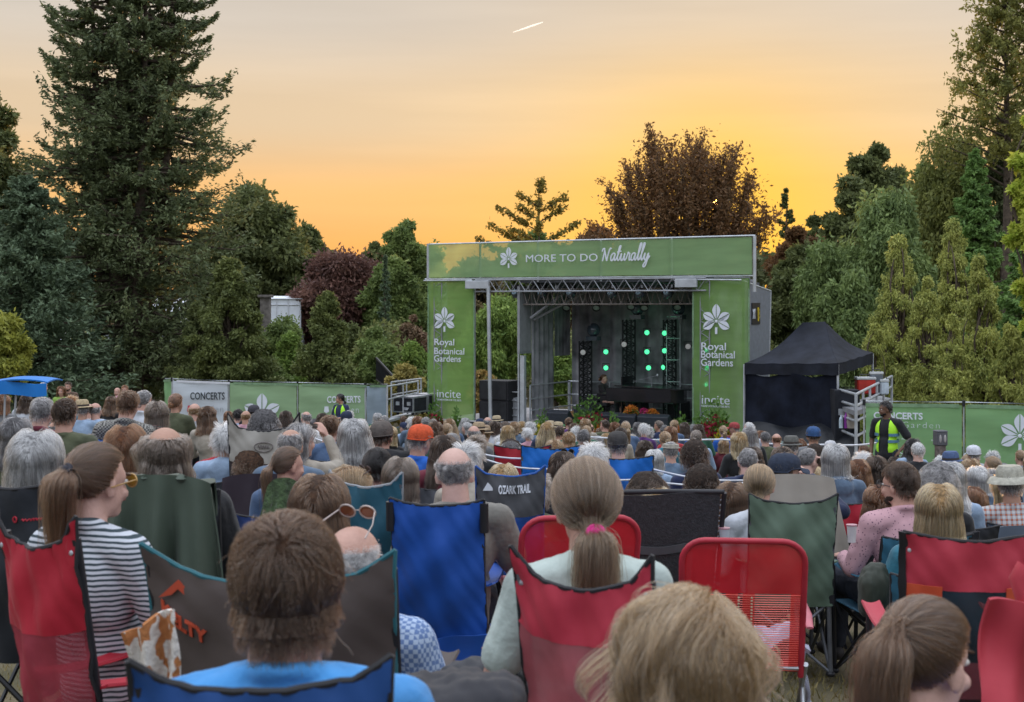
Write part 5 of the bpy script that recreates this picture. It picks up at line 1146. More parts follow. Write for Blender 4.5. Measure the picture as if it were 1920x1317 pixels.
def hair_data(style, lod, var, **kw):
    key = (style, lod, var, tuple(sorted(kw.items(), key=str)))
    if key in HCACHE: return HCACHE[key]
    sk, so, w, bald, pad = STY[style]; sk = dict(sk); sk.update(kw); n, k, r = [(420, 7, .0034), (1500, 9, .0017), (5200, 13, .00085), (9000, 16, .00075)][lod]
    st = sk['style']
    if style in ('buzz', 'bald'): n = int(n * 1.2); k = 4; r *= .5
    elif st == 'short': k = max(5, k - 3); r *= .8
    if st == 'curly': k = int(k * 1.8); n = int(n * .8); r *= .75
    G = [26, 60, 120, 160][lod]
    X = hairsim(n=n, k=k, seed=hash((style, var)) % 999 if False else (sum(map(ord, style)) * 7 + var * 13) % 997, G=G, **sk)
    h = curves_obj(X, r, None, None); s = shell_mesh(so, bald, so * .25 if so > .02 else 0, var, 14 if lod == 0 else 26)
    HCACHE[key] = (h, s); return HCACHE[key]
def cap_mb(kind):
    mb = MB(); mb.xf = Matrix.Translation(Vector((0, 0, 0)))
    if kind in ('cap', 'capback'):
        prof = [(1.0, .10), (1.03, .35), (.98, .62), (.80, .86), (.5, 1.0), (.05, 1.05)]
        vs = []; fs = []; n = 24
        for (rr, zz) in prof:
            for j in range(n): a = 2 * PI * j / n; vs.append((SC[0] + .092 * rr * math.cos(a), SC[1] + .112 * rr * math.sin(a), SC[2] - .012 + .112 * zz - .02 * (1 - zz) * (math.sin(a) < -.2)))
        for i in range(len(prof) - 1):
            for j in range(n): k = (j + 1) % n; fs.append((i * n + j, i * n + k, (i + 1) * n + k, (i + 1) * n + j))
        fs.append(tuple((len(prof) - 1) * n + j for j in range(n))); mb.add(vs, fs); mb.ell((0, SC[1], SC[2] + .107), (.010, .010, .006), 8, 5)
        mb.tube([(SC[0] + .094 * math.cos(a), SC[1] + .114 * math.sin(a), SC[2] + .004 - .018 * (math.sin(a) < -.2)) for a in np.linspace(0, 2 * PI, 25)], .005, 5)
        y0 = 1
        mb.grid(lambda u, v: ((u - .5) * .16, .085 + v * .085 * math.sin(PI * (.12 + .76 * u)) ** .5, SC[2] + .005 - v * .018 - .03 * (2 * u - 1) ** 2), 10, 4, .004)
    else:
        br, hh, tp = {'straw': (.155, .115, .78), 'fedora': (.145, .12, .8), 'bucket': (.165, .10, .82), 'flat': (.118, .055, .9)}[kind]
        mb.lathe([(br, .012 if kind != 'bucket' else -.022), (br * .85, .016), (.100, .022), (.098, .05), (.092, hh * .8), (.092 * tp, hh), (.04, hh * .97), (.001, hh * .96)], (SC[0], SC[1], SC[2] + .02), 28)
        mb.lathe([(br, .009 if kind != 'bucket' else -.025), (br * .85, .012), (.098, .018)], (SC[0], SC[1], SC[2] + .02), 28)
    return mb
CAPS = {}
def add_hat(kind, col, parent, HM, d):
    if kind not in CAPS: CAPS[kind] = cap_mb(kind).mesh('hat', True)
    nm = {'cap': 'cap', 'straw': 'straw_hat', 'fedora': 'hat', 'bucket': 'sun_hat', 'flat': 'flat_cap'}[kind]
    me = CAPS[kind]
    m = mat('hatcol_%d_%d_%d' % tuple(int(c * 99) for c in col), col, .85, .15, 30, .3)
    o = bpy.data.objects.new(nm, me); COL.objects.link(o)
    if not len(me.materials): me.materials.append(None)
    o.material_slots[0].link = 'OBJECT'; o.material_slots[0].material = m; o.parent = parent; o.matrix_local = HM
    if kind in ('straw', 'fedora'):
        if 'band' not in CAPS: b = MB(); b.lathe([(.1012, .024), (.1005, .05)], (SC[0], SC[1], SC[2] + .02), 28); CAPS['band'] = b.mesh('band', True)
        link('hat_band', CAPS['band'], mat('hat_band', (.05, .04, .035)), o)
    return o
BC = {}
def body_data(sex, pose, yawq, tilt, vox, arms_key=None, J=None, seed=0):
    key = (sex, pose, yawq, tilt, vox, arms_key)
    if key not in BC:
        J = J or skel(sex, pose); M = head_matrix(J, yawq, tilt); BC[key] = remesh(body_mb(J, M), vox, 3, name='body')
    return BC[key]
def cloth_data(sex, pose, kind, vox, arms_key=None, J=None, seed=0, **kw):
    key = ('c', sex, pose, kind, vox, arms_key, seed, tuple(sorted(kw.items())))
    if key not in BC:
        J = J or skel(sex, pose)
        if kind == 'trousers': BC[key] = remesh(trouser_mb(J), max(vox, .012), 5, (.0035, 22, seed), 'trousers')
        elif kind == 'shoes': BC[key] = remesh(shoes_mb(J), .014, 3, None, 'shoes')
        else: BC[key] = remesh(shirt_mb(J, None, **kw), vox, 6, (.0032, 13, seed), 'shirt')
    return BC[key]
def omat(name, me, m, parent, HM=None):
    o = bpy.data.objects.new(name, me); COL.objects.link(o)
    if me is not None:
        if not len(me.materials): me.materials.append(None)
        o.material_slots[0].link = 'OBJECT'; o.material_slots[0].material = m
    o.parent = parent
    if HM is not None: o.matrix_local = HM
    return o
EYES = {}
def person(px, top, d, style='short', hc='brown', shirt=(.1, .1, .12), sex='m', yaw=0, hyaw=0, tilt=0, pose='sit', sleeve='long', collar=None, hat=None, hatcol=(.05, .05, .06), skin='fair', lod=None, seed=0, label='', group=None, arms=None, akey=None, smat=None, puff=0.0, tro=(.03, .035, .05), face=False, size=1.0, hkw={}, zfix=None, vox=None, loose=0.0, beard=None, shirt_name='shirt', snapz=False):
    if lod is None: lod = 3 if d < 4.2 else 2 if d < 9 else 1 if d < 17 else 0
    vox = vox or (.0065 if d < 4.2 else .009 if d < 9 else .012 if d < 17 else .017)
    J = skel(sex, pose, arms=arms); HM = head_matrix(J, hyaw, tilt); pad = STY[style][4] if hat in (None,) else .025
    tl = HM @ Vector((SC[0], SC[1], SC[2] + SR[2] + pad)); tz = tl.z * size
    w = P(px, top, d); Rz = Matrix.Rotation(R(yaw), 3, 'Z'); o2 = Rz @ Vector((tl.x, tl.y, 0)) * size
    loc = Vector((w.x - o2.x, w.y - o2.y, w.z - tz))
    near = d < 9
    hq = hyaw if near else round(hyaw / 20) * 20; bd = body_data(sex, pose, hq, tilt if near else 0, vox, akey, J if arms else None)
    o = omat('person', bd, SKIN[skin], None); o.location = loc; o.rotation_euler = (0, R(((seed * 53) % 9 - 4) * 1.1) if 6.5 < d < 40 and pose == 'sit' and not arms else 0, R(yaw)); o.scale = (size,) * 3
    tag(o, label, 'person', group)
    HMq = HM if near else head_matrix(J, hq, 0)
    sm = smat or mat('cloth_%d_%d_%d' % tuple(int(c * 200) for c in shirt), shirt, .85, .22, 5, .35, bscale=26, sheen=.15)
    omat(shirt_name, cloth_data(sex, pose, 'shirt', max(vox, .008), akey, J if arms else None, seed % 3 if not near else seed, sleeve=sleeve, collar=collar, puff=puff, loose=loose), sm, o)
    if d < 30 or pose == 'stand':
        omat('trousers', cloth_data(sex, pose, 'trousers', vox, None, None, 0), mat('tro_%d_%d_%d' % tuple(int(c * 200) for c in tro), tro, .85, .2, 9, .3), o)
        omat('shoes', cloth_data(sex, pose, 'shoes', vox, None, None, 0), mat('shoe_dark', (.04, .035, .035), .6), o)
    kw = dict(hkw)
    h, s = hair_data(style, lod, seed % 4 if not near else seed, **kw)
    ho = omat('hair', s, shell_mat(hc), o, HMq); so = bpy.data.objects.new('strands', h); COL.objects.link(so)
    if not len(h.materials): h.materials.append(None)
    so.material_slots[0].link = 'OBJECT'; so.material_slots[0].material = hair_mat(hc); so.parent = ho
    if hat: add_hat(hat, hatcol, o, HMq, d)
    if beard:
        if 'beard' not in EYES:
            b = MB(); b.ell((0, .050, -.086), (.039, .037, .031), 14, 10); b.ell((0, .026, -.066), (.0595, .05, .032), 14, 10); EYES['beard'] = b.mesh('beard', True)
        omat('beard', EYES['beard'], shell_mat(beard), o, HMq)
    if face or near:
        if 'eye' not in EYES:
            b = MB(); b.ell((0, 0, 0), (.013, .012, .0085), 12, 8); EYES['eye'] = b.mesh('eye', True); b = MB(); b.ell((0, .0085, 0), (.006, .005, .006), 8, 6); EYES['iris'] = b.mesh('iris', True)
            b = MB(); b.ell((0, .0955, -.058), (.021, .006, .006), 12, 6); EYES['mouth'] = b.mesh('mouth', True); b = MB(); b.ell((0, 0, 0), (.019, .007, .004), 10, 6); EYES['eyebrow'] = b.mesh('eyebrow', True)
        for sx in (-1, 1):
            e = omat('eye', EYES['eye'], mat('eye_white', (.6, .58, .55), .2), o, HMq @ Matrix.Translation((sx * .030, .0815, .004))); omat('iris', EYES['iris'], mat('iris_dark', (.03, .02, .015), .1), e)
            omat('eyebrow', EYES['eyebrow'], shell_mat(hc), o, HMq @ Matrix.Translation((sx * .030, .0935, .024)))
        omat('mouth', EYES['mouth'], mat('lips', (.36, .12, .10), .4), o, HMq)
    return o, J, HMq
def glasses_on(o, HM, lens=(.25, .12, .03), frame=(.3, .18, .05), up=0.0, back=0.0, rot=0, dark=True):
    M = HM @ Matrix.Translation((0, back, up)) @ Matrix.Rotation(R(rot), 4, 'X')
    m = MB()
    for s in (-1, 1):
        m.tube([(s * (.034 + .026 * math.cos(a)), .108, .004 + .021 * math.sin(a)) for a in np.linspace(0, 2 * PI, 17)], .0028, 5)
        m.tube([(s * .060, .105, .008), (s * .084, .04, .006), (s * .087, -.02, -.002)], .0024, 5)
    m.tube([(-.008, .112, .006), (.008, .112, .006)], .002, 4)
    g = m.build('sunglasses' if dark else 'glasses', mat('gframe_%d' % int(frame[0] * 99), frame, .3, metal=.3), o, smooth=True); g.matrix_local = M
    for s in (-1, 1):
        l = MB(); l.ell((s * .034, .108, .004), (.025, .002, .020), 14, 6); l.build('lens', mat('lens_%d' % int(lens[0] * 99), lens, .08, spec=.8) if dark else mat('clear_lens', (.4, .45, .5), .05, alpha=.2), g, smooth=True)
    return g
# ================================================================== chairs
def fab(c, nm='fab'): return mat('%s_%d_%d_%d' % (nm, *[int(x * 300) for x in c]), c, .62, .02, 5, .35, bscale=6, sheen=.1, trans=.12, spec=.4)
def meshfab(c): return mat('meshfab_%d_%d_%d' % tuple(int(x * 300) for x in c), c, .7, .15, 6, .3, alpha=.68, trans=.25)
M_frame_g = mat('chair_grey_tube', (.16, .17, .19), .4, metal=.4)
M_frame_k = mat('chair_black_tube', (.02, .02, .024), .4)
CH = {}
def camp_meshes(top=.90, hw=.27, sag=.075, dip=.035, lean=.12, var=0, ear=0.0, split=.60):
    key = (top, hw, sag, dip, lean, var, ear, split)
    if key in CH: return CH[key]
    rg = random.Random(var * 17 + 3); ph = [rg.random() * 6 for _ in range(8)]; D = {}; r = .0125
    def post(s):
        return [(s * hw, -.30, .0), (s * (hw - .01), -.30, .44), (s * hw, -.30 - lean, top)]
    def M_(fn): m = MB(); fn(m); return m
    D['back_post'] = [M_(lambda m, s=s: m.tube(post(s), r * 1.1, 8)).mesh('p', True) for s in (-1, 1)]
    D['arm_post'] = [M_(lambda m, s=s: m.tube([(s * hw, .22, 0), (s * (hw + .01), .22, .63)], r, 8)).mesh('p', True) for s in (-1, 1)]
    L = []
    for a, b in (((-hw, -.30, .02), (hw, -.29, .42)), ((hw, -.30, .02), (-hw, -.29, .42)), ((-hw, .22, .02), (hw, .21, .42)), ((hw, .22, .02), (-hw, .21, .42)), ((-hw, -.30, .02), (-hw, .22, .42)), ((-hw, .22, .02), (-hw, -.29, .42)), ((hw, -.30, .02), (hw, .22, .42)), ((hw, .22, .02), (hw, -.29, .42))):
        L.append(M_(lambda m: m.tube([a, b], r * .8, 6)).mesh('l', True))
    D['leg'] = L
    D['foot'] = [M_(lambda m: m.ell((x, y, .015), (.028, .028, .018), 8, 6)).mesh('f', True) for x in (-hw, hw) for y in (-.30, .22)]
    def yb(z): return -.30 - lean * max(0, (z - .44) / (top - .44))
    def back(u, v, eps=0):
        x = (u - .5) * 2; z = .40 + v * (top + .015 - .40)
        z -= dip * (1 - abs(x) ** 1.6) * v ** 3; z += ear * max(0, abs(x) - .72) / .28 * v ** 4
        y = yb(z) - .015 - sag * (1 - x * x) * (.35 + .65 * math.sin(PI * min(1, v * 1.0)) ) 
        y += .009 * math.sin(x * 9 + z * 14 + ph[0]) * (1 - abs(x)) + .007 * math.sin(x * 5 - z * 23 + ph[1]) + .005 * math.sin((x + z * 3) * 21 + ph[2]) * abs(x) + .006 * abs(math.sin((abs(x) * 1.2 - z) * 17 + ph[3])) * v
        return (x * (hw + .012) * (1 - .04 * math.sin(PI * v)), y - eps, z)
    D['backrest'] = M_(lambda m: m.grid(back, 26, 26, .004)).mesh('b', True)
    D['upper'] = M_(lambda m: m.grid(lambda u, v: back(u, split + (1 - split) * v), 26, 12, .004)).mesh('b', True)
    D['lower'] = M_(lambda m: m.grid(lambda u, v: back(.5 + (u - .5) * .98, .0 + split * v), 26, 16, .003)).mesh('b', True)
    e = .004
    D['piping'] = M_(lambda m: (m.tube([back(i / 20, 1, -.001) for i in range(21)], .007, 6), m.tube([back(0, i / 12) for i in range(13)], .006, 5), m.tube([back(1, i / 12) for i in range(13)], .006, 5))).mesh('b', True)
    D['seat'] = M_(lambda m: m.grid(lambda u, v: ((u - .5) * 2 * hw, -.29 + v * .52, .42 - .07 * math.sin(PI * u) * math.sin(PI * min(1, v * 1.1)) ), 12, 12, .005)).mesh('b', True)
    D['armrest'] = [M_(lambda m, s=s: m.grid(lambda u, v: (s * (hw + .0) + (u - .5) * .075, yb(.64) + .0 + v * (.24 - yb(.64)), .645 - .03 * math.sin(PI * v) + .012 * (2 * u - 1) ** 2), 4, 12, .008)).mesh('b', True) for s in (-1, 1)]
    D['skirt'] = [M_(lambda m, s=s: m.grid(lambda u, v: (s * (hw + .005), -.29 + u * .5, .42 - v * (.0 + .0 + .06 * math.sin(PI * u))), 8, 2, .004)).mesh('b', True) for s in (-1, 1)]
    D['hub'] = [M_(lambda m, s=s: m.box((s * hw, -.30, .44), (.035, .04, .05))).mesh('b') for s in (-1, 1)]
    D['fn'] = back; CH[key] = D; return D
def camp_chair(loc, yaw, fabc, label, frame='k', twot=None, piping=(.015, .015, .018), group=None, full=True, text=None, rivets=False, **kw):
    D = camp_meshes(**kw); e = empty('camp_chair', label, 'folding chair', loc, R(yaw), group); fm = M_frame_k if frame == 'k' else M_frame_g; fb = fab(fabc)
    def put(nm, me, m, par=e): return omat(nm, me, m, par)
    if twot: b = put('backrest', D['upper'], fb); put('mesh_panel', D['lower'], meshfab(twot) if kw.get('x') is None else fab(twot), b)
    else: b = put('backrest', D['backrest'], fb)
    put('piping', D['piping'], fab(piping, 'pipe'), b)
    for me in D['back_post']: put('back_post', me, fm)
    put('seat', D['seat'], fb)
    if full:
        for me in D['arm_post']: put('arm_post', me, fm)
        for me in D['leg']: put('leg', me, fm)
        for me in D['foot']: put('foot', me, M_frame_k)
        for me in D['armrest']: put('armrest', me, fb)
        for me in D['hub']: put('joint', me, M_frame_k)
    if rivets:
        for s in (.045, .955):
            q = D['fn'](s, .90, .004); m = MB(); m.ell(q, (.008, .004, .008), 8, 6); m.build('rivet', M_alu, b)
    return e, b, D
def wrap_lettering(txt, size, b, D, u, v, m, width=None, bold=0.002, eps=.007, slope=0):
    me = text_mesh(txt, size, bold=bold, width=width); n = len(me.vertices); co = np.empty(n * 3, np.float32); me.vertices.foreach_get('co', co); co = co.reshape(-1, 3)
    k = camp_hw(D); out = []
    for x, y, z in co:
        uu = u + (x + 0) / (2 * k); vv = v + (z + slope * x) / .5; p = D['fn'](min(1, max(0, uu)), vv, eps - y); out.append(p)
    me.vertices.foreach_set('co', np.array(out, np.float32).ravel()); me.update(); return link('lettering', me, m, b)
def camp_hw(D):
    return D['fn'](1, .5)[0]
def lawn_chair(loc, yaw, label, fabc=(.55, .018, .03), empty_seat=False):
    e = empty('lawn_chair', label, 'lawn chair', loc, R(yaw)); hw = .265; T = 1.0
    def yb(z): return -.27 - .22 * (z - .40) / .6
    pts = [(-hw, yb(.36), .36), (-hw, yb(T - .12), T - .12)]
    for a in np.linspace(180, 90, 7): pts.append((-hw + .10 + .10 * math.cos(R(a)), 0, T - .10 + .10 * math.sin(R(a))))
    for a in np.linspace(90, 0, 7): pts.append((hw - .10 + .10 * math.cos(R(a)), 0, T - .10 + .10 * math.sin(R(a))))
    pts += [(hw, 0, T - .12), (hw, 0, .36)]; pts = [(x, yb(z), z) for x, y, z in pts]
    m = MB(); m.tube(pts, .014, 8); bf = m.build('back_frame', mat('red_tube', (.42, .03, .05), .35), e, smooth=True)
    def bk(u, v, o=0):
        x = (u - .5) * 2; z = .37 + v * (T - .375); cx = hw * .985
        if z > T - .10: q = (z - (T - .10)) / .10; cx = hw - .10 + .10 * math.sqrt(max(0, 1 - q * q)) * .98
        return (x * cx, yb(z) - .004 + o - .012 * (1 - x * x), z)
    m = MB(); m.grid(lambda u, v: bk(u, .62 + .375 * v), 20, 12); m.build('backrest', mat('red_vinyl', fabc, .45, .1, 6, .2, alpha=.82, trans=.35), e, smooth=True)
    stp = mat('red_strap', (.55, .035, .035), .4, .1, alpha=.93, trans=.4); m = MB()
    for (a, b_) in ((.0, .08), (.36, .46), (.50, .60), (.90, 1.0)):
        m.grid(lambda u, v: bk(a + (b_ - a) * u, .02 + .60 * v, .004), 3, 10)
    m.build('webbing', stp, e); m = MB()
    for i in range(34): z = .03 + i * .0175; m.tube([bk(t, z) for t in (.02, .25, .5, .75, .98)], .0026, 3, cap=False)
    m.build('cord_strands', mat('pink_cord', (.72, .13, .10), .45), e)
    for u in (.485, .445 + .075 * 2 + .0):
        m = MB()
        for i in range(24): q = bk(u - .02, .05 + i * .0235, -.006); m.ell(q, (.0055, .004, .0045), 6, 4)
        m.build('bead_stitching', mat('cream_bead', (.6, .5, .34), .5), e)
    m = MB(); m.grid(lambda u, v: ((u - .5) * 2 * hw, -.26 + v * .48, .40 - .02 * math.sin(PI * u)), 8, 8, .006); m.build('seat', stp, e)
    for s in (-1, 1):
        m = MB(); m.tube([(s * (hw + .02), -.32, .0), (s * (hw + .02), .18, .60)], .012, 8); m.build('leg', M_alu, e, smooth=True)
        m = MB(); m.tube([(s * (hw + .02), .26, .0), (s * (hw + .02), -.28, .42)], .012, 8); m.build('leg', M_alu, e, smooth=True)
        m = MB(); m.tube([(s * (hw + .03), -.36, .60), (s * (hw + .03), -.2, .625), (s * (hw + .03), .08, .63), (s * (hw + .03), .2, .61)], [.016, .026, .026, .02], 10, flat=Vector((0, 0, 1))); m.build('armrest', mat('pink_plastic', (.50, .13, .17), .4), e, smooth=True)
    m = MB(); m.tube([(-hw, -.27, .40), (hw, -.27, .40)], .01, 6); m.tube([(-hw, .22, .40), (hw, .22, .40)], .01, 6); m.build('seat_frame', M_alu, e)
    return e
def zero_chair(loc, yaw, label):
    e = empty('reclining_chair', label, 'reclining chair', loc, R(yaw)); hw = .29
    def bk(u, v, o=0): x = (u - .5) * 2; z = .35 + v * .76; return (x * hw * .94, -.22 - .30 * v - .02 * (1 - x * x) + o, z + .01 * math.sin(x * 3))
    m = MB(); m.grid(bk, 20, 24, .004); b = m.build('backrest', mat('charcoal_mesh', (.055, .058, .065), .8, .15, 60, .5, alpha=.95), e, smooth=True)
    for s in (0, 1):
        m = MB(); m.tube([(bk(s, v)[0] * 1.07, bk(s, v)[1], bk(s, v)[2]) for v in np.linspace(0, 1, 6)] , .013, 8); m.build('side_tube', M_frame_k, e, smooth=True)
        m = MB()
        for i in range(26): v = .02 + i * .037; p = bk(s, v); m.tube([p, (p[0] * 1.06, p[1], p[2] + .012)], .0035, 4)
        m.build('bungee_cord', mat('cord_pale', (.35, .37, .42), .6), e)
    m = MB(); m.tube([(-hw * 1.0, bk(0, 1)[1], 1.115), (0, bk(0, 1)[1] - .01, 1.12), (hw, bk(0, 1)[1], 1.115)], .013, 8); m.build('top_tube', M_frame_k, e, smooth=True)
    m = MB(); m.grid(lambda u, v: bk(u, .585 + .055 * v + .01 * math.sin(u * 9), -.012), 16, 2, .003); m.grid(lambda u, v: (bk(.72 + .05 * u, .30 + .28 * v, -.02)), 2, 6, .003); m.build('strap', mat('grey_strap', (.10, .105, .115), .7), b)
    m = MB(); m.grid(lambda u, v: ((u - .5) * 2 * hw, -.22 + v * .6, .36 + .05 * v), 6, 6, .006); m.build('seat', MATS['charcoal_mesh'], e)
    for s in (-1, 1):
        m = MB(); m.tube([(s * hw, -.40, 0), (s * hw, .30, .60)], .013, 6); m.tube([(s * hw, .45, 0), (s * hw, -.35, .62)], .013, 6); m.build('leg', M_frame_k, e)
    return e
def drape(loc, yaw, label, c, cat, name, wt=.56, wb=.62, h0=.93, h1=.42, y0=-.44, fold=.02, front=.15, pat=None, seed=0, cuts=None):
    """cloth laid over a chair back"""
    rg = random.Random(seed); ph = [rg.random() * 6 for _ in range(5)]
    def fn(u, v):
        x = (u - .5) * 2; 
        if v < .2: t = v / .2; z = h0 - .12 * (1 - t) - 0; y = y0 + .07 * (1 - t) + .0; w = wt / 2
        else: t = (v - .2) / .8; z = h0 - t * (h0 - h1) * (1 + .06 * math.sin(x * 4 + ph[0])); y = y0 - .035 - .03 * t + (.12 * t if False else 0); w = wt / 2 + (wb - wt) / 2 * t
        if .12 < v < .28: z += .012
        y += fold * t * math.sin(x * 9 + ph[1] + t * 1.5) + fold * .5 * t * math.sin(x * 17 + ph[2]); z -= .03 * abs(x) ** 3 * (1 - t * .2)
        return (x * w, y, z)
    m = MB(); m.grid(fn, 40, 34, .006); o = m.build(name, pat or fab(c, 'drape'), smooth=True); o.location = loc; o.rotation_euler = (0, 0, R(yaw)); tag(o, label, cat); return o
# ================================================================== crowd
CL = dict(navy=(.018, .028, .075), black=(.012, .013, .016), white=(.50, .53, .58), grey=(.15, .155, .165), ltgrey=(.34, .35, .37), ltblue=(.28, .38, .52), blue=(.02, .12, .50), denim=(.07, .12, .22), olive=(.075, .085, .045), green=(.03, .11, .07), red=(.38, .02, .03), pink=(.45, .24, .29), beige=(.38, .34, .28), purple=(.085, .03, .14), teal=(.03, .17, .24), brown=(.10, .06, .04), burgundy=(.14, .02, .035), slate=(.10, .15, .22), cream=(.48, .45, .38), yellowgreen=(.30, .48, .10))
HN = dict(ash='ash brown', deep='deep brown', brown='brown', dark='dark brown', black='black', auburn='auburn', blonde='blonde', sandy='sandy', grey='grey', ltgrey='light grey', white='white', greybrown='grey-brown', dkgrey='dark grey', ginger='ginger')
SN = dict(short='short {} hair', buzz='cropped {} hair', thin='thinning {} hair', bald='bald crown and {} fringe', fluff='fluffy {} hair', bob='{} bob', medium='shoulder-length {} hair', long='long straight {} hair', wavy='long wavy {} hair', fringe='bald top and long {} hair', pony='{} ponytail', hipony='high {} ponytail', lowpony='low {} ponytail', bun='{} bun', curly='curly {} hair', curlylong='big curly {} hair')
CN = dict(ltblue='pale blue', ltgrey='light grey', yellowgreen='lime')
def zone(px, d):
    if d < 6.5: return 'in the nearest rows'
    if d < 14:
        for lim, z in ((300, 'ahead of the striped-shirt woman'), (560, 'behind the navy chairs at left'), (820, 'ahead of the long-haired woman'), (1020, 'by the grey-topped camp chair'), (1300, 'around the blue camp chairs'), (1560, 'around the beige draped chair'), (1760, 'ahead of the pink-shirted man'), (3000, 'by the right-hand green chair')):
            if px < lim: return z
    for lim, z in ((320, 'below the huge spruce'), (430, 'below the white banner'), (560, 'below the flower fence banner'), (690, 'below the female guard'), (800, 'below the road cases'), (890, 'below the left stage banner'), (980, 'below the speaker stack'), (1110, 'below the stage opening'), (1290, 'below the piano'), (1410, 'below the right stage banner'), (1570, 'below the black canopy'), (1700, 'below the standing guard'), (1830, 'by the bollard lamp'), (3000, 'below the large fence flower')):
        if px < lim: return z
LABELS = {}; PEOPLE = []
def desc(style, hc, shirt, hat, hatn):
    h = (hatn + ' over ' + HN[hc] + ' hair') if hat else SN[style].format(HN[hc])
    return h, CN.get(shirt, shirt) + ' top'
def P_(px, top, w, style, hc, shirt, sex='m', hyaw=0, chair=None, d=None, **k):
    fac = STY[style][2]
    if d is None: d = fac * F / w
    # settle the seat on the lawn: nudge the distance until head height fits
    if d > 5.0 and k.get('pose') != 'stand':
        best = None
        for q in np.linspace(.84, 1.18, 18):
            dd = d * q; pt = P(px, top, dd); er = abs(pt.z - gz(pt.x, dd) - 1.27) + abs(q - 1) * 2.2
            if best is None or er < best[0]: best = (er, dd)
        d = best[1]
    hn = k.pop('hatn', ''); h, s = desc(style, hc, shirt, k.get('hat'), hn); PEOPLE.append(dict(px=px, top=top, d=d, style=style, hc=hc, shirt=shirt, sex=sex, hyaw=hyaw, chair=chair, h=h, s=k.pop('sn', s), k=k, w=fac * F / d))
def listed():
    A = P_
    # ---- left block
    A(16, 738, 32, 'bob', 'auburn', 'grey', 'f'); A(40, 738, 24, 'medium', 'dark', 'white', 'f')
    A(63, 744, 42, 'short', 'grey', 'burgundy', hyaw=-20, chair='blue', collar='jacket'); A(18, 779, 45, 'medium', 'dkgrey', 'olive', 'f', chair='black', d=9.5); A(67, 803, 92, 'wavy', 'ltgrey', 'green', 'f', 0, None, d=5.9, collar='collar', smat='plaid_green')
    A(122, 746, 46, 'short', 'dark', 'olive', hyaw=-25, chair='black', collar='crew', hkw=dict(L=.035)); A(137, 742, 26, 'fluff', 'ginger', 'teal', 'f'); A(160, 752, 24, 'short', 'grey', 'ltblue', hat='straw', hatn='straw hat', hatcol=(.42, .33, .20)); A(176, 757, 18, 'bald', 'grey', 'white'); A(190, 755, 21, 'bald', 'grey', 'ltblue')
    A(221, 731, 40, 'short', 'brown', 'grey', hyaw=-25, chair='blue', collar='jacket', smat='houndstooth', sn='houndstooth jacket'); A(203, 741, 25, 'medium', 'brown', 'black', 'f'); A(263, 732, 27, 'buzz', 'grey', 'white', hyaw=-25, collar='collar', shirtn='white shirt'); A(289, 750, 48, 'bob', 'greybrown', 'red', 'f', smat='zigzag', sn='zigzag sweater', collar='scarf'); A(318, 764, 30, 'bob', 'dark', 'navy', 'f')
    A(333, 737, 26, 'bun', 'auburn', 'olive', 'f', -20); A(371, 756, 22, 'bald', 'sandy', 'ltgrey'); A(399, 759, 36, 'medium', 'brown', 'beige', 'f'); A(268, 793, 40, 'wavy', 'auburn', 'brown', 'f', d=7.6); A(402, 793, 50, 'fluff', 'white', 'ltblue', 'f', -15, 'black', collar='hood'); A(452, 828, 40, 'curly', 'brown', 'white', 'f', d=10.5, chair='teal')
    A(425, 770, 19, 'bob', 'auburn', 'grey', 'f'); A(444, 767, 19, 'short', 'black', 'ltblue', chair=None); A(461, 770, 17, 'bald', 'sandy', 'pink'); A(478, 758, 19, 'short', 'black', 'black', hat='cap', hatn='black cap', hyaw=-40); A(470, 776, 24, 'bob', 'auburn', 'olive', 'f')
    # ---- left-centre
    A(511, 754, 46, 'curly', 'dkgrey', 'purple', 'f', 0, None, d=10.8); A(545, 768, 24, 'long', 'dark', 'black', 'f'); A(565, 771, 19, 'thin', 'grey', 'white', hyaw=30); A(598, 773, 24, 'long', 'dark', 'burgundy', 'f'); A(601, 786, 22, 'bob', 'auburn', 'black', 'f')
    A(539, 804, 46, 'thin', 'grey', 'slate', chair=None); A(562, 790, 42, 'medium', 'grey', 'beige', 'f', -60, d=10.2, akey='shade', arms={'R': dict(el=(.30, .16, .90), wr=(.20, .20, 1.12))}); A(545, 836, 50, 'pony', 'brown', 'denim', 'f', -35, 'navy'); A(627, 778, 37, 'short', 'brown', 'denim', hyaw=-20, collar='crew', chair='grey'); A(680, 780, 50, 'wavy', 'ltgrey', 'denim', 'f', d=10.6, chair='white')
    A(735, 786, 42, 'short', 'dark', 'black', hat='cap', hatn='brown cap', hatcol=(.10, .085, .075), collar='jacket', puff=.02, chair='black', sn='padded black jacket'); A(767, 792, 36, 'short', 'grey', 'blue', hyaw=-30, hat='cap', hatn='orange and grey cap', hatcol=(.60, .09, .03), d=11.5, chair='blue'); A(687, 839, 50, 'short', 'black', 'red', collar='hood', chair='red', d=8.6); A(737, 854, 55, 'long', 'greybrown', 'black', 'f', chair='red', d=8.2)
    A(827, 813, 44, 'long', 'dark', 'burgundy', 'f', d=11.2, chair='grey'); A(655, 870, 56, 'long', 'sandy', 'grey', 'f', -70, None, d=7.0, akey='eat', arms={'R': dict(el=(.22, .14, .74), wr=(.10, .22, .93))}); A(600, 884, 122, 'long', 'brown', 'grey', 'f', 0, None, d=5.0)
    A(870, 838, 69, 'bald', 'grey', 'grey', d=6.6, sleeve='short', collar='crew', sn='taupe t-shirt', hkw=dict(L=.007), size=1.03, skin='pale', hyaw=0, shirtc=(.20, .19, .165)); A(893, 830, 50, 'fluff', 'ltgrey', 'beige', 'f', d=9.6, chair='navy')
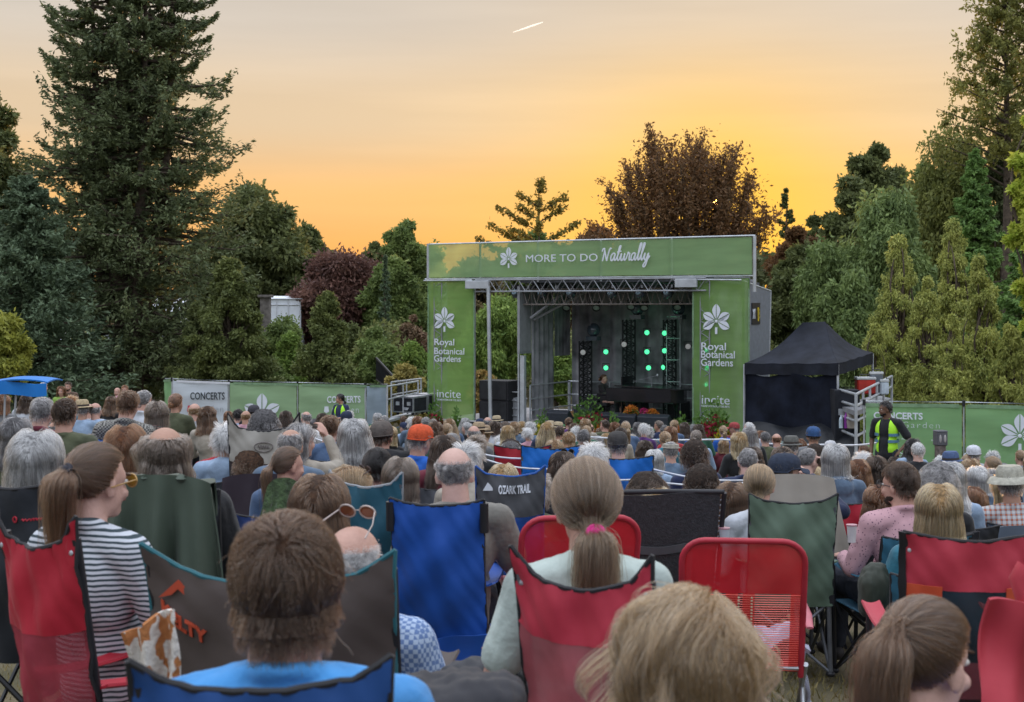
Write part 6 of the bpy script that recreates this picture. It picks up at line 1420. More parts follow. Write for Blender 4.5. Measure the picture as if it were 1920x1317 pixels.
    A(660, 769, 21, 'short', 'black', 'black', hat='cap', hatn='navy cap', hatcol=(.02, .03, .06)); A(646, 770, 17, 'fluff', 'ltgrey', 'blue', 'f'); A(703, 773, 18, 'bob', 'ltgrey', 'green', 'f'); A(716, 779, 18, 'short', 'grey', 'black'); A(770, 781, 18, 'fluff', 'white', 'slate', 'f'); A(757, 780, 14, 'short', 'brown', 'olive'); A(787, 794, 25, 'medium', 'brown', 'grey', 'f', 20); A(802, 782, 17, 'short', 'grey', 'beige'); A(825, 788, 32, 'medium', 'brown', 'green', 'f'); A(852, 783, 24, 'long', 'sandy', 'denim', 'f'); A(866, 782, 18, 'wavy', 'ltgrey', 'black', 'f'); A(640, 780, 15, 'short', 'grey', 'red')
    # ---- centre
    A(882, 798, 23, 'bald', 'grey', 'grey', d=18.5); A(895, 794, 22, 'short', 'brown', 'beige', hat='straw', hatn='tan straw hat', hatcol=(.36, .27, .17)); A(909, 801, 21, 'short', 'sandy', 'olive', hat='fedora', hatn='floppy tan hat', hatcol=(.30, .22, .14)); A(929, 788, 23, 'bob', 'dark', 'white', 'f'); A(957, 796, 26, 'medium', 'blonde', 'white', 'f'); A(984, 789, 18, 'bob', 'blonde', 'navy', 'f'); A(998, 801, 20, 'fluff', 'white', 'pink', 'f', hat='cap', hatn='white cap', hatcol=(.5, .5, .5)); A(1016, 789, 27, 'long', 'blonde', 'navy', 'f'); A(1057, 809, 24, 'short', 'sandy', 'grey', hkw=dict(L=.05), d=19)
    A(1076, 799, 19, 'fluff', 'white', 'denim', 'f'); A(1091, 805, 23, 'short', 'dkgrey', 'slate', collar='jacket', d=19.5); A(1122, 817, 23, 'bob', 'grey', 'white', 'f'); A(1139, 811, 22, 'long', 'blonde', 'teal', 'f'); A(1167, 806, 31, 'short', 'dkgrey', 'green', hat='cap', hatn='dark cap', hatcol=(.045, .042, .04), chair='blue', d=13.2, collar='crew'); A(1132, 801, 20, 'bob', 'brown', 'black', 'f'); A(1114, 794, 15, 'bald', 'brown', 'white'); A(1197, 823, 33, 'medium', 'dark', 'black', 'f'); A(1217, 819, 18, 'bob', 'ltgrey', 'purple', 'f'); A(1241, 808, 22, 'bun', 'sandy', 'teal', 'f', 15)
    A(1254, 826, 26, 'short', 'grey', 'slate', hat='flat', hatn='cream flat cap', hatcol=(.36, .34, .29), d=17); A(1227, 841, 27, 'bob', 'white', 'ltblue', 'f', chair='ltblue', d=16.2); A(1217, 800, 19, 'fluff', 'grey', 'navy', 'f'); A(1250, 797, 17, 'short', 'dkgrey', 'teal'); A(1229, 825, 20, 'fluff', 'black', 'ltblue', 'f'); A(907, 815, 31, 'fluff', 'greybrown', 'black', 'f', d=15); A(929, 816, 20, 'fluff', 'white', 'beige', 'f'); A(945, 819, 38, 'curlylong', 'dkgrey', 'black', 'f', 15, 'navy', d=13.6); A(1032, 823, 28, 'bob', 'sandy', 'pink', 'f', d=16); A(1089, 830, 26, 'bob', 'greybrown', 'white', 'f')
    A(1111, 830, 50, 'fluff', 'white', 'slate', 'f', 0, None, d=10.4); A(1060, 843, 44, 'long', 'dark', 'black', 'f', -30, 'black', d=11.4); A(955, 867, 50, 'bob', 'blonde', 'navy', 'f', 0, None, d=10.0); A(1021, 887, 20, 'fluff', 'greybrown', 'olive', 'f', d=9.6); A(1240, 866, 84, 'curly', 'dark', 'black', 'f', 0, None, d=8.4, hkw=dict(L=.12)); A(1203, 909, 44, 'bob', 'blonde', 'beige', 'f', d=8.3)
    # ---- right-centre
    A(1295, 795, 17, 'fluff', 'dkgrey', 'white', 'm'); A(1288, 804, 14, 'short', 'black', 'navy'); A(1336, 803, 17, 'bob', 'dkgrey', 'white', 'f'); A(1405, 799, 21, 'medium', 'grey', 'black', 'f', d=20.5); A(1388, 808, 26, 'medium', 'blonde', 'black', 'f', d=18.5); A(1372, 816, 14, 'short', 'black', 'green', hat='cap', hatn='navy cap', hatcol=(.02, .04, .1)); A(1415, 820, 24, 'medium', 'sandy', 'blue', 'f', hat='cap', hatn='white cap', hatcol=(.55, .56, .6)); A(1321, 813, 48, 'curly', 'dark', 'navy', 'f', 0, 'red', d=12.6, hkw=dict(L=.11)); A(1349, 823, 22, 'bob', 'sandy', 'burgundy', 'f'); A(1309, 842, 15, 'bald', 'sandy', 'brown'); 
    A(1393, 840, 31, 'buzz', 'grey', 'navy', chair='black', d=12.4, collar='jacket'); A(1522, 798, 17, 'short', 'dark', 'grey', hat='cap', hatn='navy cap with emblem', hatcol=(.03, .08, .2), d=20.5, zfix=1, size=1.1); A(1456, 813, 17, 'bald', 'auburn', 'blue'); A(1487, 821, 21, 'short', 'grey', 'pink', hat='fedora', hatn='grey brimmed hat', hatcol=(.12, .12, .11), d=18.5); A(1467, 826, 18, 'short', 'dkgrey', 'yellowgreen', hat='cap', hatn='grey-green cap', hatcol=(.12, .16, .15)); A(1477, 836, 17, 'bald', 'ltgrey', 'white'); A(1426, 835, 28, 'long', 'dark', 'ltgrey', 'f', d=14); A(1450, 836, 40, 'medium', 'dark', 'black', 'f', d=13.5)
    A(1514, 840, 27, 'buzz', 'grey', 'black', hyaw=-30, chair='grey', d=13.4, akey='brow', arms={'R': dict(el=(.30, .10, .88), wr=(.19, .0, 1.07))}); A(1547, 843, 17, 'bob', 'greybrown', 'beige', 'f'); A(1525, 824, 22, 'curly', 'dark', 'black', 'f', d=16); A(1545, 833, 15, 'bob', 'ltgrey', 'olive', 'f'); A(1572, 830, 56, 'bob', 'ltgrey', 'slate', 'f', 0, 'red', collar='hood', sn='blue-grey hoodie'); A(1617, 858, 40, 'long', 'auburn', 'teal', 'f', chair='olivegreen', d=12.4); A(1470, 846, 46, 'short', 'dark', 'navy', hyaw=-55, hat='cap', hatn='navy cap', hatcol=(.025, .035, .06), d=9.4, akey='raise', arms={'R': dict(el=(.40, .02, .86), wr=(.20, .12, 1.07))}); A(1452, 868, 55, 'lowpony', 'sandy', 'white', 'f', -20, None, d=8.3)
    A(1292, 855, 52, 'curly', 'dark', 'denim', 'f', -15, None, d=9.6, hkw=dict(L=.09)); A(1352, 900, 54, 'long', 'brown', 'white', 'f', -15, None, d=8.7); A(1615, 834, 19, 'bun', 'auburn', 'slate', 'f', 40); A(1629, 827, 16, 'bun', 'sandy', 'black', 'f'); A(1646, 827, 16, 'short', 'grey', 'olive'); A(1661, 834, 19, 'short', 'ltgrey', 'black', hyaw=-20); A(1625, 848, 22, 'fluff', 'white', 'ltgrey', 'f', d=16.5); A(1643, 847, 17, 'bob', 'brown', 'beige', 'f'); A(1659, 852, 36, 'medium', 'dark', 'blue', 'f', d=13.6); A(1600, 840, 14, 'fluff', 'white', 'white', 'f')
    A(1703, 820, 24, 'medium', 'black', 'ltblue', 'f', -30, d=19.6); A(1716, 819, 14, 'bald', 'brown', 'black'); A(1718, 829, 20, 'short', 'white', 'black', d=18.8); A(1739, 843, 19, 'bob', 'blonde', 'navy', 'f'); A(1776, 843, 18, 'short', 'brown', 'green'); A(1782, 848, 20, 'fluff', 'ltgrey', 'white', 'f'); A(1793, 850, 21, 'short', 'grey', 'black', hat='fedora', hatn='blue brimmed hat', hatcol=(.07, .11, .22), d=16.8); A(1838, 833, 18, 'short', 'grey', 'ltgrey', hyaw=25, hat='cap', hatn='white cap', hatcol=(.55, .57, .62), d=19.5, collar='jacket'); A(1805, 858, 30, 'bob', 'sandy', 'grey', 'f', d=15.8); A(1851, 855, 22, 'bun', 'sandy', 'navy', 'f', 20, d=16.6); A(1872, 860, 21, 'curly', 'grey', 'navy', 'f', d=17); A(1894, 851, 20, 'short', 'grey', 'white', hyaw=20); A(1833, 872, 32, 'bob', 'white', 'slate', 'f', 0, 'blue', d=13.6); A(1866, 878, 29, 'fluff', 'grey', 'black', 'f', 0, 'blue', d=14); A(1893, 886, 32, 'bob', 'blonde', 'cream', 'f', 20, 'red', d=11.6)
    A(1912, 874, 38, 'short', 'grey', 'white', hat='bucket', hatn='beige sun hat', hatcol=(.38, .37, .31), d=10.4, smat='plaid_orange', sn='orange plaid shirt', chair='slatechair'); A(1816, 874, 22, 'bob', 'auburn', 'olive', 'f'); A(1792, 876, 26, 'medium', 'auburn', 'green', 'f', d=14.8); A(1738, 849, 82, 'curly', 'grey', 'black', 'f', 0, 'black', d=8.9, hkw=dict(L=.12)); A(1769, 862, 34, 'medium', 'ltgrey', 'ltblue', 'f', d=9.8); A(1682, 866, 54, 'short', 'dark', 'pink', 'm', 35, 'teal', d=8.0, smat='pink_speckle', sn='pink speckled shirt', beard='dark', collar='collar'); A(1760, 903, 90, 'long', 'blonde', 'teal', 'f', 0, 'teal', d=6.6); A(1655, 905, 30, 'long', 'auburn', 'black', 'f', d=9.4)
    # ---- nearest
    A(309, 800, 97, 'fringe', 'greybrown', 'black', 'm', 0, None, d=5.7, collar='jacket', sn='black coat', puff=.01, hkw=dict(grp_amp=.035, wave=.014)); A(180, 828, 110, 'pony', 'brown', 'white', 'f', -12, None, d=4.55, smat='stripes', sn='striped shirt', collar='collar', yaw=-22, hkw=dict(tie=(.0, -.105, .055), tail=.25, tw=.062), skin='pale')
    A(535, 964, 215, 'short', 'deep', 'ltblue', 'm', -6, None, d=2.62, collar='collar', sn='bright blue shirt', size=1.08, shirtc=(.07, .30, .66), hkw=dict(L=.062, vol=.016), tilt=4); A(1285, 1105, 300, 'medium', 'sandy', 'white', 'f', 18, None, d=2.35, size=1.06, tilt=-8, hkw=dict(vol=.030, L=.24, cut=-.15, grp_amp=.03, wave=.014, part=.045, clump=.8)); A(1738, 1116, 200, 'hipony', 'brown', 'blue', 'f', -36, None, d=2.95, hkw=dict(tail=.36, tw=.052), skin='pale', tilt=-4, size=1.04, yaw=-15)
    A(1100, 858, 118, 'pony', 'ash', 'ltgrey', 'f', 0, None, d=3.85, sleeve='short', collar='crew', sn='pale mint-grey t-shirt', shirtc=(.46, .54, .50), hkw=dict(tie=(.0, -.110, -.045), tail=.22, tw=.045, vol=.014, grp_amp=.03), loose=.02); A(661, 985, 95, 'bald', 'white', 'ltblue', 'm', -12, None, d=4.2, sleeve='short', smat='dots_blue', sn='pale blue patterned shirt', hkw=dict(L=.006))
listed()
def pattern_mats():
    def base(nm):
        m = bpy.data.materials.new(nm); m.use_nodes = True; nt = m.node_tree; b = nt.nodes['Principled BSDF']; b.inputs['Roughness'].default_value = .85; b.inputs['Specular IOR Level'].default_value = .2
        tc = nt.nodes.new('ShaderNodeTexCoord'); MATS[nm] = m; return m, nt, b, tc
    def ramp(nt, src, cols, b, interp='CONSTANT'):
        cr = nt.nodes.new('ShaderNodeValToRGB'); cr.color_ramp.interpolation = interp; e = cr.color_ramp.elements
        while len(e) < len(cols): e.new(.5)
        for q, (p, c) in zip(e, cols): q.position = p; q.color = (*c, 1)
        nt.links.new(src, cr.inputs[0]); 
        if b: nt.links.new(cr.outputs[0], b.inputs['Base Color'])
        return cr.outputs[0]
    def wave(nt, tc, sc, ax='X', dist=.5):
        w = nt.nodes.new('ShaderNodeTexWave'); w.bands_direction = ax; w.inputs['Scale'].default_value = sc; w.inputs['Distortion'].default_value = dist; w.inputs['Detail'].default_value = 1; nt.links.new(tc.outputs['Object'], w.inputs[0]); return w.outputs['Fac']
    m, nt, b, tc = base('stripes'); ramp(nt, wave(nt, tc, 19, 'Z', 1.6), [(0, (.52, .55, .60)), (.58, (.045, .065, .075))], b)
    for nm, c0, c1, c2 in (('plaid_green', (.30, .36, .34), (.03, .07, .06), (.06, .14, .12)), ('plaid_orange', (.50, .50, .50), (.05, .07, .14), (.45, .14, .05))):
        m, nt, b, tc = base(nm); a = ramp(nt, wave(nt, tc, 9, 'X', .2), [(0, c0), (.6, c1), (.85, c2)], None); d_ = ramp(nt, wave(nt, tc, 9, 'Z', .2), [(0, c0), (.6, c1), (.85, c2)], None)
        mx = nt.nodes.new('ShaderNodeMixRGB'); mx.inputs[0].default_value = .5; nt.links.new(a, mx.inputs[1]); nt.links.new(d_, mx.inputs[2]); nt.links.new(mx.outputs[0], b.inputs['Base Color'])
    for nm, sc, c0, c1 in (('houndstooth', 70, (.33, .32, .29), (.04, .04, .04)), ('dots_blue', 75, (.42, .52, .68), (.14, .22, .42))):
        m, nt, b, tc = base(nm); ck = nt.nodes.new('ShaderNodeTexChecker'); ck.inputs['Scale'].default_value = sc; ck.inputs[1].default_value = (*c0, 1); ck.inputs[2].default_value = (*c1, 1); nt.links.new(tc.outputs['Object'], ck.inputs[0]); nt.links.new(ck.outputs[0], b.inputs['Base Color'])
    m, nt, b, tc = base('zigzag'); mp = nt.nodes.new('ShaderNodeMapping'); w = nt.nodes.new('ShaderNodeTexWave'); w.bands_direction = 'Z'; w.inputs['Scale'].default_value = 9; w.inputs['Distortion'].default_value = 3.5; w.inputs['Detail Scale'].default_value = 6; nt.links.new(tc.outputs['Object'], w.inputs[0])
    ramp(nt, w.outputs['Fac'], [(0, (.03, .03, .035)), (.3, (.4, .38, .33)), (.5, (.3, .03, .04)), (.7, (.03, .03, .035)), (.85, (.08, .14, .13))], b)
    m, nt, b, tc = base('pink_speckle'); v = nt.nodes.new('ShaderNodeTexVoronoi'); v.inputs['Scale'].default_value = 60; nt.links.new(tc.outputs['Object'], v.inputs[0]); ramp(nt, v.outputs['Distance'], [(0, (.12, .07, .11)), (.22, (.50, .30, .33))], b)
pattern_mats()
# fill the back rows
def fill():
    rng = np.random.default_rng(79); occ = [(p['px'], p['top'] + p['w'] * .6, p['w'], p['d']) for p in PEOPLE]
    styles = [('short', 'grey', 'm'), ('short', 'dark', 'm'), ('short', 'dkgrey', 'm'), ('bald', 'grey', 'm'), ('thin', 'grey', 'm'), ('buzz', 'dkgrey', 'm'), ('bob', 'ltgrey', 'f'), ('bob', 'blonde', 'f'), ('bob', 'dark', 'f'), ('fluff', 'white', 'f'), ('fluff', 'ltgrey', 'f'), ('medium', 'brown', 'f'), ('medium', 'sandy', 'f'), ('long', 'dark', 'f'), ('long', 'blonde', 'f'), ('wavy', 'auburn', 'f'), ('curly', 'greybrown', 'f'), ('bun', 'greybrown', 'f'), ('pony', 'sandy', 'f'), ('cap', 'grey', 'm'), ('straw', 'grey', 'm'), ('short', 'white', 'm'), ('bob', 'sandy', 'f'), ('medium', 'dkgrey', 'f'), ('short', 'brown', 'm'), ('cap', 'dark', 'm'), ('long', 'brown', 'f'), ('curly', 'dark', 'f'), ('medium', 'dark', 'f'), ('bob', 'auburn', 'f')]
    cols = ['navy', 'black', 'white', 'grey', 'ltblue', 'denim', 'green', 'pink', 'beige', 'burgundy', 'slate', 'ltgrey', 'teal', 'blue', 'olive', 'red', 'purple']
    cand = []
    for d in np.arange(33.5, 12.6, -.56):
        x = -.40 * d
        while x < .40 * d:
            x += .30 + .24 * rng.random(); dd = d + (rng.random() - .5) * .5; px = 960 + x / dd * F
            lim = np.interp(px, [0, 640, 700, 1380, 1450, 1600, 1920], [33.5, 33.5, 32, 30, 25, 22.8, 22.3])
            if dd > lim or px < 60 or px > 1915: continue
            z = gz(x, dd) + 1.14 + .22 * rng.random(); py = 570 + (CZ - z) / dd * F
            if py < np.interp(px, [0, 300, 560, 700, 1380, 1450, 1700, 1920], [745, 750, 764, 778, 786, 806, 824, 834]): continue
            if any(x0 < px < x1 and py < y1 for x0, x1, y1 in ((1612, 1712, 843), (616, 662, 772), (1745, 1782, 850), (1180, 1232, 786), (70, 250, 752))): continue
            cand.append((px, py, dd))
    rng.shuffle(cand); n = 0
    cand = sorted(cand, key=lambda c: -c[2])
    for px, py, dd in cand:
        w = .18 * F / dd; cy_ = py + w * .6
        bad = False
        for (ox, oy, ow, od) in occ:
            dx = abs(ox - px); dy = abs(oy - cy_); ws = w + ow
            if dx > ws * .6: continue
            near_ = min(w, ow); wx = ((px - 960) * dd - (ox - 960) * od) / F
            if math.hypot(wx, dd - od) < .41: bad = True; break
            if dd < od and dx < ws * .25 and dy < ws * .36: bad = True; break      # would cover someone
            if dd < od and dx < ws * .28 and cy_ < oy < cy_ + .9 * w: bad = True; break
            if dd > od and dx < ws * .22 and -.2 * ow < cy_ - oy < ow * 1.2: bad = True; break   # would be hidden
            if dd > od and dx < ws * .20 and dy < ws * .28: bad = True; break
        if bad: continue
        occ.append((px, cy_, w, dd)); s, h, sx = styles[rng.integers(len(styles))]; c = cols[rng.integers(len(cols))]; hat = {}
        if s == 'cap': c0 = [((.5, .5, .52), 'white cap'), ((.02, .03, .07), 'navy cap'), ((.3, .05, .05), 'red cap')][rng.integers(3)]; hat = dict(hat='cap', hatcol=c0[0], hatn=c0[1]); s = 'short'
        if s == 'straw': hat = dict(hat='straw', hatcol=(.42, .34, .22), hatn='straw hat'); s = 'short'
        P_(px, py, w, s, h, c, sx, float(rng.choice([-60, -40, -20, -20, 0, 0, 0, 0, 20, 20, 40, 60])), None, d=dd, **hat); PEOPLE[-1]['d'] = dd; PEOPLE[-1]['top'] = py; n += 1
fill()
def crowd_rest():
    ind = sorted(PEOPLE, key=lambda p: p['d']); rest = [p for p in ind[296:]]
    print('PEOPLE', len(PEOPLE), len(rest))
    if not rest: return
    for p in rest: PEOPLE.remove(p)
    parts = {}
    def arr(me):
        n = len(me.vertices); v = np.empty(n * 3, np.float32); me.vertices.foreach_get('co', v); me.calc_loop_triangles(); t = np.empty(len(me.loop_triangles) * 3, np.int32); me.loop_triangles.foreach_get('vertices', t); return v.reshape(-1, 3), t.reshape(-1, 3)
    J = skel('m'); HM = head_matrix(J); b = arr(remesh(body_mb(J, HM), .028, 2)); c = arr(remesh(shirt_mb(J, None, collar='crew'), .026, 4))
    hm = MB(); hm.ell(SC, SR + .012, 14, 10); hs = arr(hm.mesh('h')); hb = MB(); hb.ell(SC, SR + .018, 14, 10); hb.ell((0, -.035, -.05), (.088, .07, .085), 14, 10); hl = arr(hb.mesh('h')); H4 = np.array(HM)
    V = []; T = []; MI = []; off = 0; hcs = ['brown', 'dark', 'grey', 'ltgrey', 'sandy', 'blonde']; scs = ['navy', 'black', 'white', 'denim', 'beige', 'slate']
    for i, p in enumerate(rest):
        w = P(p['px'], p['top'], p['d']); base = np.array((w.x, w.y, w.z - 1.245))
        for (vv, tt), mi, hd in ((b, 0, 0), (c, 1 + i % 6, 0), (hl if p['sex'] == 'f' else hs, 7 + (hcs.index(p['hc']) if p['hc'] in hcs else i % 4), 1)):
            v = vv @ H4[:3, :3].T + H4[:3, 3] + np.array((0, -.012, 0)) * 1 if hd else vv
            V.append(v + base); T.append(tt + off); MI.append(np.full(len(tt), mi, np.int32)); off += len(v)
    me = mesh_np('crowd', np.concatenate(V), np.concatenate(T), True); me.polygons.foreach_set('material_index', np.concatenate(MI))
    for m in [SKIN['tan']] + [mat('cloth_far_' + s_, CL[s_], .85) for s_ in scs] + [mat('hair_far_' + h_, tuple(x * 1.2 for x in HC[h_]), .8, .4, 50) for h_ in hcs]: me.materials.append(m)
    o = link('crowd', me); tag(o, 'farthest heads of the seated crowd just before the stage and fences', 'crowd', kind='stuff'); print('REST', len(rest))
crowd_rest()
CHC = dict(blue=(.015, .14, .58), navy=(.015, .04, .16), black=(.014, .016, .022), red=(.42, .012, .03), teal=(.03, .14, .23), grey=(.09, .095, .11), white=(.45, .5, .58), ltblue=(.10, .33, .60), olivegreen=(.10, .24, .05), slatechair=(.09, .12, .17))
def label_people():
    for p in PEOPLE:
        p['z'] = zone(p['px'], p['d']); p['lab'] = f"person with {p['h']}, {p['s']}, {p['z']}"
    by = {}
    for p in PEOPLE: by.setdefault(p['lab'], []).append(p)
    od = ['leftmost', 'second from left', 'third from left', 'fourth from left', 'fifth from left', 'sixth from left']
    for l, ps in by.items():
        if len(ps) > 1:
            for i, p in enumerate(sorted(ps, key=lambda q: q['px'])): p['lab'] = l + ', ' + od[min(i, 5)]
label_people()
SK = ['fair', 'tan', 'pale', 'fair']
BYLAB = {}
def make_people():
    for i, p in enumerate(PEOPLE):
        k = dict(p['k']); yaw = k.pop('yaw', (p['px'] - 1180) / F * -0 + ((i * 37) % 11 - 5) * 2.6); k.pop('zfix', 0); k.pop('shirtn', 0)
        sc = k.pop('shirtc', CL[p['shirt']]); sm = k.pop('smat', None); sm = MATS[sm] if sm else None
        skin = k.pop('skin', SK[(i * 7) % 4]); col = k.pop('collar', ['crew', None, 'collar', 'crew', 'hood'][(i * 5) % 5]); size = k.pop('size', 1.0)
        o, J, HM = person(p['px'], p['top'], p['d'], p['style'], p['hc'], sc, p['sex'], yaw=yaw, hyaw=p['hyaw'], skin=skin, collar=col, smat=sm, seed=i, label=p['lab'], group='people seated on the lawn', size=size, **k)
        p['o'] = o; p['HM'] = HM; p['yaw'] = yaw
        ch = p['chair']
        if ch is None and 6.9 < p['d'] < 13.5 and not (p['px'], p['top']) in ((1240, 866), (1452, 868), (955, 867), (1111, 830), (511, 754), (539, 804)): ch = ['black', 'navy', 'grey'][i % 3]
        if ch:
            lb = f"{ {'white': 'white towel-grey', 'ltblue': 'light blue', 'olivegreen': 'olive green', 'slatechair': 'slate grey'}.get(ch, ch)} camp chair under the {p['h']} person in {p['s']}, {p['z']}"
            wds = lb.split()
            if len(wds) > 15: lb = f"{wds[0]} camp chair of {p['h']} person, {p['z']}"
            gy = gz(o.location.x, o.location.y); cz = o.location.z; top = .91 + .03 * ((i * 3) % 3 - 1)
            camp_chair((o.location.x, o.location.y, cz), yaw, CHC[ch], lb, frame='g' if i % 2 else 'k', group='camp chairs in the middle rows', full=p['d'] < 12, hw=.25, top=top if i % 3 else top - .03, var=i % 4)
make_people()
def uniq_chairs():
    seen = {}
    for o in scene.objects:
        l = o.get('label')
        if l and o.get('category') == 'folding chair': seen.setdefault(l, []).append(o)
    for l, os_ in seen.items():
        if len(os_) > 1:
            for i, o in enumerate(sorted(os_, key=lambda q: q.location.x / q.location.y)): o['label'] = l + ', ' + ['leftmost', 'second', 'third', 'fourth', 'fifth', 'sixth'][min(i, 5)]
uniq_chairs()
for o in scene.objects:
    if o.get('label') and len(o['label'].split()) > 16: o['label'] = o['label'].replace(' camp chair of ', ' chair of ').replace('the ', ''); print('LONG', o['label'])
print('PEOPLE', len(PEOPLE))
def who(px, top):
    return next(p for p in PEOPLE if p['px'] == px and p['top'] == top)
def chair_at(px, py, d, yaw, col, label, hw=.21, lean=.12, z_clamp=(.78, 1.08), **k):
    q = P(px, py, d); off = Matrix.Rotation(R(yaw), 3, 'Z') @ Vector((0, -.30 - lean, 0)); x, y = q.x - off.x, q.y - off.y; g = gz(x, y); top = q.z - g
    t = min(z_clamp[1], max(z_clamp[0], top)); return camp_chair((x, y, q.z - t), yaw, col, label, hw=hw, lean=lean, top=round(t, 3), **k)
def near_things():
    # red chair of the striped woman
    chair_at(76, 1003, 4.0, -30, (.42, .012, .03), 'red camp chair with black edging holding the woman in the striped shirt', hw=.14, twot=(.40, .06, .085), rivets=True, ear=.05, dip=.05)
    e, b, D = chair_at(25, 905, 5.2, -8, (.014, .018, .026), 'black camp chair with a small red emblem at the left edge', hw=.22)
    m = MB(); m.tube([D['fn'](.56 + .018 * math.cos(a), .82 + .016 * math.sin(a), .006) for a in np.linspace(0, 2 * PI, 13)], .0035, 4); m.tube([D['fn'](.62 + .16 * t, .815 + .006 * math.sin(t * 40), .006) for t in np.linspace(0, 1, 20)], .0035, 4); m.build('red_emblem', mat('logo_red', (.45, .03, .05)), b)
    # wide brown and teal chair
    e, b, D = chair_at(505, 1058, 3.75, -10, (.085, .065, .058), 'wide brown camp chair with teal edging and orange mountain emblem', hw=.335, piping=(.02, .13, .16), ear=.035, dip=.07)
    oc = mat('logo_orange', (.42, .06, .025)); wrap_lettering('KELTY', .042, b, D, .06, .76, oc, width=.13, bold=.002, slope=-.35)
    m = MB(); m.prism([(-.06, 0), (.0, .06), (.03, .03), (.06, .0), (.02, .012), (.0, .03), (-.02, .01)], -.006, 0); tri = m.build('mountain_emblem', oc, b); tri.location = D['fn'](.14, .86, .008); tri.scale = (.9, 1, .8)
    # blue chair of the nearest man
    e, b, D = chair_at(492, 1280, 2.28, 4, (.012, .07, .26), 'dark blue camp chair with white box emblem holding the nearest man', hw=.195, ear=.03, dip=.02, z_clamp=(.8, 1.2))
    m = MB(); m.tube([D['fn'](a, c_, .008) for a, c_ in ((.20, .86), (.34, .90), (.40, .82), (.24, .78), (.20, .86))], .0035, 4); m.build('box_emblem', M_letter, b); wrap_lettering('UL', .05, b, D, .25, .81, M_letter, bold=.002)
    # red chair of the ponytail woman
    chair_at(1095, 1078, 3.55, -24, (.46, .03, .055), 'faded red camp chair with black edging holding the woman with pink hair tie', hw=.175, split=.74, twot=(.46, .12, .14), frame='g', rivets=True, ear=.05, dip=.05)
    # green chair
    p = who(1452, 868); chair_at(1487, 937, 7.9, 0, (.135, .20, .145), 'sage green camp chair holding the woman with a low ponytail', hw=.235, frame='g', var=2, ear=.02, sag=.07)
    def drape_px(px, py, d, yaw, lab, c, cat, nm, h0=.98, **k):
        q = P(px, py, d); return drape((q.x, q.y + .44, q.z - h0 + .02), yaw, lab, c, cat, nm, h0=h0, **k)
    drape_px(1482, 896, 8.75, 0, 'beige blanket draped over the chair ahead of the low ponytail woman', (.36, .33, .285), 'blanket', 'blanket', wt=.52, wb=.78, h1=.35, seed=2)
    # empty blue chair
    e, b, D = chair_at(820, 945, 6.3, -6, (.01, .085, .42), 'empty bright blue camp chair with black grips left of the taupe t-shirt man', hw=.20, ear=.01, var=1, dip=.02)
    for s in (0, 1):
        q = D['fn'](s, .93, -.004); m = MB(); m.tube([(q[0], q[1] - .012, q[2] + .03), (q[0], q[1] - .004, q[2] - .10)], .020, 8); m.build('post_grip', M_frame_k, b, smooth=True)
    x, y, z = e.location; m = MB(); m.grid(lambda u, v: (-.10 + u * .62 + .06 * math.sin(v * 3), -.42 + .05 * math.sin(u * 11 + v * 3) + .06 * v, .46 - .17 * v - .20 * abs(u - .45) * (.6 + v)), 24, 10, .004); o = m.build('chair_bag', fab((.01, .085, .42)), smooth=True); o.location = (x, y, z); tag(o, 'loose blue fabric flap hanging below the empty blue chair', 'chair cover')
    # grey and blue chair with white letters
    e, b, D = chair_at(957, 888, 8.6, 3, (.085, .09, .10), 'grey topped camp chair with blue lower back and white lettering', hw=.20, piping=(.01, .09, .38), twot=(.01, .09, .42), ear=.035, dip=.03)
    wrap_lettering('OZARK TRAIL', .055, b, D, .32, .83, M_letter, width=.19, bold=.002); m = MB(); m.prism([(-.035, 0), (-.005, .05), (.01, .035), (.035, 0)], -.004, 0); t = m.build('mountain_emblem', M_letter, b); t.location = D['fn'](.18, .845, .008)
    # purple-top woman's cream chair with crest
    p = who(511, 754); e, b, D = chair_at(495, 800, p['d'] - .3, 6, (.42, .40, .36), 'cream camp chair with brown crest holding the woman in the purple top', hw=.25, ear=.09, dip=.05, twot=(.13, .10, .10)); m = MB(); m.tube([D['fn'](.5 + .13 * math.cos(a), .80 + .06 * math.sin(a), .008) for a in np.linspace(0, 2 * PI, 25)], .005, 5); m.tube([D['fn'](.42 + .16 * t, .80 + .02 * math.sin(t * 30), .008) for t in np.linspace(0, 1, 20)], .006, 5); m.build('crest_emblem', mat('crest_grey', (.2, .18, .17)), b)
    # plum chair cover before the thin grey man
    p = who(539, 804); drape((p['o'].location.x - .16, p['o'].location.y, p['o'].location.z), 4, 'dark plum cloth over the chair of the man with thinning hair', (.028, .018, .028), 'cloth', 'chair_cover', wt=.5, wb=.52, h0=.97, h1=.5, seed=4)
    # blue chairs around the white fluffy head, purely visible backs
    p = who(1111, 830); chair_at(1035, 838, 12.0, 4, (.01, .17, .62), 'bright blue camp chair left of the fluffy white head, empty back facing the camera', hw=.25, frame='g', var=1); chair_at(1165, 857, 11.6, -4, (.01, .16, .60), 'bright blue camp chair right of the fluffy white head', hw=.25, frame='g', var=2)
    chair_at(980, 838, 12.6, 0, (.36, .01, .02), 'red camp chair beside the curly grey-haired person in black', hw=.24)
    # red and orange chair at right
    e, b, D = chair_at(1822, 1005, 4.9, -4, (.46, .035, .06), 'red and orange camp chair with black mesh centre at the right edge', hw=.225, split=.70, rivets=True, ear=.0, dip=.03, twot=(.02, .02, .025), piping=(.012, .012, .014))
    for s in ((.02, .27), (.73, .98)):
        m = MB(); m.grid(lambda u, v: D['fn'](s[0] + (s[1] - s[0]) * u, .02 + .70 * v, .006), 6, 14, .003); m.build('orange_panel', fab((.62, .09, .035)), b, smooth=True)
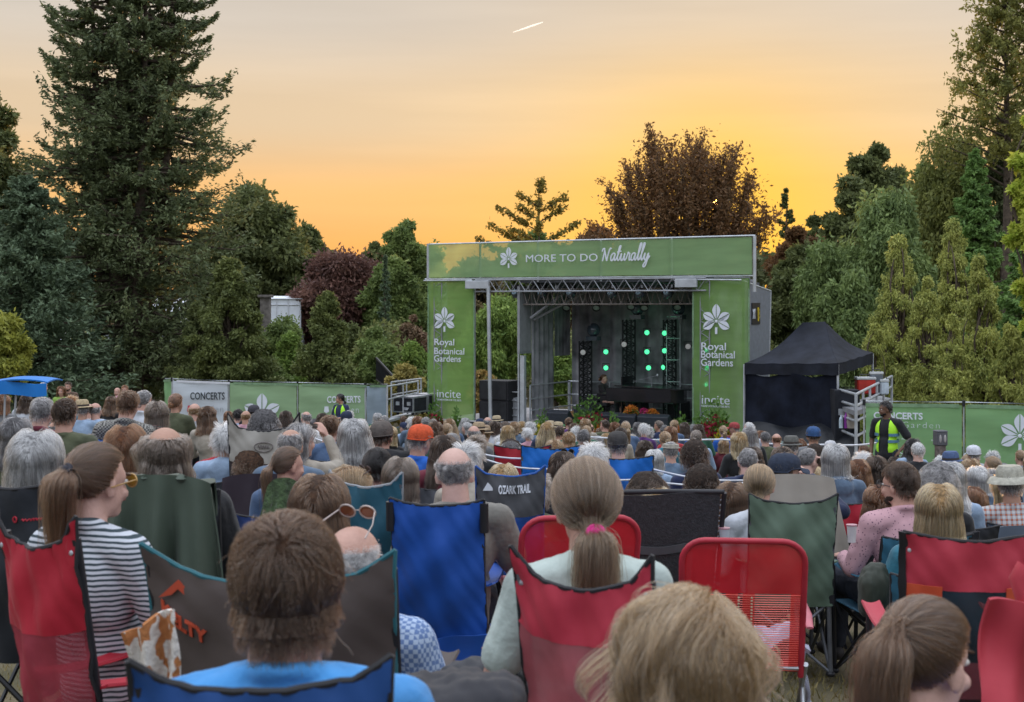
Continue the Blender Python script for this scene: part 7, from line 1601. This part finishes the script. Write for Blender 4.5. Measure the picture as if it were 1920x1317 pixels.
    for s in (-.03, .99):
        m = MB(); m.grid(lambda u, v: D['fn'](s + .05 * u, .0 + 1.0 * v, .009), 2, 14, .004); m.build('black_edge', fab((.012, .012, .014)), b, smooth=True)
    # pinkish bag/cloth hanging at far right bottom
    q = P(1925, 1125, 3.9); m = MB(); m.grid(lambda u, v: (-.10 - .05 * v + u * (.30 + .1 * v), .03 * math.sin(u * 13 + v * 4) + .03 * math.sin(v * 9 - u * 5), -v * .55), 24, 20, .008); m.tube([(0, 0, .0), (-.02, 0, .06), (.0, .0, .09)], .03, 8)
    o = m.build('carry_bag', fab((.50, .045, .065)), smooth=True); o.location = q; tag(o, 'pinkish red chair carry bag hanging at the lower right edge', 'bag')
    # lawn chairs
    def at(px, py, d, h): q = P(px, py, d); return (q.x, q.y + .45, q.z - h)
    lawn_chair(at(1068, 969, 6.4, 1.0), 6, 'red webbed lawn chair mostly hidden behind the woman with pink hair tie'); lawn_chair(at(1414, 1012, 6.2, 1.0), -6, 'empty red webbed lawn chair with pink armrests and cream bead stitching')
    zero_chair(at(1240, 918, 7.2, 1.12), 2, 'charcoal mesh reclining chair laced with cord left of the empty red lawn chair')
    # lavender blanket over lawn chair seat and hanging
    lx, ly, lz = at(1414, 1012, 6.2, 1.0); m = MB(); m.grid(lambda u, v: ((u - .5) * .62, -.12 + v * .3 + .02 * math.sin(u * 14), .45 + .035 * math.sin(u * 17 + v * 6) + .02 * math.sin(v * 19)), 30, 14, .02)
    m.grid(lambda u, v: (.30 + .05 * v + .10 * u * v + .012 * math.sin(v * 14), .0 + u * .35 + .02 * math.sin(u * 20), .46 - v * .46), 20, 20, .012)
    o = m.build('fleece_blanket', mat('lavender_fleece', (.36, .37, .47), .95, .15, 12, .6, sheen=.5), smooth=True); o.location = (lx, ly, lz); tag(o, 'pale lavender fleece blanket heaped on the empty red lawn chair', 'blanket')
    # draped green jacket of the fringe man
    p = who(309, 800); x, y, z = p['o'].location; chair_at(311, 925, 5.25, -2, (.03, .032, .04), 'dark camp chair under the green draped jacket', hw=.19); drape_px(311, 903, 4.98, -2, 'dark green jacket draped over the chair of the bald man with long hair', (.060, .085, .060), 'jacket', 'jacket', wt=.36, wb=.48, h1=.42, fold=.07, seed=1)
    drape_px(502, 908, 5.5, 8, 'fuzzy moss green blanket over a chair left of the long-haired brunette', (.055, .095, .035), 'blanket', 'blanket', wt=.12, wb=.40, h1=.5, seed=6, pat=mat('moss_fleece', (.055, .095, .035), .95, .25, 30, .8, sheen=.6))
    p = who(655, 870); chair_at(688, 905, 6.7, -16, (.02, .10, .15), 'dark teal camp chair with grey edging behind the eating woman', hw=.17, frame='g', piping=(.28, .3, .32), ear=.04)
    p = who(1912, 874); x, y, z = p['o'].location; drape((x - .12, y - .1, z), 0, 'slate grey blanket on the chair of the plaid-shirted person at right', (.085, .11, .15), 'blanket', 'blanket', wt=.56, wb=.6, h0=.9, h1=.4, seed=8)
    p = who(1760, 903); 
    # blue shade canopy chair at the left edge
    e = empty('shade_canopy', 'bright blue folded shade canopy on two poles at the left edge', 'shade canopy', P(25, 738, 10.5)); W = .62
    m = MB(); m.grid(lambda u, v: (-.35 + u * W, -.08 + v * .35 - .05 * math.sin(u * 12), .10 - .015 * math.sin(u * 7) - .05 * (v - .5) ** 2), 20, 8, .01); m.grid(lambda u, v: (-.35 + u * W, -.085 - .012 * math.sin(u * 23), .085 - .095 * v - .01 * math.sin(u * 9)), 24, 5, .006); m.build('canopy_cloth', fab((.01, .20, .62)), e, smooth=True)
    for x0, x1 in ((-.06, -.10), (.02, -.04)): m = MB(); m.tube([(x0, .0, .0), (x1, .0, -1.1)], .008, 6); m.build('pole', M_alu, e)
    # sunglasses, hair tie, glasses
    p = who(180, 828); glasses_on(p['o'], p['HM'], lens=(.32, .18, .02), frame=(.45, .28, .10))
    p = who(661, 985); glasses_on(p['o'], p['HM'], lens=(.16, .05, .02), frame=(.42, .36, .33), up=.115, back=-.075, rot=24)
    p = who(655, 870); glasses_on(p['o'], p['HM'], lens=(.05, .04, .04), frame=(.05, .03, .03), up=.075, back=-.02, rot=20)
    p = who(1060, 843); glasses_on(p['o'], p['HM'], lens=(.02, .02, .02), frame=(.03, .03, .03), up=.085, back=-.03, rot=20)
    p = who(1682, 866); glasses_on(p['o'], p['HM'], lens=(.4, .4, .4), frame=(.03, .03, .03), dark=False)
    p = who(221, 731); glasses_on(p['o'], p['HM'], frame=(.03, .03, .03), dark=False); p = who(263, 732); glasses_on(p['o'], p['HM'], frame=(.05, .03, .03), dark=False)
    p = who(1100, 858)
    def tie(p, c, T, r=.020):
        m = MB(); m.tube([(T[0] + r * math.cos(a), T[1] - .012 + .010 * math.sin(a * 1), T[2] + r * .7 * math.sin(a)) for a in np.linspace(0, 2 * PI, 15)], .0085, 7); m.ell((T[0], T[1] - .012, T[2]), (r, .014, r * .8)); o = m.build('hair_tie', mat('tie_%d' % int(c[0] * 99), c, .7), p['o'], smooth=True); o.matrix_local = p['HM']
    tie(p, (.62, .03, .22), (0, -.122, -.045), .019)
    p = who(180, 828); tie(p, (.02, .02, .03), (0, -.115, .058), .020)
    # man's phone hand glasses for the shading woman
    p = who(562, 790)
    # cups
    for (px, py, d, lb, c) in ((1597, 1003, 7.6, 'tall pale paper cup with pink rim in the sage chair armrest', (.55, .52, .54)), (1358, 1010, 7.2, 'clear plastic cup beside the white-topped long-haired woman', (.45, .5, .55))):
        q = P(px, py, d); m = MB(); m.lathe([(.001, 0), (.021, 0), (.026, .075), (.028, .09), (.001, .09)], n=14); o = m.build('paper_cup', mat('cup_%d' % int(c[0] * 99), c, .4), smooth=True); o.location = (q.x, q.y, q.z - .04); tag(o, lb, 'cup')
        m = MB(); m.lathe([(.0285, .088), (.030, .095), (.001, .098)], n=14); m.build('lid', mat('cup_lid', (.5, .28, .32), .4), o)
    # dark jacket heap and bags on the ground
    for (px, py, d, r, c, lb, nm) in ((900, 1285, 3.9, (.12, .10, .07), (.035, .037, .045), 'crumpled dark grey jacket heaped beside the faded red chair', 'jacket_heap'), (1640, 1105, 6.6, (.08, .08, .12), (.028, .036, .024), 'dark green backpack hanging behind the sage chair', 'backpack'), (790, 1330, 2.9, (.20, .16, .06), (.014, .014, .020), 'black garment bunched beside the nearest man', 'jacket_heap')):
        q = P(px, py, d); mb = MB(); mb.ell((0, 0, 0), r, 24, 16); mb.ell((r[0] * .5, .03, .02), (r[0] * .6, r[1] * .8, r[2] * .8), 20, 12); mb.ell((-r[0] * .5, -.03, -.02), (r[0] * .6, r[1] * .8, r[2] * .9), 20, 12)
        me = remesh(mb, .010, 2, (.008, 16, int(px)), nm); o = link(nm, me, fab(c, 'drape')); o.location = q; tag(o, lb, 'jacket' if 'jacket' in nm else 'bag')
    # patterned fleece between chairs (left)
    q = P(272, 1225, 3.45); m = MB(); m.grid(lambda u, v: (-.05 + .12 * u + .02 * math.sin(v * 7), .03 * math.sin(u * 11 + v * 5), .08 - v * .55 - .03 * math.cos(u * 3)), 20, 24, .012)
    pm = mat('spotted_fleece', (.58, .55, .50), .9, col2=(.38, .15, .05), scale=20, bump=.5, det=1.5); cr = pm.node_tree.nodes
    for n_ in cr:
        if n_.type == 'MAP_RANGE': n_.inputs[1].default_value = .44; n_.inputs[2].default_value = .47
    o = m.build('fleece_blanket', pm, smooth=True); o.location = q; tag(o, 'cream fleece with tan leaf pattern hanging between the red and brown chairs', 'blanket')
near_things()
def standing():
    def st(px, top, d, style, hc, shirt, label, yaw, **k):
        return person(px, top, d, style, hc, CL[shirt] if isinstance(shirt, str) else shirt, pose='stand', yaw=yaw, label=label, face=True, lod=1, vox=.010, **k)
    g = 'people standing by the huge spruce'
    st(81, 717, 36, 'short', 'ltgrey', (.02, .16, .09), 'standing person in green top with light grey hair, partly behind the blue canopy', -95, group=g, seed=1)
    st(115, 723, 36, 'wavy', 'auburn', 'yellowgreen', 'standing woman in lime t-shirt with auburn wavy hair facing the crowd', 178, sex='f', sleeve='short', group=g, seed=2)
    st(128, 716, 37.5, 'short', 'dark', 'brown', 'standing bearded man in brown jacket beside the lime t-shirt woman', 172, beard='dark', group=g, seed=3)
    st(234, 722, 37, 'short', 'auburn', 'pink', 'standing person in pink top facing the crowd right of the lime t-shirt woman', 180, group=g, seed=4)
    st(220, 727, 38, 'bald', 'sandy', 'grey', 'standing bald person half hidden behind the houndstooth jacket man', 175, group=g, seed=5)
    # guards with vests
    def vest(o, J, k=1.0):
        vb = MB(); f = J['f']
        mb = MB(); capsule(mb, J['pel'] + Vector((0, 0, .06)), J['waist'], .172, .160, 16); mb.ell(J['chest'], (.192, .142, .20), 20, 14)
        for s in (-1, 1): capsule(mb, J['nb'] + Vector((s * .045, -.003, -.05)), J['nb'] + Vector((s * .13, -.003, -.068)), .064, .062)
        me = remesh(mb, .012, 4, None, 'vest')
        bm = bmesh.new(); bm.from_mesh(me); dl = [v for v in bm.verts if v.co.y > .05 and abs(v.co.x) < .075 * (1 if v.co.z > 1.0 else 1)]; bmesh.ops.delete(bm, geom=dl, context='VERTS'); bm.to_mesh(me); bm.free()
        v = link('safety_vest', me, mat('hi_vis', (.42, .85, .04), .7, .06, emit=None), o)
        zb = J['waist'].z
        for z, r_ in ((zb + .00, .0), (zb + .10, .0)):
            m = MB(); n = 40
            m.grid(lambda u, v_: ((.196 if z > zb + .05 else .188) * math.sin(-PI * .86 + u * PI * 1.72), -(.150 if z > zb + .05 else .170) * math.cos(-PI * .86 + u * PI * 1.72), z + .045 * v_), 40, 1, .003); m.build('reflective_stripe', mat('reflect', (.10, .22, .33), .4), v)
        return v
    o, J, HM = st(1661, 752, 22.6, 'short', 'black', 'black', 'tall bearded guard in black polo and lime hi-vis vest with hand on hip', 142, skin='brown', beard='black', hyaw=-30, sleeve='short', collar='collar', size=1.0, akey='hip', arms={'L': dict(el=(-.36, -.06, 1.14), wr=(-.24, .06, .98)), 'R': dict(el=(.27, -.04, 1.12), wr=(.24, .06, .90))}, group='security guards'); vest(o, J)
    o, J, HM = st(638, 738, 36, 'lowpony', 'black', 'navy', 'female guard with folded arms and lime hi-vis vest before the pale green fence', 150, sex='f', hyaw=-40, skin='tan', sleeve='short', akey='fold', arms={'L': dict(el=(-.25, .02, 1.15), wr=(-.02, .19, 1.13)), 'R': dict(el=(.25, .02, 1.15), wr=(.04, .20, 1.15))}, group='security guards'); vest(o, J)
    # pianist
    pz = S(s_of(1128, 2.4), 2.4, FL); o, J, HM = person(1132, 702, pz.y, 'bun', 'auburn', (.02, .015, .018), sex='f', yaw=math.degrees(ANG) - 88, label='pianist in black jacket seated at the grand piano, dark red hair tied back', face=True, lod=1, akey='play', arms={'L': dict(el=(-.24, .06, .72), wr=(-.13, .33, .77)), 'R': dict(el=(.24, .06, .72), wr=(.13, .33, .77))}, vox=.010, collar='jacket')
    e = empty('piano_bench', 'black piano bench under the pianist', 'bench', (o.location.x, o.location.y, FL), ANG); m = MB(); m.box((0, 0, .42), (.38, .75, .09)); m.build('seat', M_black, e, bevel=.01)
    for x in (-.15, .15):
        for y in (-.32, .32): m = MB(); m.tube([(x, y, .38), (x, y, 0)], .022, 6); m.build('leg', M_black, e)
standing()
